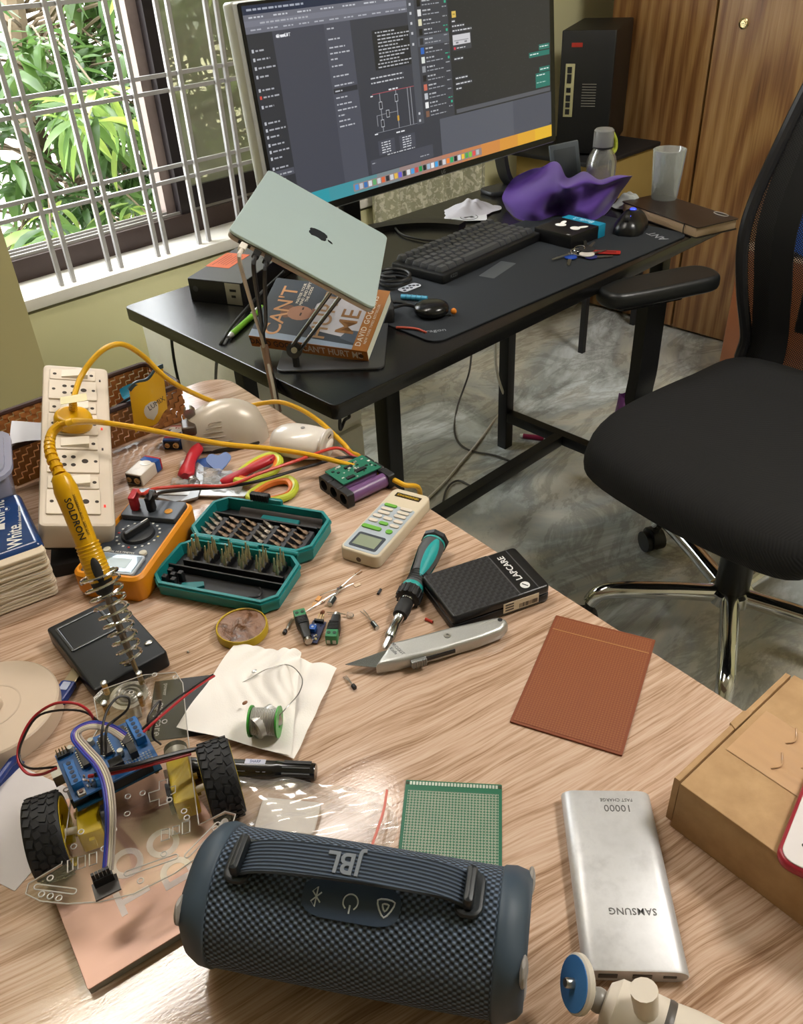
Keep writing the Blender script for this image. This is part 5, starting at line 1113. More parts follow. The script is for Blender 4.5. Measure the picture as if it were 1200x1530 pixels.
q.loft(rings).build('shell', mat('d9d2ca', .3, coat=.3), wc, ang=60)
df = MB().lathe([(.019, 0), (.020, .003), (.017, .0055), (0, .0055)], 28).build('end_face', mat('c3bab0', .35), wc, loc=(.036, 0, .022), rot=(0, R(90), 0)); df.scale = (1.05, 1.3, 1)
MB().ball((0, 0, .006), (.006, .011, .003)).build('oval_button', mat('e0d9d0', .3), df); MB().box((-.010, .004, .0057), (.002, .008, .0005)).build('slot', BLK, df, smooth=False)
MB().lathe([(.003, 0), (.003, .0004)], 12).build('round_mark', mat('8f8a86', .5), wc, loc=(.006, .0, .0441))
# ---------------- lithium battery pack with circuit board
bp_ = thing('battery_pack', 'pack of purple cells in black holders under a green board', 'battery pack', (.5785, .7107, TZ), R(-95.4))
AX, AY, AZ = .0641, .0649, .0205
for i in range(3): 
    c = MB().cyl((-AX / 2 + AX * (i + .5) / 3, -AY / 2 + .004, AZ / 2), (-AX / 2 + AX * (i + .5) / 3, AY / 2 - .004, AZ / 2), .0094, n=20).build('cell', mat('6d4a78', .35), bp_)
for sy in (-1, 1):
    hq = MB(); 
    for i in range(3):
        x = -AX / 2 + AX * (i + .5) / 3; ring0 = rr(AX / 3 - .0004, AZ, .003, 3); Tn = Matrix.Translation((x, sy * AY / 2, AZ / 2)) @ Matrix.Rotation(R(90), 4, 'X')
        o_ = [(a, b, -.005) for a, b in rr(AX / 3 - .0004, AZ, .003, 5)]; hq.loft([o_, [(a, b, .005) for a, b, _ in o_], [(a, b, .005) for a, b in circ(.0072, 24, a0=math.pi / 24)], [(a, b, -.005) for a, b in circ(.0072, 24, a0=math.pi / 24)]], T=Tn, close=True)
    hq.build('cell_holder', mat('141416', .5), bp_)
for i in range(3): MB().lathe([(.0062, 0), (.0062, .0006), (.0035, .0006), (.0035, .0016), (0, .0016)], 16).build('cell_terminal', mat('8a7d60', .35, .8), bp_, loc=(-AX / 2 + AX * (i + .5) / 3, -AY / 2 + .002, AZ / 2), rot=(R(90), 0, 0))
cbp = MB().box((-.010, .002, AZ + .0018), (.041, .060, .0016)).build('circuit_board', mat('1e6a52', .4), bp_, smooth=False)
r_ = random.Random(21)
for i in range(30):
    MB().box((-.010 + r_.uniform(-.018, .018), .002 + r_.uniform(-.027, .027), AZ + .003), (r_.choice((.0015, .003)), r_.choice((.002, .0035)), .0012)).build('chip_resistor', (mat('b9bcb8', .4), BLK, mat('cfd2cc', .3))[i % 3], cbp, smooth=False)
for x, y, sx, sy in ((-.002, .008, .006, .016), (-.018, .0, .004, .012), (.004, -.012, .005, .012)): MB().rbox((x, y, AZ + .0034), (sx, sy, .0022), .0005, .0004).build('chip', BLK, cbp)
# ---------------- air conditioner remote
rc = thing('remote_control', 'cream remote control with green buttons and grey display', 'remote control', (.5375, .6115, TZ), R(-72.7))
RX, RY, RZ = .0515, .1345, .0175
MB().slab(rr(RX, RY, .008, 5), 0, RZ, .0025, 3).build('case', mat('cfc2ab', .42), rc)
fp_ = MB().slab(rr(RX - .006, RY - .040, .004, 4, 0, -.0165), RZ, RZ + .0004, .0002).build('grey_panel', mat('a9b3bd', .4), rc)
MB().slab(rr(.036, .0275, .003, 4, 0, -.046), RZ + .0002, RZ + .0010, .0003).build('display_frame', mat('3c434c', .4), rc)
MB().box((0, -.0465, RZ + .0011), (.029, .0195, .0004)).build('display', mat('8b9683', .15, coat=.6), rc, smooth=False)
def rbtn(x, y, w, h, m): MB().slab(rr(w, h, h / 2.3, 4), RZ + .0003, RZ + .0022, .0008).build('button', m, rc, loc=(x, y, 0))
G_ = mat('67a83a', .4); Cb = mat('d3c9bc', .4)
rbtn(-.010, .028, .017, .0055, G_); 
for i in range(2): rbtn(-.0105, .0195 - i * .008, .016, .0055, Cb)
for i in range(3): rbtn(.0115, .0275 - i * .008, .016, .0055, Cb)
for x, y, m in ((-.0145, .003, Cb), (0, .0025, Cb), (.0145, .0015, Cb), (-.0145, -.007, Cb), (0, -.008, G_), (.0145, -.008, Cb)): rbtn(x, y, .012, .0058, m)
rbtn(-.009, -.0205, .026, .0068, G_); rbtn(.014, -.020, .0085, .0075, G_)
nb_ = MB().box((0, .054, RZ + .0003), (.034, .008, .0006)).build('name_plate', mat('2a1c10', .3), rc, smooth=False)
text('VENDERMONCE', .0052, mat('c9a92e', .35), nb_, (0, .054, RZ + .0007), (0, 0, R(180)), .0001, sx=.78, bold=.01)
MB().lathe([(.0032, 0), (.0032, .0005), (.002, .0005)], 12).build('infrared_eye', mat('4a3a2a', .3), rc, loc=(0, -RY / 2 + .0002, RZ * .4), rot=(R(90), 0, 0))
# ================================================================ THINGS ON THE WOOD TABLE, near half
# ---------------- ratchet screwdriver
s0 = P(654, 800, TZ + .0165); s1 = P(576, 966, TZ + .006); sd = thing('ratchet_screwdriver', 'teal and grey ratchet screwdriver with a steel shank', 'screwdriver', s1)
sax = (s0 - s1); SL = sax.length; ST = sax.to_track_quat('Z', 'Y').to_matrix().to_4x4(); M_GREY = mat('4a4d50', .55)
def sub(name, prof, m, n=22): return MB().lathe([(r_, z * SL) for r_, z in prof], n, ST).build(name, m, sd)
sub('bit', [(.0016, -.02), (.0034, .0), (.0034, .08)], STEEL, 6); sub('shank', [(.0052, .07), (.0056, .08), (.0056, .16), (.0050, .165), (.0050, .25), (.0056, .255)], mat('b9bcbd', .2, 1.0))
sub('black_sleeve', [(.0052, .24), (.0078, .25), (.0086, .30), (.0080, .36), (.0062, .375)], BLKM); sub('steel_washer', [(.0088, .365), (.0088, .378)], CHROME)
rk = sub('ratchet_ring', [(.0100, .38), (.0128, .39), (.0132, .44), (.0124, .465)], BLK)
for i in range(16):
    a = i * 2 * math.pi / 16; MB().box((0, 0, 0), (.0016, .0016, .07 * SL), T=ST @ Matrix.Translation((.0130 * math.cos(a), .0130 * math.sin(a), .425 * SL))).build('knurl', BLKM, rk, smooth=False)
sub('teal_ring', [(.0122, .465), (.0126, .475), (.0120, .495)], mat('1c9490', .4))
hd_ = sub('handle_grip', [(.0112, .495), (.0095, .54), (.0092, .60), (.0110, .70), (.0135, .80), (.0140, .86), (.0128, .90)], M_GREY)
for i in range(5): MB().lathe([(.0098, (.525 + i * .02) * SL), (.0106, (.53 + i * .02) * SL), (.0098, (.537 + i * .02) * SL)], 20, ST, cap=(False, False)).build('grip_ridge', mat('3a3c3f', .6), hd_)
def tealpatch(phi0, w, z0, z1):
    q = MB()
    def fn(u, v):
        z = z0 + (z1 - z0) * v; rad = .0100 + .0045 * max(0, math.sin((z - .5) * 3.6)); rad = .0096 + (.0048 * ((z - .55) / .3) if z > .55 else 0); rad = min(rad, .0142) + .0003
        ww = w * math.sin(math.pi * min(1, max(0, v * .94 + .03))) ** .7; a = phi0 + (u - .5) * ww; return ST @ Vector((rad * math.cos(a), rad * math.sin(a), z * SL))
    return q.grid(8, 14, fn)
side = ST.to_3x3().inverted() @ (CAM - s0); ph0 = math.atan2(side.y, side.x)
for dp, w in ((.15, 1.15), (2.3, 1.1), (-2.0, 1.1)): tealpatch(ph0 + dp, w, .56, .885).build('teal_inlay', mat('17989a', .35), hd_, ang=70)
sub('collar', [(.0132, .90), (.0136, .915)], mat('1c9490', .4)); sub('end_cap', [(.0142, .915), (.0158, .925), (.0160, .955), (.0145, .965), (.0120, .968), (0, .968)], mat('202327', .4), 8)
# ---------------- drive case (black, carbon pattern)
k = N('carbon_pattern'); v = k.coord((1, 1, 1)); sp = k.n('ShaderNodeSeparateXYZ'); k.l(v, sp.inputs[0])
fa = k.math('FRACT', k.math('MULTIPLY', sp.outputs['X'], 230)); fb = k.math('FRACT', k.math('MULTIPLY', sp.outputs['Y'], 230)); hx = k.math('GREATER_THAN', k.math('FRACT', k.math('MULTIPLY', k.math('ADD', k.math('FLOOR', k.math('MULTIPLY', sp.outputs['X'], 230)), k.math('FLOOR', k.math('MULTIPLY', sp.outputs['Y'], 230))), .5)), .25)
hh_ = k.math('ADD', k.math('MULTIPLY', hx, k.math('SUBTRACT', 1.0, fa)), k.math('MULTIPLY', k.math('SUBTRACT', 1.0, hx), fb))
k.set(Base_Color=k.ramp(hh_, [(.1, '0d0d0f'), (.9, '2c2c30')]), Roughness=.35); k.bump(hh_, .6, .0006); M_CARB = k.m
dc = thing('drive_case', 'black hard drive case with carbon pattern lid', 'drive case', (.5285, .4500, TZ), R(-110.6))
HX, HY, HZ = .0755, .1145, .022
MB().slab(rr(HX, HY, .005, 4), .002, HZ * .5, .001).build('lower_shell', mat('121214', .4), dc); sh = MB().slab(rr(HX, HY, .005, 4), HZ * .5 + .0003, HZ, .003, 3).build('upper_shell', mat('151517', .32), dc)
MB().slab(rr(HX - .003, .076, .002, 3, 0, -.0165), HZ - .0002, HZ + .0003, .0002).build('carbon_lid', M_CARB, sh)
for y in (.0222, .0445): MB().box((0, y, HZ + .0001), (HX - .005, .0012, .0003)).build('seam', mat('4a4a4e', .4), sh, smooth=False)
text('LAPCARE', .0105, mat('d8d8d8', .4), sh, (-.006, .0335, HZ + .0002), (0, 0, R(180)), .0001, bold=.012); MB().lathe([(.0052, HZ), (.0052, HZ + .0003)], 18).build('round_logo', mat('d8d8d8', .4), sh, loc=(.0255, .0335, 0))
MB().box((.0255, .0335, HZ + .0004), (.007, .0012, .0002), R(35)).build('logo_bar', BLK, sh, smooth=False)
lb_ = MB().box((HX / 2 + .0003, .022, HZ * .5), (.0006, .042, .0125)).build('barcode_label', mat('d8cdb8', .5), dc, smooth=False)
r_ = random.Random(2)
for i in range(14): MB().box((HX / 2 + .0008, .022 - .002 + i * .0016, HZ * .5 - .0022), (.0002, r_.choice((.0005, .001)), .0055)).build('bar', BLK, lb_, smooth=False)
for j in range(3): MB().box((HX / 2 + .0008, .008, HZ * .5 + .004 - j * .0035), (.0002, .010, .0016)).build('label_print', mat('4a4440', .5), lb_, smooth=False)
for x in (-1, 1):
    for y in (-1, 1): MB().rbox((x * .03, y * .046, .0015), (.008, .008, .003), .002, .001).build('foot', BLK, dc)
# ---------------- utility knife
k0 = P(560, 1003, TZ); k1 = P(757, 945, TZ); kn = thing('utility_knife', 'silver utility knife with its blade out', 'utility knife', k0, math.atan2((k1 - k0).y, (k1 - k0).x)); KL = (k1 - k0).length
q = MB(); outl = [(0, -.007), (.02, -.0105), (KL * .45, -.0125), (KL * .75, -.012), (KL - .010, -.0095), (KL, -.002), (KL, .004), (KL - .006, .010), (KL * .6, .0145), (KL * .25, .0160), (.024, .0165)]
M_KN = mat('b3b4b2', .38, .75, var=.12, vs=900, bump=.25, bs=1500)
q.slab(outl, .001, .0165, .004, 3).build('handle', M_KN, kn)
MB().prism([(-.026, .0112), (.004, -.006), (.03, -.008), (.03, .013), (.02, .0145)], .0082, .0092).build('blade', mat('8d9298', .2, 1.0), kn, smooth=False)
MB().lathe([(.0038, .0162), (.0036, .0172), (.0015, .0172), (.0015, .0166)], 16).build('screw', STEEL, kn, loc=(KL * .55, .003, 0))
MB().lathe([(.0024, .0160), (.0024, .0168)], 14).build('hang_hole', BLK, kn, loc=(KL - .006, .0035, 0))
MB().box((KL * .40, -.0128, .0095), (.046, .0018, .004)).build('slot', BLK, kn, smooth=False)
sl_ = MB().rbox((KL * .29, -.0140, .0095), (.016, .005, .008), .001, .001).build('slider', mat('8f9190', .35, .8), kn)
for i in range(6): MB().box((KL * .29 - .0062 + i * .0025, -.0168, .0095), (.0010, .0012, .008)).build('slider_ridge', mat('6f7170', .35, .8), sl_, smooth=False)
text('PROSKIT\nKnife', .0052, mat('6a6a6c', .5), kn, (.024, .004, .0167), (0, 0, R(-75)), .0001)
# ---------------- perf boards
def m_perf(name, base, dot, pitch, rad, ring):
    k = N(name); v = k.coord((1, 1, 1)); sp = k.n('ShaderNodeSeparateXYZ'); k.l(v, sp.inputs[0])
    f = lambda o: k.math('SUBTRACT', k.math('FRACT', k.math('MULTIPLY', o, 1 / pitch)), .5)
    d = k.math('SQRT', k.math('ADD', k.math('POWER', f(sp.outputs['X']), 2.0), k.math('POWER', f(sp.outputs['Y']), 2.0)))
    c = k.ramp(d, [(0, ring), (rad * .5, ring), (rad * .55, dot), (rad, dot), (rad + .03, base)]); wear = k.noise(v, 60, 4)
    k.set(Base_Color=k.mix(k.math('MULTIPLY', wear, .35), c, base), Roughness=.45); return k.m
bp1 = thing('brown_perfboard', 'rust brown perforated circuit board near the table edge', 'circuit board', (.5013, .2998, TZ), R(-68.6))
MB().slab(rr(.1015, .1528, .001, 2), 0, .002, .0003).build('board', mat('7c3f22', .5), bp1); MB().box((0, 0, .0021), (.0965, .1478, .0003)).build('copper_side', m_perf('brown_perf', '7a3e22', 'a4683a', .00254, .30, '5a2c18'), bp1, smooth=False)
MB().box((0, .055, .0024), (.0965, .0007, .0002)).build('score_line', mat('b98a56', .5), bp1, smooth=False)
bp2 = thing('green_perfboard', 'green prototyping board with rows of tinned holes', 'circuit board', (.2953, .2833, TZ), R(-49.9))
MB().slab(rr(.0811, .0872, .001, 2), 0, .0016, .0003).build('board', mat('136045', .4), bp2); MB().box((.0, -.004, .0017), (.0755, .0745, .0003)).build('pad_field', m_perf('green_perf', '1c5c40', 'b9bfae', .00262, .36, '3a4a38'), bp2, smooth=False)
for i in range(28): MB().box((-.036 + i * .00267, .0405, .0017), (.0018, .0032, .0003)).build('edge_pad', mat('b4beb2', .35, .4), bp2, smooth=False)
for x in (-.0388, .0388): MB().lathe([(.0016, .0016), (.0016, .0019)], 10).build('mount_hole', mat('2c3a20', .5), bp2, loc=(x, .0405, 0))
# ---------------- cardboard box, phone
k = N('kraft_cardboard'); v = k.coord(); n1 = k.noise(v, 40, 5, .6); n2 = k.noise(v, 500, 2)
k.set(Base_Color=k.ramp(n1, [(.3, 'a48057'), (.7, 'b9966b')]), Roughness=.75); k.bump(n2, .15, .0004); M_KRAFT = k.m
cx = thing('cardboard_box', 'brown cardboard mailer box at the right table edge', 'box', (.418, .165, TZ), R(-4))
WX_, WY_, WZ_ = .163, .235, .055
MB().slab([(0, -WY_), (WX_, -WY_), (WX_, -.006), (0, -.006)], 0, WZ_ - .002, .001).build('body', M_KRAFT, cx)
MB().slab([(-.001, -WY_ - .001), (WX_ + .001, -WY_ - .001), (WX_ + .001, -.0065), (-.001, -.0065)], WZ_ - .0025, WZ_, .0008).build('lid', M_KRAFT, cx)
MB().slab([(.001, -.005), (WX_ - .001, -.005), (WX_ - .001, .0), (.001, .0)], .004, WZ_ - .0005, .0012).build('tuck_flap', M_KRAFT, cx)
MB().slab([(.075, -.0055), (.10, -.0055), (.097, .001), (.078, .001)], WZ_ - .003, WZ_ + .0004, .0004).build('flap_tab', M_KRAFT, cx)
k = N('packing_tape'); v = k.coord(); w = k.n('ShaderNodeTexWave', wave_type='BANDS', bands_direction='X'); w.inputs['Scale'].default_value = 22; w.inputs['Distortion'].default_value = 2.0; k.l(v, w.inputs['Vector'])
k.set(Base_Color=rgb('c09a74'), Roughness=.28, Coat_Weight=.3); k.bump(k.math('ADD', w.outputs['Fac'], k.math('MULTIPLY', k.noise(v, 90, 3), .8)), .35, .0015)
MB().grid(24, 12, lambda u, v: (.052 + .058 * u, -.012 - .16 * v, WZ_ + .0006 + .0008 * abs(math.sin(u * 22)) * min(1, v * 4))).build('packing_tape', k.m, cx)
for i, (u, v0) in enumerate(((.068, -.045), (.085, -.06), (.075, -.085), (.098, -.04))): MB().tube([(u - .008, v0, WZ_ + .0014), (u, v0 - .004, WZ_ + .002), (u + .012, v0 + .002, WZ_ + .0014)], .0007, 5, 4).build('tape_crease', k.m, cx)
pz = TZ + WZ_ + .002
pq = thing('white_phone', 'white phone in a red case lying on the cardboard box', 'phone', P(1170, 1268, pz + .009), 0); pyaw = math.atan2((P(1200, 1185, pz) - P(1170, 1262, pz)).y, (P(1200, 1185, pz) - P(1170, 1262, pz)).x); pq.rotation_euler = (0, 0, pyaw - R(90)); pq.location.z = pz
MB().slab(rr(.075, .152, .012, 6, .0375 - .003, .076 - .010), 0, .0085, .003, 3).build('red_case', mat('a82438', .3, trans=.2), pq)
MB().slab(rr(.070, .147, .010, 6, .0345, .066), .0080, .0095, .0007).build('white_back', mat('d9d3d3', .25), pq)
for x, y, r_ in ((.012, .020, .0011), (.011, .010, .0014)): MB().lathe([(r_, .0095), (r_, .0098)], 10).build('speaker_hole', BLK, pq, loc=(x, y, 0))
# ---------------- power bank
pb = thing('power_bank', 'silver metal power bank beside the blue speaker', 'power bank', (.3481, .1614, TZ), R(-47.2))
QX, QY, QZ = .0712, .1440, .0140
q = MB(); prof = []
for i in range(9):
    a = -math.pi / 2 + math.pi * i / 8; prof.append((QX / 2 - .0105 + .0105 * math.cos(a), QZ / 2 + QZ / 2 * math.sin(a)))
ring = [(x, z) for x, z in prof] + [(-x, z) for x, z in reversed(prof)]
k = N('brushed_silver'); v = k.coord(); k.set(Base_Color=k.ramp(k.noise(v, 35, 5, .65), [(.3, 'b8b8ba'), (.5, 'cacacc'), (.7, 'c0c0c2')]), Metallic=.4, Roughness=k.math('ADD', k.math('MULTIPLY', k.noise(v, 14, 4), .25), .28))
q.loft([[(x * .985, s_ * (QY / 2), QZ / 2 + (z - QZ / 2) * .93) for x, z in ring] if e else [(x, s_ * (QY / 2 - .0012), z) for x, z in ring] for s_, e in ((-1, 1), (-1, 0), (1, 0), (1, 1))]).build('shell', k.m, pb)
text('SAMSUNG', .0072, mat('5c5a5a', .4), pb, (.004, -.030, QZ + .0001), (0, 0, R(180)), .0001, bold=.012, space=1.05); text('10000', .0088, mat('5c5a5a', .4), pb, (.007, .0555, QZ + .0001), (0, 0, R(180)), .0001); text('FAST CHARGE', .0040, mat('5c5a5a', .4), pb, (.007, .0630, QZ + .0001), (0, 0, R(180)), .0001)
for x, w, h in ((-.019, .013, .0048), (.004, .013, .0048), (.0225, .009, .0026)):
    MB().rbox((x, -QY / 2 - .0002, QZ / 2), (w, .0008, h), .001, .0003, T=None).build('port', mat('4a4644', .5), pb)
# ---------------- mini tripod
t0 = P(908, 1502, TZ + .030); t1 = P(1045, 1578, TZ + .026); tp_ = thing('mini_tripod', 'white mini tripod with a blue camera plate', 'tripod', (t0.x, t0.y, TZ)); to_ = Vector(tp_.location)
tax = (t1 - t0).normalized(); TT = Matrix.Translation(t0 - to_) @ tax.to_track_quat('Z', 'Y').to_matrix().to_4x4(); M_TRI = mat('d3c9bb', .42)
MB().lathe([(.0, -.004), (.013, -.002), (.0185, .004), (.0195, .016), (.0205, .024), (.0210, .033)], 26, TT).build('ball_housing', M_TRI, tp_)
MB().lathe([(.0210, .033), (.0214, .035), (.0214, .036), (.0210, .038)], 26, TT, cap=(False, False)).build('dark_ring', mat('55504c', .4), tp_)
MB().lathe([(.0212, .038), (.0228, .050), (.0236, .085), (.023, .12)], 26, TT).build('column', M_TRI, tp_)
kb_ = MB().cyl(TT @ Vector((0, .016, .022)), TT @ Vector((.002, .036, .016)), .0075, .0085, n=14).build('clamp_knob', M_TRI, tp_)
MB().ball(tuple(TT @ Vector((0, 0, -.006))), .0078).build('ball', mat('8a8680', .3), tp_)
pc0 = P(862, 1470, TZ + .046) - to_; stem0 = TT @ Vector((0, 0, -.008)); pd = ((pc0 - stem0).normalized() + Vector((-.55, .25, -.25))).normalized(); PT_ = Matrix.Translation(pc0) @ (Matrix(pd.to_track_quat('Z', 'Y').to_matrix()).to_4x4())
MB().cyl(stem0, pc0, .0046, .0046).build('neck', mat('a8a49c', .4), tp_)
dsk = MB().lathe([(.006, -.005), (.0165, -.0035), (.0178, -.002), (.0178, .001), (.0165, .002)], 28, PT_).build('plate', mat('c9c1b4', .4), tp_); MB().lathe([(.0163, .002), (.0163, .0026), (0, .0026)], 28, PT_).build('blue_pad', mat('3f78b8', .5), dsk); MB().lathe([(.0032, .0026), (.0032, .0075), (.0026, .0085), (0, .0085)], 14, PT_).build('screw', STEEL, dsk)
text('M', .006, mat('4a4844', .5), tp_, loc=TT @ Vector((0, .0236, .062)), depth=.0001, rot=(R(-50), 0, R(-60)))
# ---------------- portable speaker
jl = P(312, 1331, TZ + .0475); jr = P(781, 1413, TZ + .0475); jc = (jl + jr) / 2; jyaw = math.atan2((jr - jl).y, (jr - jl).x); JH = (jr - jl).length / 2; JR = .0458
jb = thing('portable_speaker', 'dark blue cylindrical fabric speaker with carry strap', 'speaker', (jc.x, jc.y, TZ), jyaw); JM = Matrix.Translation((jc.x, jc.y, TZ)) @ Matrix.Rotation(jyaw, 4, 'Z'); JI = JM.inverted()
k = N('speaker_fabric'); tc = k.n('ShaderNodeTexCoord'); sp = k.n('ShaderNodeSeparateXYZ'); k.l(tc.outputs['Object'], sp.inputs[0])
an_ = k.math('MULTIPLY', k.math('ARCTAN2', k.math('SUBTRACT', sp.outputs['Z'], .048), sp.outputs['Y']), .0468)
s1_ = k.math('SINE', k.math('MULTIPLY', sp.outputs['X'], 2 * math.pi / .0056)); s2_ = k.math('SINE', k.math('MULTIPLY', an_, 2 * math.pi / .0048))
hgt = k.math('MULTIPLY', s1_, s2_); k.set(Base_Color=k.ramp(k.math('ADD', k.math('MULTIPLY', hgt, .5), .5), [(.25, '1a2028'), (.5, '364352'), (.8, '64748a')]), Roughness=.8); k.bump(hgt, .8, .0012); M_FAB = k.m
def jring(x, r_, n=48): return [(x, r_ * math.cos(2 * math.pi * i / n), .048 + r_ * math.sin(2 * math.pi * i / n) * .985) for i in range(n)]
MB().loft([jring(-JH + .016, JR), jring(-JH * .5, JR + .0006), jring(0, JR + .0009), jring(JH * .5, JR + .0006), jring(JH - .016, JR)]).build('fabric_body', M_FAB, jb, ang=60)
M_RUB = mat('3a4856', .5)
for sg in (-1, 1):
    def cap_ring(x, base, amp, n=60): return [(sg * x, (base + amp * max(0, math.sin(3 * a + .6)) ** 2) * math.cos(a), .048 + (base + amp * max(0, math.sin(3 * a + .6)) ** 2) * .985 * math.sin(a)) for a in [2 * math.pi * i / n * sg for i in range(n)]]
    q = MB(); q.loft([cap_ring(JH - .0165, JR + .0002, 0), cap_ring(JH - .015, JR + .0014, .0), cap_ring(JH - .008, JR + .0006, .0022), cap_ring(JH, JR - .0035, .0045), cap_ring(JH + .0035, JR - .008, .004), cap_ring(JH + .002, JR - .013, .001), cap_ring(JH - .005, JR - .016, 0)]); q.build('end_bumper', M_RUB, jb, ang=60)
    MB().loft([[(sg * (JH - .0045), r2 * math.cos(a), .048 + r2 * math.sin(a)) for a in [2 * math.pi * i / 32 * sg for i in range(32)]] for r2 in (.031,)] + [[(sg * (JH - .0005), r2 * math.cos(a), .048 + r2 * math.sin(a)) for a in [2 * math.pi * i / 32 * sg for i in range(32)]] for r2 in (.026, .012)]).build('passive_radiator', mat('23282e', .35), jb)
    for i in range(3): 
        a = (math.pi / 2 - .6) / 3 + i * 2 * math.pi / 3; MB().ball((sg * (JH + .002), (JR - .006) * math.cos(a), .048 + (JR - .006) * math.sin(a)), (.003, .010, .010)).build('bumper_pad', mat('8f8a86', .45), jb)
def oncyl(px, py):
    o = JI @ CAM; d = (JM.to_3x3().inverted() @ ray(px, py)); oy, oz = o.y, o.z - .048; A = d.y ** 2 + d.z ** 2; B = oy * d.y + oz * d.z; Cc = oy * oy + oz * oz - JR ** 2; D = B * B - A * Cc; t = (-B - math.sqrt(max(D, 0))) / A; p = o + d * t; return p.x, math.atan2(p.z - .048, p.y)
def cyp(x, a, r_): return Vector((x, r_ * math.cos(a), .048 + r_ * math.sin(a)))
ax0, aa0 = oncyl(362, 1288); ax1, aa1 = oncyl(703, 1338); amid = (aa0 + aa1) / 2
strap = [cyp(ax0, aa0, JR + .003), cyp(ax0 + .012, aa0, JR + .010)] + [cyp(ax0 + (ax1 - ax0) * t, aa0 + (aa1 - aa0) * t + .02 * math.sin(math.pi * t), JR + .011 + .006 * math.sin(math.pi * t)) for t in (.2, .35, .5, .65, .8)] + [cyp(ax1 - .012, aa1, JR + .010), cyp(ax1, aa1, JR + .003)]
tang = Vector((0, -math.sin(amid), math.cos(amid)))
k = N('strap_webbing'); tc = k.n('ShaderNodeTexCoord'); sp = k.n('ShaderNodeSeparateXYZ'); k.l(tc.outputs['Object'], sp.inputs[0]); cc_ = k.math('ADD', k.math('MULTIPLY', sp.outputs['Y'], tang.y), k.math('MULTIPLY', sp.outputs['Z'], tang.z))
wv_ = k.math('SINE', k.math('MULTIPLY', cc_, 2 * math.pi / .0026)); k.set(Base_Color=k.ramp(k.math('ADD', k.math('MULTIPLY', wv_, .5), .5), [(.2, '242d38'), (.8, '465466')]), Roughness=.8); k.bump(wv_, .7, .001)
sr_ = MB().ribbon(strap, .0225, .003, 8, side=tang).build('carry_strap', k.m, jb, ang=60)
rad = Vector((0, math.cos(amid), math.sin(amid))); jm3 = Matrix((Vector((-1, 0, 0)), tang, rad)).transposed()
tx = text('JBL', .0205, mat('6d747c', .6), sr_, depth=.0006, bold=.02, sx=.85); tx.matrix_local = Matrix.Translation(cyp((ax0 + ax1) / 2 - .004, amid + .022, JR + .0190)) @ jm3.to_4x4() @ Matrix.Diagonal((.85, 1, 1, 1))
for xx, aa in ((ax0, aa0), (ax1, aa1)):
    rd = Vector((0, math.cos(aa), math.sin(aa))); tg = Vector((0, -math.sin(aa), math.cos(aa))); b_ = MB()
    mt_ = Matrix.Translation(cyp(xx, aa, JR - .001)) @ Matrix((Vector((1, 0, 0)), tg, rd)).transposed().to_4x4()
    mo = MB().slab(rr(.018, .032, .007, 4), 0, .005, .002, T=mt_).build('strap_mount', mat('20262c', .45), jb); MB().slab(rr(.007, .027, .003, 4), .004, .0155, .003, T=mt_).build('strap_hook', mat('1a1f24', .4), mo)
pxa, paa = oncyl(525, 1347); rd = Vector((0, math.cos(paa), math.sin(paa)))
q = MB(); q.grid(20, 8, lambda u, v: tuple(cyp(pxa + (u - .5) * .064 * (1 - .12 * abs(2 * v - 1) ** 4), paa + (v - .5) * .52 * (1 - .25 * abs(2 * u - 1) ** 6), JR + .0016))); cp = q.build('control_panel', mat('36455a', .45), jb, ang=70)
tgc = Vector((0, -math.sin(paa), math.cos(paa))); icm = Matrix((Vector((-1, 0, 0)), tgc, rd)).transposed().to_4x4(); M_IC = mat('c4ccd4', .5)
def icon(dx, build, nm):
    q = MB(); build(q); o = q.build(nm, M_IC, cp, smooth=False); o.matrix_local = Matrix.Translation(cyp(pxa + dx, paa + .02, JR + .0020)) @ icm
icon(.0, lambda q: (q.tube([(.0048 * math.cos(a), .0048 * math.sin(a), 0) for a in [R(125 + i * 29) for i in range(11)]], .0005, 5, 2), q.box((0, .0042, 0), (.0010, .005, .0008))), 'power_icon')
icon(-.0225, lambda q: (q.tube([(-.003, -.003, 0), (.003, .003, 0), (0, .006, 0), (0, -.006, 0), (.003, -.003, 0), (-.003, .003, 0)], .0005, 5, 1)), 'bluetooth_icon')
icon(.0225, lambda q: (q.tube([(0, .0055, 0), (-.0055, -.004, 0), (.0055, -.004, 0)], .0006, 5, 4, closed=True), q.tube([(0, .002, 0), (-.002, -.002, 0), (.002, -.002, 0)], .0006, 5, 3, closed=True)), 'party_icon')
# ---------------- clear plastic bag, marker pen
pbg = thing('clear_plastic_bag', 'clear crinkled plastic bag behind the speaker', 'plastic bag', P(455, 1215, TZ + .002), yaw_px((370, 1200), (550, 1218)))
k = N('clear_film'); tr = k.n('ShaderNodeBsdfTransparent'); gl_ = k.n('ShaderNodeBsdfGlossy'); gl_.inputs['Roughness'].default_value = .12; mx = k.n('ShaderNodeMixShader'); lw_ = k.n('ShaderNodeLayerWeight'); lw_.inputs['Blend'].default_value = .35
df_ = k.n('ShaderNodeBsdfDiffuse'); df_.inputs['Color'].default_value = rgb('d8d2cc'); m2 = k.n('ShaderNodeMixShader'); m2.inputs[0].default_value = .16; k.l(k.ramp(lw_.outputs['Facing'], [(0, .06), (1, .5)]), mx.inputs[0]); k.l(tr.outputs[0], mx.inputs[1]); k.l(gl_.outputs[0], mx.inputs[2]); k.l(mx.outputs[0], m2.inputs[1]); k.l(df_.outputs[0], m2.inputs[2]); k.l(m2.outputs[0], k.out.inputs['Surface']); M_FILM = k.m
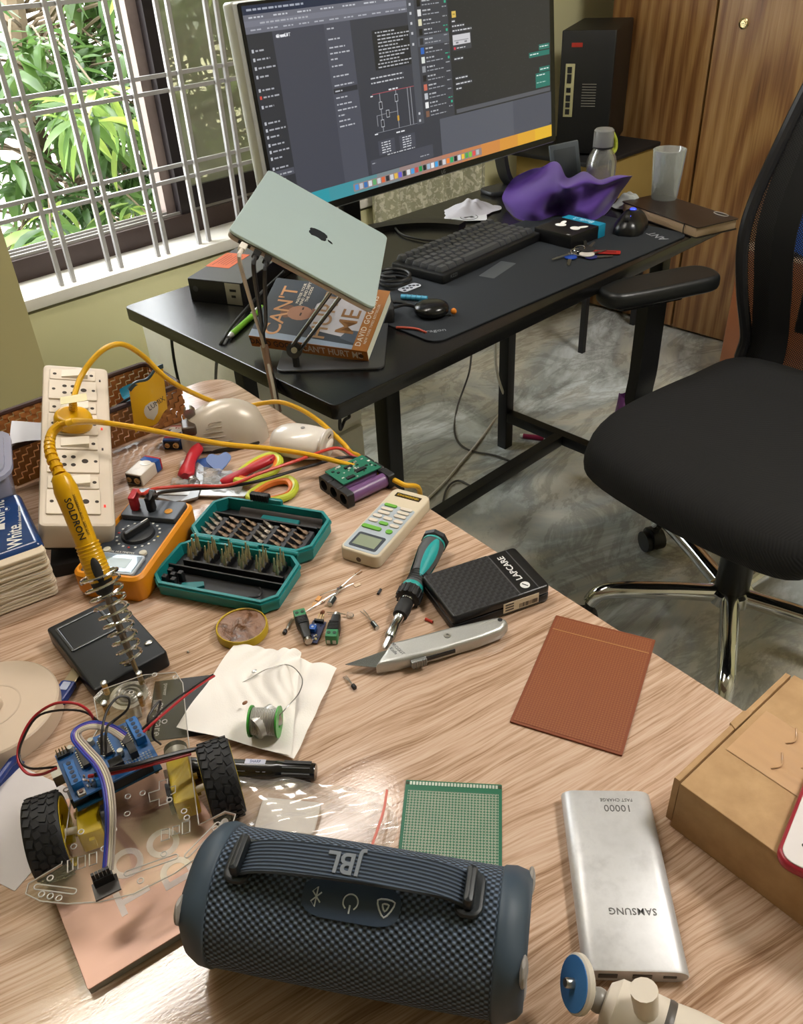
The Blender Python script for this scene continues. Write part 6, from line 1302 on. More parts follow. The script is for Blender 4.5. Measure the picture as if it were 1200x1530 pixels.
def bagz(u, v): return .004 + .0035 * math.sin(u * 9 + v * 4) ** 2 + .002 * math.sin(v * 11 - u * 6) ** 2 + .006 * math.sin(math.pi * v) * math.sin(math.pi * u)
MB().grid(36, 20, lambda u, v: (-.075 + .145 * u + .010 * math.sin(v * 4), (-.045 + .075 * v) * (1 - .25 * u), bagz(u, v))).build('film', M_FILM, pbg, ang=70)
MB().ribbon([(.062, -.034, .011), (.0665, 0, .012), (.066, .022, .011)], .002, .0008, 4, side=(1, 0, 0)).build('zip_line', mat('c86a5a', .4), pbg)
MB().rbox((-.012, -.006, .003), (.05, .03, .002), .004, .0008).build('inner_sachet', mat('d6cfc8', .4), pbg)
mk0 = P(352, 1149, TZ + .0085); mk1 = P(472, 1154, TZ + .0085); mk = thing('black_marker', 'black permanent marker with a grooved cap', 'marker pen', mk1, math.atan2((mk0 - mk1).y, (mk0 - mk1).x))
MT_ = Matrix.Rotation(R(90), 4, 'Y')
MB().lathe([(.0070, 0), (.0078, .0015), (.0080, .028), (.0086, .032), (.0086, .036)], 18, MT_).build('cap', BLKG, mk)
for i in range(10):
    a = i * .628; MB().box((.016, .0080 * math.cos(a), .0080 * math.sin(a)), (.024, .0014, .0014)).build('cap_groove', BLK, mk, smooth=False)
MB().lathe([(.0084, .036), (.0085, .11), (.0075, .125), (0, .126)], 20, MT_).build('barrel', mat('1c1a1a', .25, coat=.3), mk)
sd2 = ray(440, 1150).normalized(); 
lab_ = MB().box((.052, -.002, .0084), (.018, .005, .0005)).build('white_label', mat('b9bcd0', .4), mk, smooth=False); text('SHARP', .004, mat('2a3a70', .4), lab_, (.052, -.002, .0088), (0, 0, R(180)), .0001, sx=.8)
text('C E', .006, mat('a8a8a8', .4), mk, (.046, .0063, .0060), (R(-45), 0, R(180)), .0001); text('PERMANENT MARKER', .003, mat('a8a8a8', .4), mk, (.074, .0063, .0060), (R(-45), 0, R(180)), .0001)
# ---------------- tissue sheets with solder spool and black card
tz0 = TZ + .001
bcd = thing('black_card', 'black printed card peeking from under the tissue', 'card', P(285, 1055, TZ), yaw_px((262, 1010), (250, 1100)))
MB().slab(rr(.075, .075, .001, 2), 0, .0008, .0002).build('card_sheet', mat('1d1b1c', .4), bcd)
text('easycare', .012, mat('b9b5b2', .5), bcd, (.012, -.028, .0009), (0, 0, 0), .0001); text('power', .006, mat('b9b5b2', .5), bcd, (-.025, -.026, .0009), (0, 0, 0), .0001)
for i in range(9): MB().box((-.012 + i * .0014, -.032, .0009), (.0006, .008, .0002)).build('bar', mat('b9b5b2', .5), bcd, smooth=False)
def sheet(name, label, corners, z, nu, nv, crumple, m, seed):
    c = [P(x, y, z) for x, y in corners]; r_ = random.Random(seed); ph = [r_.uniform(0, 6) for _ in range(6)]; o = sum(c, Vector()) / 4
    def fn(u, v):
        p = c[0].lerp(c[1], u).lerp(c[3].lerp(c[2], u), v) - o; d = crumple(u, v, ph); return (p.x, p.y, d)
    ob = MB().grid(nu, nv, fn).build(name, m, ang=50); ob.location = o; return tag(ob, label, 'tissue', 'paper tissues on the table')
M_TIS = mat('f0ebe6', .9, var=.03, bump=.25, bs=700)
sheet('paper_tissue', 'folded white tissue lying lowest under the solder spool', [(425, 985), (504, 1003), (440, 1138), (385, 1120)], tz0, 20, 20, lambda u, v, ph: .003 + .005 * (1 - v) * abs(math.sin(u * 6)) + .001 * math.sin(v * 20), M_TIS, 1)
sheet('paper_tissue', 'wide crumpled white tissue carrying the solder spool', [(352, 968), (452, 985), (436, 1136), (265, 1092)], tz0, 44, 40, lambda u, v, ph: .006 + (.011 * math.exp(-((u - .82) / .16) ** 2 - ((v - .35) / .35) ** 2)) + .0022 * abs(math.sin(u * 17 + 3 * math.sin(v * 7 + ph[0]))) * (1 - v) * u * 2 + .0012 * math.sin(u * 9 + v * 11 + ph[1]), M_TIS, 2)
for i, (x, y) in enumerate(((380, 1003), (411, 1030), (415, 1038), (366, 1050))): tag(MB().ball((0, 0, 0), (.003, .002, .0012), 8, 5).build('solder_crumb', (STEEL, mat('8a5a34', .4), mat('8a5a34', .4), mat('7a4a24', .4))[i], loc=P(x, y, TZ + .014)), ('clear flux crumb at the far side of the tissue', 'brown flux crumb right of the spool on the tissue', 'second brown flux crumb nearest the solder spool flange', 'brown flux crumb left of the solder spool')[i], 'crumb')
spc = P(396, 1078, TZ + .021); spl = thing('solder_spool', 'small green spool of solder wire standing on the tissue', 'solder spool', spc, yaw_px((372, 1078), (418, 1078)) - R(2))
SX = Matrix.Rotation(R(90), 4, 'Y')
MB().lathe([(.0108, -.0115), (.0110, -.010), (.0110, .010), (.0108, .0115)], 28, SX).build('wire_winding', mat('aeaca8', .35, .7), spl)
for i in range(15): MB().tube([(-.0105 + i * .0015, .0117 * math.cos(a), .0117 * math.sin(a)) for a in [k_ * .5236 for k_ in range(12)]], .0007, 5, 2, closed=True).build('wire_turn', mat('b9b6b2', .35, .7), spl)
for sg in (-1, 1): MB().loft([[(sg * x, r2 * math.cos(a), r2 * math.sin(a)) for a in [2 * math.pi * i / 32 for i in range(32)]] for x, r2 in ((.0117, .0140), (.0132, .0142), (.0134, .0050), (.0117, .0050))], close=True).build('flange', mat('3f9638', .35), spl)
wr = [P(418, 1052, TZ + .034), P(416, 1035, TZ + .036), P(405, 1018, TZ + .032), P(380, 1008, TZ + .026), P(340, 1012, TZ + .02), P(315, 1035, TZ + .016), P(300, 1065, TZ + .010), P(286, 1095, TZ + .006)]
MB().tube([p - spc for p in wr], .0005, 5, 6).build('loose_wire', mat('8f8d8a', .3, .9), spl); spl.children[-1].rotation_euler = (0, 0, -spl.rotation_euler.z)
# ---------------- flux tin
ft = thing('flux_tin', 'round yellow-rimmed tin of brown flux', 'tin', (.3155, .5975, TZ))
MB().lathe([(.0258, 0), (.0268, .001), (.0268, .0095), (.0262, .0105), (.0250, .0100), (.0250, .0075)], 40, cap=(True, False)).build('rim', mat('b89c22', .4), ft)
k = N('burnt_flux'); v = k.coord(); n1 = k.noise(v, 70, 5, .6, 1.0); k.set(Base_Color=k.ramp(n1, [(.35, '4a2c18'), (.5, '76523a'), (.65, '947260')]), Roughness=k.ramp(n1, [(.4, .15), (.6, .5)])); k.bump(n1, .8, .003)
MB().grid(40, 12, lambda u, v: (.0251 * v * math.cos(u * 6.2832), .0251 * v * math.sin(u * 6.2832), .0088 + (.0022 * math.exp(-((v - .35) / .3) ** 2) * math.sin(u * 9) if v < .9 else 0))).build('flux', k.m, ft, ang=90)
# ---------------- small electronic parts
def barrel(px0, px1, label, green_top):
    a = P(*px0, TZ + .006); c = P(*px1, TZ + .006); t = thing('barrel_connector', label, 'connector', (a.x, a.y, TZ), math.atan2((c - a).y, (c - a).x), 'barrel connectors'); L = (c - a).length
    MB().rbox((.0055, 0, .0062), (.011, .0125, .0115), .001, .0008).build('terminal_block', mat('2c7a4e', .4), t)
    for y in (-.003, .003): MB().lathe([(.0019, .0118), (.0019, .0124)], 10).build('screw', mat('1c3a28', .5), t, loc=(.0055, y, 0)); MB().box((-.0002, y, .004), (.0006, .0036, .0045)).build('wire_hole', mat('c2c6c0', .3, .5), t, smooth=False)
    q = MB(); q.loft([[(x, y * w, .0062 + z * w) for y, z in rr(.0135, .0125, .003, 3)] for x, w in ((.011, 1), (.020, .98), (.028, .72), (L, .66))]); bd_ = q.build('boot', mat('191a1b', .45), t)
    for i in range(5): MB().box((.013 + i * .0022, 0, .0126), (.0009, .010, .0008)).build('boot_rib', BLK, bd_, smooth=False)
    MB().lathe([(.0040, 0), (.0040, .004), (.0026, .004)], 14, Matrix.Translation((L, 0, .0062)) @ SX).build('socket_ring', STEEL, t)
barrel((495, 957), (503, 922), 'black barrel connector showing its green screw terminals', False); barrel((447, 916), (460, 955), 'black barrel connector with its metal socket toward the viewer', True)
sm = thing('sensor_module', 'small dark blue sensor board with a blue trimmer', 'sensor board', P(471, 945, TZ + .001), yaw_px((462, 966), (478, 930)) - R(90))
MB().box((0, 0, .0008), (.0145, .032, .0014)).build('board', mat('22294a', .4), sm, smooth=False); MB().rbox((-.0025, .001, .0042), (.0072, .0072, .0052), .0005, .0004).build('trimmer', mat('1e54a8', .4), sm); MB().lathe([(.0014, .0068), (.0014, .0072)], 10).build('trim_screw', mat('b9bfc8', .3, .8), sm, loc=(-.0025, .001, 0))
MB().rbox((0, .014, .0032), (.010, .003, .004), .0004, .0003).build('pin_header', BLK, sm); r_ = random.Random(5)
for i in range(14): MB().box((r_.uniform(-.006, .006), r_.uniform(-.014, .011) if i % 2 else r_.uniform(-.014, -.005), .0019), (.0014, .0022, .0009)).build('chip_resistor', (mat('c3bfc4', .4), BLK, mat('a79a6a', .4))[i % 3], sm, smooth=False)
for x in (-.003, .0, .003): MB().cyl((x, .015, .003), (x * .8, .024, .004), .0004, n=6).build('pin', mat('c2a878', .3, .9), sm)
def legs(t, p0, p1s, m=STEEL, r_=.0004):
    for p in p1s: MB().tube([p0, (Vector(p0) + Vector(p)) / 2 + Vector((0, 0, .001)), p], r_, 5, 3).build('lead', m, t)
def transistor(px, lead_px, label):
    o = P(*px, TZ + .0025); t = thing('transistor', label, 'transistor', o, 0, 'transistors'); d = P(*lead_px, TZ + .001) - o; a = math.atan2(d.y, d.x)
    q = MB(); q.slab([(x, y) for x, y in [(.0023 * math.cos(R(b)), .0023 * math.sin(R(b))) for b in range(-50, 231, 28)]], -.0024, .0024, .0003, T=Matrix.Rotation(a, 4, 'Z') @ Matrix.Rotation(R(90), 4, 'Y')); q.build('body', BLK, t)
    legs(t, (.0022 * math.cos(a), .0022 * math.sin(a), 0), [d + Vector((-math.sin(a), math.cos(a), 0)) * s_ for s_ in (-.0018, 0, .0018)])
transistor((426, 944), (438, 924), 'black transistor left of the barrel connectors'); transistor((529, 1026), (515, 1010), 'black transistor below the knife tip')
def capacitor(px, lead_px, label, r0, L):
    o = P(*px, TZ + r0); t = thing('capacitor', label, 'capacitor', o, 0, 'electrolytic capacitors'); d = P(*lead_px, TZ + .001) - o; u = Vector((d.x, d.y, 0)).normalized()
    MB().cyl(-u * L / 2, u * L / 2, r0, n=16).build('can', mat('1b2326', .35), t); MB().cyl(-u * (L / 2 + .0004), -u * L / 2, r0 * .95, n=16).build('silver_end', SILVER, t); MB().box(tuple(Vector((0, 0, r0 * .95))), (L * .8, r0 * .5, r0 * .15), math.atan2(u.y, u.x)).build('stripe', mat('b4bcbc', .4), t, smooth=False)
    legs(t, u * L / 2, [d + Vector((-u.y, u.x, 0)) * s_ for s_ in (-.002, .002)])
capacitor((496, 898), (512, 876), 'larger black capacitor with a silver end above the connectors', .0032, .011); capacitor((560, 934), (541, 912), 'small black capacitor near the screwdriver tip', .0025, .010)
def resistor(p0, p1, mid, label, body):
    o = P(*mid, TZ + .0018); t = thing('resistor', label, 'resistor', o, 0, 'loose resistors and diodes'); a = P(*p0, TZ + .0012) - o; c = P(*p1, TZ + .0012) - o; u = (c - a).normalized()
    MB().cyl(-u * .003, u * .003, .0012, n=10).build('body', mat(body, .35), t); MB().cyl(-u * .0012, -u * .0004, .00126, n=10).build('band', mat('8a2a1c', .4), t); legs(t, -u * .003, [a]); legs(t, u * .003, [c])
resistor((478, 890), (540, 852), (507, 878), 'glass diode with long leads below the remote', '3a3430'); resistor((455, 915), (528, 872), (505, 884), 'striped resistor lying over the larger capacitor', '9a8f80'); resistor((462, 912), (500, 886), (482, 899), 'pale resistor above the sensor board', 'b8a88c')
for i, (x, y, c, a) in enumerate(((476, 895, 'd89a58', 20), (534, 875, 'cdb49a', -10), (470, 904, 'c99a68', 40), (536, 856, '9c7450', 5))):
    o = MB().box((0, 0, .0008), (.0075, .0045, .0008)).build('resistor_tape', mat(c, .6), smooth=False); o.location = P(x, y, TZ); o.rotation_euler = (0, 0, R(a)); tag(o, ('orange paper tab from a resistor strip', 'pale paper tab nearest the screwdriver ring', 'tan paper tab beside the black connector', 'brown paper tab right below the remote')[i], 'paper tab', 'resistor tape tabs')
ld_ = thing('light_diode', 'clear light emitting diode with bent leads', 'LED', P(519, 918, TZ + .003)); MB().lathe([(.0029, 0), (.0029, .001), (.0025, .001), (.0025, .005), (.0018, .0068), (0, .0076)], 14, Matrix.Rotation(R(-62), 4, 'Z') @ SX).build('lens', mat('e4e0da', .1, trans=.85, var=0), ld_); legs(ld_, (-.001, .001, 0), [P(488, 915, TZ + .004) - P(519, 918, TZ + .003), P(490, 918, TZ + .004) - P(519, 918, TZ + .003)], mat('cfc8bc', .25, .9), .0006)
cp_ = thing('ceramic_capacitor', 'tiny brown ceramic capacitor at the LED leads', 'capacitor', P(482, 915, TZ + .003)); MB().ball((0, 0, 0), (.003, .0018, .003)).build('disc', mat('8a5a44', .4), cp_); legs(cp_, (0, 0, -.002), [P(475, 930, TZ + .003) - P(482, 915, TZ + .003), P(484, 932, TZ + .003) - P(482, 915, TZ + .003)])
for px, c, L, lb, nm in (((567, 884), '2b2b2e', .008, 'tiny black heat shrink piece beside the screwdriver', 'sleeve_piece'), ((641, 927), 'b03324', .009, 'tiny red wire piece between drive case and knife', 'wire_piece')):
    o = P(*px, TZ + .0016); t = MB().cyl((-L / 2, 0, 0), (L / 2, 0, 0), .0015, n=10).build(nm, mat(c, .5)); t.location = o; t.rotation_euler = (0, 0, R(-155 if c == '2b2b2e' else -80)); tag(t, lb, 'offcut')
o = tag(MB().ball((0, 0, 0), .0014, 8, 6).build('solder_ball', STEEL), 'tiny solder ball right of the soldering stand', 'solder ball'); o.location = P(281, 974, TZ + .0014)
# ---------------- cream round tape reel, blue usb cable, papers
cr = thing('round_reel', 'large cream disc with a raised hub at the left edge', 'reel', (.083, .669, TZ))
MB().lathe([(.0600, 0), (.0615, .001), (.0615, .0185), (.0600, .0200), (.012, .0200), (.0118, .026), (.0105, .0275), (0, .0275)], 56).build('disc', mat('cdb9a4', .5), cr)
MB().lathe([(.028, .0200), (.028, .0203), (.0265, .0203), (.0265, .0200)], 40, cap=(False, False)).build('ring_mark', mat('c3af9a', .5), cr)
ub = thing('usb_cable', 'blue translucent usb cable with its plug by the solder stand', 'cable', P(118, 1000, TZ + .006)); uo = Vector(ub.location); UL = lambda x, y, z: P(x, y, TZ + z) - uo; M_UB = mat('2a3f86', .25, trans=.2)
ud = (UL(78, 1060, .006) - Vector((0, 0, 0))).normalized(); uy = math.atan2(ud.y, ud.x); UT = Matrix.Rotation(uy, 4, 'Z')
MB().rbox((.009, 0, 0), (.018, .012, .0045), .0005, .0004, T=UT).build('metal_plug', mat('a89a84', .3, .9), ub); MB().rbox((.031, 0, 0), (.026, .0155, .008), .003, .002, T=UT).build('moulded_grip', M_UB, ub); MB().rbox((.026, 0, .0041), (.010, .008, .0006), .001, .0002, T=UT).build('grip_print', mat('b9c0dc', .4), ub)
MB().tube([UT @ Vector((.043, 0, 0)), UL(70, 1070, .006), UL(45, 1103, .006), UL(20, 1135, .006), UL(-10, 1175, .006), UL(-60, 1240, .006)], .0036, 10, 6).build('cord', M_UB, ub)
pl2 = thing('paper_slip', 'white printed paper slip under the left wheel', 'paper', P(12, 1225, TZ), R(20)); MB().slab(rr(.09, .11, .001, 2), 0, .0006, .0002).build('sheet', mat('cfc9ca', .6), pl2); MB().box((.02, .035, .0007), (.06, .006, .0002)).build('blue_line', mat('3a4a86', .5), pl2, smooth=False); text('CPE', .006, mat('5a5a66', .5), pl2, (.035, .045, .0007), (0, 0, R(200)), .0001)
# ---------------- copper notepad
cp0 = P(132, 1478, TZ + .008); cyaw = yaw_px((132, 1478), (340, 1350), TZ + .008); nd = thing('copper_notepad', 'shiny copper-coloured notepad with white to-do lettering', 'notepad', (cp0.x, cp0.y, TZ), cyaw)
k = N('copper_foil'); v = k.coord(); n1 = k.noise(k.coord((2, 9, 1)), 5, 4, .6, .5); k.set(Base_Color=rgb('c29a88'), Metallic=.25, Roughness=.38); k.bump(n1, .12, .004)
MB().slab(rr(.125, .165, .001, 2, .0625, .0825), .0006, .0072, .0003).build('page_block', mat('8f8c86', .7), nd); MB().slab(rr(.126, .166, .0015, 2, .0625, .0825), .0072, .0082, .0003).build('cover', k.m, nd)
for t_, px_ in (('T', (202, 1338)), ('O', (192, 1288)), ('D', (266, 1300)), ('O', (246, 1258))):
    w = P(*px_, TZ + .0083) - Vector(nd.location); w.rotate(Euler((0, 0, -cyaw))); text(t_, .034, mat('e4d6d2', .4), nd, (w.x, w.y, .0083), (0, 0, R(90)), .0001, bold=.025)
# ================================================================ FLOOR
tag(MB().tube([Vector((1.62, 1.35, .55)), Vector((1.70, 1.42, .30)), Vector((1.80, 1.45, .12)), P(760, 600, .006), P(715, 660, .006), P(690, 690, .006), P(660, 725, .006), P(600, 780, .006)], .004, 7, 8).build('white_floor_cable', mat('cfccc4', .5)), 'white cable crossing the marble floor under the desk', 'cable')
tag(MB().tube([P(705, 525, .3), P(700, 560, .12), P(683, 610, .006), P(680, 650, .006), P(700, 672, .006), P(745, 682, .006), P(775, 700, .006), P(740, 722, .006), P(710, 728, .006), P(685, 718, .006), P(668, 730, .006), P(660, 760, .006)], .0032, 7, 8).build('grey_floor_cable', mat('4a4846', .5)), 'dark grey cable looping on the floor under the desk', 'cable')
fm = thing('fallen_marker', 'dark red marker lying on the floor under the desk', 'marker pen', P(796, 653, .008), R(-62)); MB().cyl((-.03, 0, 0), (.035, 0, 0), .008).build('barrel', mat('8c1f48', .4), fm); MB().cyl((-.04, 0, 0), (-.03, 0, 0), .006, .0075).build('white_end', WHT, fm)
fc0 = PX(1103, 520, 2.45); rb = thing('tall_carton', 'tall brown carton wrapped in film behind the chair', 'carton', (2.62, 1.08, 0), R(-8))
MB().rbox((0, -.10, .24), (.22, .30, .48), .006, .004).build('body', mat('8a5230', .35, var=.2, vs=12, coat=.3), rb); MB().rbox((0, -.10, .4815), (.222, .302, .006), .006, .002).build('film_top', mat('b09880', .25), rb)
bg_ = tag(MB().grid(20, 14, lambda u, v: (.11 * math.cos(u * 6.2832) * (1 - .5 * v), .12 * math.sin(u * 6.2832) * (1 - .5 * v), v * .22 + .02 * (1 + math.sin(u * 19 + v * 5)))).build('blue_bag', mat('1f4f9c', .4)), 'blue plastic bag on top of the tall carton behind the chair', 'bag'); bg_.location = (2.62, .98, .487)
wtb = tag(MB().grid(20, 10, lambda u, v: (.16 * math.cos(u * 6.2832) * (1 - .35 * v), .14 * math.sin(u * 6.2832) * (1 - .35 * v), v * .34 + .015 * math.sin(u * 15 + v * 8))).build('white_sack', mat('c9c6c0', .6)), 'white sack standing on the floor behind the chair back', 'sack'); wtb.location = (2.45, .55, .002)
wb3 = thing('white_floor_block', 'small white block on the floor behind the desk legs', 'block', P(850, 452, 0), R(20)); MB().rbox((0, 0, .03), (.12, .08, .06), .006, .004).build('body', mat('c4c4ba', .6), wb3)
pw = thing('purple_wrapper', 'purple crumpled wrapper hanging behind the chair armrest post', 'wrapper', (2.02, 1.19, 0))
MB().grid(10, 12, lambda u, v: (.03 * math.cos(u * 6.2832) * (1 - .5 * v), .03 * math.sin(u * 6.2832) * (1 - .5 * v), .16 * v + .006 * math.sin(u * 13 + v * 9))).build('sheet', mat('6a3a72', .3), pw)
# ================================================================ ROBOT CAR
wl = Vector((.0598, .4866, .7825)); wr_ = Vector((.1825, .4342, .7825)); rax = (wr_ - wl).normalized(); ryaw = math.atan2(rax.y, rax.x); rc0 = (wl + wr_) / 2
rb_ = thing('robot_car', 'two-wheeled robot car kit with clear acrylic chassis', 'robot car', (rc0.x, rc0.y, TZ), ryaw); RBM = Matrix.Translation((rc0.x, rc0.y, TZ)) @ Matrix.Rotation(ryaw, 4, 'Z'); RBI = RBM.inverted()
def B(px, py, z): return RBI @ P(px, py, z)
ACR = .7905
outl = [(38, 1335), (60, 1346), (100, 1350), (150, 1347), (200, 1335), (260, 1305), (310, 1270), (345, 1238), (352, 1216), (336, 1212), (297, 1232), (286, 1150), (273, 1020), (262, 1004), (215, 1008), (152, 1030), (140, 1042), (148, 1085), (112, 1150), (92, 1290), (42, 1320)]
op = [B(x, y, ACR) for x, y in outl]; op = [(p.x, p.y) for p in op]
area = sum(op[i - 1][0] * op[i][1] - op[i][0] * op[i - 1][1] for i in range(len(op)))
if area < 0: op = op[::-1]
k = N('clear_acrylic'); tr = k.n('ShaderNodeBsdfTransparent'); tr.inputs['Color'].default_value = (.93, .93, .92, 1); gl_ = k.n('ShaderNodeBsdfGlossy'); gl_.inputs['Roughness'].default_value = .05; lw_ = k.n('ShaderNodeLayerWeight'); lw_.inputs['Blend'].default_value = .25; mx = k.n('ShaderNodeMixShader')
k.l(k.ramp(lw_.outputs['Fresnel'], [(0, .04), (1, .8)]), mx.inputs[0]); k.l(tr.outputs[0], mx.inputs[1]); k.l(gl_.outputs[0], mx.inputs[2]); k.l(mx.outputs[0], k.out.inputs['Surface']); M_ACR = k.m
M_EDGE = mat('d9d4cf', .2, trans=.3)
az = ACR - TZ
chs = MB().prism(op, az - .0028, az).build('chassis_plate', M_ACR, rb_, smooth=False); chs['label'] = 'clear acrylic plate with cut-outs'
MB().tube([(x, y, az - .0003) for x, y in op], .0005, 5, 1, closed=True).build('plate_edge', M_EDGE, chs)
def cutout(pxs, closed=True, r_=.0005):
    p = [B(x, y, ACR) for x, y in pxs]; MB().tube([(q.x, q.y, az + .0001) for q in p], r_, 5, 1, closed=closed).build('cut_edge', M_EDGE, chs)
def slot(a, c, w):
    a = B(*a, ACR); c = B(*c, ACR); d = (c - a).normalized(); n = Vector((-d.y, d.x, 0)); pts = []
    for i in range(9): t = math.pi / 2 + math.pi * i / 8; pts.append(a + (d * math.cos(t) + n * math.sin(t)) * w / 2)
    for i in range(9): t = -math.pi / 2 + math.pi * i / 8; pts.append(c + (d * math.cos(t) + n * math.sin(t)) * w / 2)
    MB().tube([(q.x, q.y, az + .0001) for q in pts], .0005, 5, 1, closed=True).build('cut_edge', M_EDGE, chs)
slot((55, 1325), (110, 1332), .004); slot((190, 1305), (262, 1280), .004); slot((280, 1278), (325, 1232), .004)
for x, y in ((62, 1336), (75, 1339), (88, 1342), (75, 1312), (110, 1265), (170, 1240), (190, 1216), (191, 1190), (213, 1185), (253, 1195), (275, 1212), (279, 1222), (245, 1276), (315, 1252), (322, 1238), (246, 1078), (174, 1040), (196, 1035), (231, 1008), (262, 1012), (121, 1243), (99, 1180), (210, 1316), (155, 1268)):
    c = B(x, y, ACR); MB().tube([(c.x + .0021 * math.cos(a), c.y + .0021 * math.sin(a), az + .0001) for a in [i * .785 for i in range(8)]], .0005, 5, 2, closed=True).build('hole_edge', M_EDGE, chs)
for x, y, w, h in ((122, 1288, 11, 18), (139, 1283, 11, 18), (105, 1293, 8, 18), (247, 1247, 12, 16), (263, 1240, 10, 12), (278, 1236, 11, 18)): cutout([(x - w / 2, y + h / 2 + 2), (x + w / 2, y + h / 2 - 2), (x + w / 2, y - h / 2 - 1), (x - w / 2, y - h / 2 + 2)])
cutout([(222, 1185), (238, 1180), (238, 1168), (250, 1164), (250, 1178), (262, 1174), (262, 1184), (250, 1190), (250, 1200), (238, 1204), (238, 1194), (224, 1198)])
# wheels
tyre = MB(); M_TYRE = mat('17171a', .6, bump=.2, bs=300)
Wd, Rw = .0265, .0325
def wheel(loc, sgn):
    ty = MB(); n = 40
    ty.loft([[(x, r2 * math.cos(2 * math.pi * i / n), r2 * math.sin(2 * math.pi * i / n)) for i in range(n)] for x, r2 in ((-Wd / 2, .0265), (-Wd / 2, .0300), (-Wd / 2 + .003, .0318), (0, .0322), (Wd / 2 - .003, .0318), (Wd / 2, .0300), (Wd / 2, .0265))], close=True); t = ty.build('tyre', M_TYRE, rb_, loc=loc)
    bl = MB()
    for i in range(26):
        for j, (x, off) in enumerate(((-.0088, 0), (-.003, .5), (.003, 0), (.0088, .5))):
            a = 2 * math.pi * (i + off * .7) / 26; bl.box((0, 0, 0), (.0046, .0055, .0012), T=Matrix.Rotation(a, 4, 'X') @ Matrix.Translation((x, 0, .0323)) @ Matrix.Rotation(R(18 if j % 2 else -18), 4, 'Z'))
    stuff(bl.build('tread_blocks', M_TYRE, t, smooth=False))
    rm = MB(); rm.loft([[(x, r2 * math.cos(2 * math.pi * i / n), r2 * math.sin(2 * math.pi * i / n)) for i in range(n)] for x, r2 in ((-Wd / 2 - .0003, .0255), (-Wd / 2 - .0003, .0272), (Wd / 2 + .0003, .0272), (Wd / 2 + .0003, .0255))], close=True); rim = rm.build('rim', mat('cdb416', .4), rb_, loc=loc)
    sp_ = MB(); sp_.cyl((-.011, 0, 0), (.011, 0, 0), .0052, n=16)
    for i in range(5):
        a = i * 2 * math.pi / 5 + .5; sp_.box((sgn * .006, 0, 0), (.004, .007, .021), T=Matrix.Rotation(a, 4, 'X') @ Matrix.Translation((0, 0, .0155)))
    sp_.build('spokes_hub', mat('c2a914', .4), rim)
zl = Vector((0, 0, .0327))
hl = (wr_ - wl).length / 2
wheel(Vector((-hl, 0, .0327)), 1); wheel(Vector((hl, 0, .0327)), -1)
# motors
M_MOT = mat('d6b81e', .38)
for sgn, mx_ in ((-1, -hl + .030), (1, hl - .030)):
    mo = MB().rbox((mx_, .010, .0265), (.0185, .045, .0220), .002, .0015).build('gear_motor', M_MOT, rb_)
    MB().cyl((mx_, .032, .0265), (mx_, .050, .0265), .0098, n=20).build('motor_can', mat('b8b6b0', .35, .5), mo); MB().cyl((mx_, .048, .0265), (mx_, .053, .0265), .0099, n=20).build('motor_end', mat('2a2a2a', .5), mo)
    MB().cyl((mx_ + sgn * .009, 0, .0300), (sgn * (hl - .006), 0, .0325), .0028, n=12).build('axle', mat('d8d2c4', .4), mo)
    MB().cyl((mx_ - sgn * .010, 0, .0300), (mx_ - sgn * .013, 0, .0300), .0125, n=24).build('encoder_disc', mat('202022', .4), mo); MB().box((mx_, -.0135, .0265), (.004, .004, .010)).build('lug', M_MOT, mo, smooth=False)
    for yy in (.0, .017): MB().box((mx_ - sgn * .0105, yy, .030), (.0028, .006, .024)).build('bracket', M_ACR, mo, smooth=False); MB().cyl((mx_ + sgn * .0095, yy, .0265), (mx_ + sgn * .0125, yy, .0265), .0028, n=8).build('nut', mat('b59a55', .3, .9), mo)
# caster wheel at the back
cpos = B(197, 1052, .765)
ca = MB().lathe([(.0175, .0), (.0175, .0012), (.010, .0012)], 28).build('caster_plate', mat('b4afa4', .35, .7), rb_, loc=(cpos.x, cpos.y, .026)); 
for r2 in (.012, .008, .0045): MB().tube([(r2 * math.cos(i * .3927), r2 * math.sin(i * .3927), .0018) for i in range(16)], .0011, 6, 2, closed=True).build('bearing_ring', STEEL, ca)
MB().cyl((cpos.x - .006, cpos.y, .011), (cpos.x + .006, cpos.y, .011), .0108, n=22).build('caster_wheel', mat('c9c4b8', .5), rb_)
fk = MB(); fk.box((-.0075, 0, .018), (.0012, .012, .016)); fk.box((.0075, 0, .018), (.0012, .012, .016)); fk.build('caster_fork', STEEL, rb_, loc=(cpos.x, cpos.y, 0), smooth=False)
for x, y in ((160, 1035), (212, 1020), (213, 1052), (160, 1065)):
    c = B(x, y, .778); MB().cyl((c.x, c.y, .0268), (c.x, c.y, az - .0028), .0026, n=6).build('brass_standoff', mat('b08a48', .3, .9), rb_); MB().lathe([(.003, az), (.003, az + .0012), (.001, az + .002)], 12).build('screw_head', STEEL, rb_, loc=(c.x, c.y, 0))
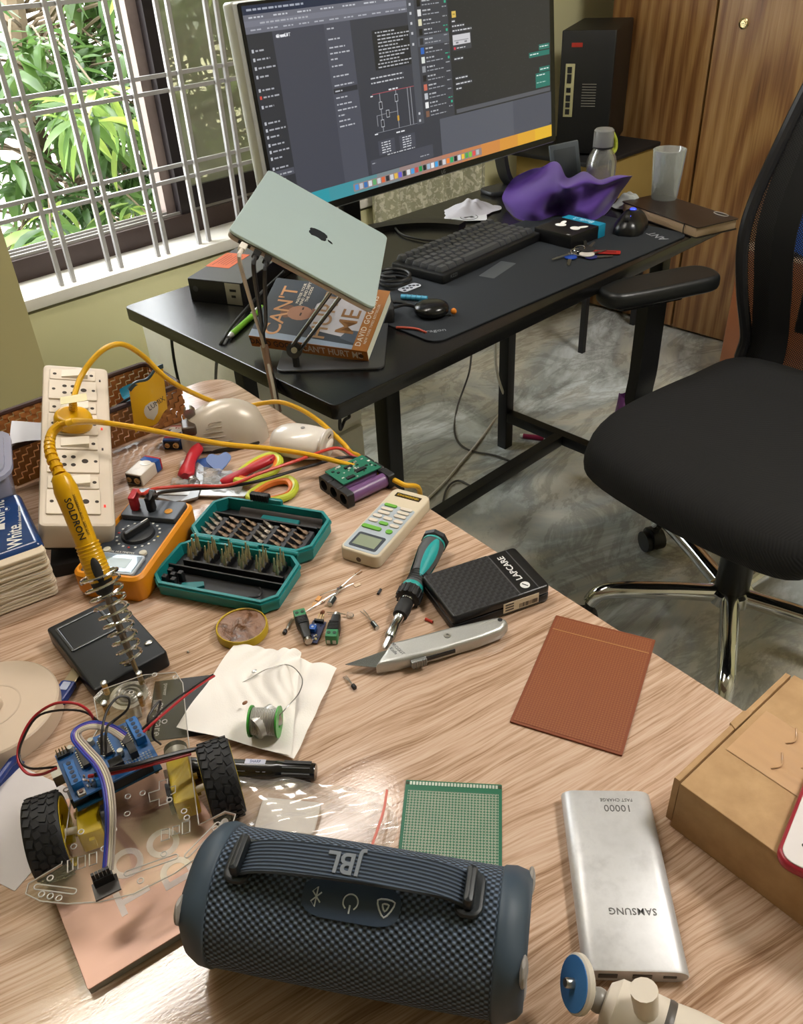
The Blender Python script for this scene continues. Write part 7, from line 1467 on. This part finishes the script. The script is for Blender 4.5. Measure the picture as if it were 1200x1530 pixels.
# controller board with motor shield
bo_ = RBI @ Vector((.1225, .5005, .80)); byaw = R(-10.5) - ryaw
ctl = bpy.data.objects.new('controller_board', MB().box((0, 0, .0008), (.0686, .0534, .0016)).mesh('controller_board', mat('123a52', .4), False)); COL.objects.link(ctl); ctl.parent = rb_; ctl.location = (bo_.x, bo_.y, .045); ctl.rotation_euler = (0, 0, byaw)
for x, y in ((-.03, .022), (.03, .022), (.03, -.022), (-.03, -.022)): MB().cyl((x, y, -.0046), (x, y, .0), .0025, n=6).build('standoff', mat('b08a48', .3, .9), ctl)
for y in (-.0245, .0245): MB().box((.006, y, .0060), (.044, .0026, .0088)).build('socket_strip', BLK, ctl, smooth=False)
MB().box((-.034, .012, .0062), (.016, .012, .0108)).build('usb_socket', mat('a8a49c', .35, .8), ctl, smooth=False); MB().box((-.030, -.018, .006), (.013, .009, .0108)).build('power_socket', BLK, ctl, smooth=False)
shd = bpy.data.objects.new('motor_shield', MB().box((0, 0, .0008), (.0690, .0534, .0016)).mesh('motor_shield', mat('1a5088', .4), False)); COL.objects.link(shd); shd.parent = rb_; shd.location = (bo_.x, bo_.y, .0566); shd.rotation_euler = (0, 0, byaw)
M_TERM = mat('1f66ae', .4)
def term(x, y, n, rz):
    q = MB().rbox((0, 0, .0058), (.0085, .0051 * n, .0085), .0006, .0005).build('terminal_block', M_TERM, shd, loc=(x, y, 0), rot=(0, 0, rz))
    # screw wells stand as raised rings on the block
    w = MB()
    for i in range(n): w.lathe([(.0019, .0101), (.0019, .0104)], 10, Matrix.Translation((0, (i - (n - 1) / 2) * .0050, 0)))
    w.build('screw_wells', mat('0e2a48', .5), shd, loc=(x, y, 0), rot=(0, 0, rz))
term(-.0275, -.006, 5, 0); term(.0285, .008, 5, 0); term(-.010, -.0210, 2, R(90))
for x, y in ((-.0155, .008), (.0025, .009), (.0185, .010)):
    ic = MB().rbox((x, y, .0048), (.0065, .0205, .0035), .0005, .0004).build('driver_chip', mat('26211f', .4), shd)
    pn_ = MB()
    for i in range(8):
        for sx in (-1, 1): pn_.box((x + sx * .0040, y - .0088 + i * .00252, .0028), (.0013, .0010, .0028))
    pn_.build('chip_pins', mat('bdb9b0', .3, .9), ic, smooth=False)
for x, y in ((-.022, .0235), (-.010, -.006), (-.006, .021), (.0105, -.004)): MB().lathe([(.0027, .0016), (.0027, .0060), (.0022, .0068), (0, .0068)], 14).build('electrolytic', mat('b9bab4', .3, .6), shd, loc=(x, y, 0))
hp = MB().box((-.0285, .0225, .0032), (.010, .0052, .0032)).build('pin_header', BLK, shd, smooth=False)
for i in range(4): MB().cyl((-.0323 + i * .0025, .0225, .004), (-.0323 + i * .0025, .0225, .0115), .0004, n=5).build('pin', BRASS, hp)
MB().box((.004, -.0165, .0062), (.0105, .008, .0095)).build('wire_socket', BLK, shd, smooth=False); MB().box((.019, -.010, .0062), (.006, .012, .0075)).build('wire_socket', BLK, shd, smooth=False)
rs_ = MB().rbox((-.0270, -.0235, .0030), (.0062, .0062, .0030), .0006, .0005).build('reset_button', mat('8f8c88', .35, .6), shd); MB().lathe([(.0017, .0045), (.0017, .0056)], 12).build('button_cap', mat('5a3a30', .4), rs_, loc=(-.0270, -.0235, 0))
dt = MB()
for i in range(9):
    for j in range(4): dt.tube([(.011 + i * .0024 + .0007 * math.cos(a), -.0215 + j * .0026 + .0007 * math.sin(a), .0017) for a in (0, 1.57, 3.14, 4.71)], .0003, 4, 1, closed=True)
stuff(dt.build('solder_pads', mat('c9ccd0', .3, .7), shd, smooth=False)); r_ = random.Random(31)
for i in range(16): MB().box((-.020 + r_.uniform(-.004, .004) if i % 2 else r_.uniform(-.03, .03), r_.uniform(-.022, -.008) if i % 2 else r_.uniform(.021, .025), .0020), (.0012, .0022, .0009)).build('chip_resistor', (mat('c9c5c2', .4), mat('8a6a50', .4), BLK)[i % 3], shd, smooth=False)
# ribbon of jumper wires to the line sensor
path = [(186, 1101, .832), (165, 1088, .840), (138, 1083, .846), (118, 1090, .846), (114, 1102, .844), (128, 1120, .842), (148, 1143, .842), (160, 1172, .838), (165, 1215, .828), (164, 1260, .812), (161, 1300, .801)]
pts = spline([B(*p) for p in path], 5)
for i, c in enumerate(('2b3f9c', '5a4aa8', 'c9bfae', 'bdb4a4', 'a89c94')):
    o_ = []
    for j, p in enumerate(pts):
        a = pts[max(0, j - 1)]; d = (pts[min(len(pts) - 1, j + 1)] - a).normalized(); s_ = Vector((0, 0, 1)).cross(d); s_ = s_.normalized() if s_.length > .05 else Vector((1, 0, 0)); o_.append(p + s_ * (i - 2) * .0017)
    MB().tube(o_, .0009, 6, 1).build('jumper_wire', mat(c, .45), rb_)
# line sensor at the front
lsn = B(160, 1328, ACR); lo = MB().box((0, 0, .0014), (.018, .014, .0016)).build('line_sensor', mat('3a3634', .4), rb_, loc=(lsn.x, lsn.y, az + .0005), rot=(0, 0, R(8)), smooth=False); MB().box((0, .004, .006), (.014, .004, .0085)).build('sensor_header', BLK, lo, smooth=False)
for i in range(5): MB().box((-.0055 + i * .0026, .004, .0125), (.0022, .0024, .008)).build('wire_plug', BLK, lo, smooth=False)
# power and motor wires
def wire(pxs, r_, c, nm='hook_up_wire'): MB().tube([B(*p) for p in pxs], r_, 7, 6).build(nm, mat(c, .4), rb_)
wire([(142, 1158, .818), (165, 1150, .820), (200, 1143, .820), (240, 1132, .815), (280, 1122, .808), (305, 1118, .802)], .0019, '161316', 'power_wire'); wire([(132, 1160, .816), (165, 1156, .816), (205, 1147, .815), (245, 1137, .810), (285, 1126, .804)], .0016, 'a3262a', 'power_wire')
wire([(143, 1081, .826), (132, 1062, .842), (112, 1051, .846), (80, 1052, .842), (50, 1072, .832), (31, 1105, .822), (27, 1135, .814), (40, 1155, .808), (62, 1157, .808), (84, 1148, .818)], .0012, 'a8242c'); wire([(155, 1084, .826), (120, 1062, .84), (60, 1068, .834), (33, 1108, .822), (30, 1135, .814), (46, 1148, .810), (84, 1146, .818)], .0010, '1d1516')
wire([(214, 1094, .826), (235, 1075, .828), (262, 1052, .824), (292, 1028, .818), (320, 1010, .80)], .0012, 'a8242c'); wire([(212, 1090, .826), (228, 1075, .828), (255, 1050, .824), (290, 1026, .820), (318, 1008, .80)], .0010, '1d1516')
wire([(222, 1092, .822), (222, 1070, .83), (240, 1048, .83), (228, 1096, .82), (240, 1112, .80)], .0010, '1d1516'); wire([(152, 1128, .836), (152, 1095, .848), (160, 1062, .854), (176, 1042, .856), (192, 1043, .852), (190, 1060, .846), (165, 1082, .840)], .0010, '1a1718'); wire([(158, 1128, .836), (159, 1090, .848), (168, 1078, .842), (185, 1066, .836)], .0010, '1a1718')
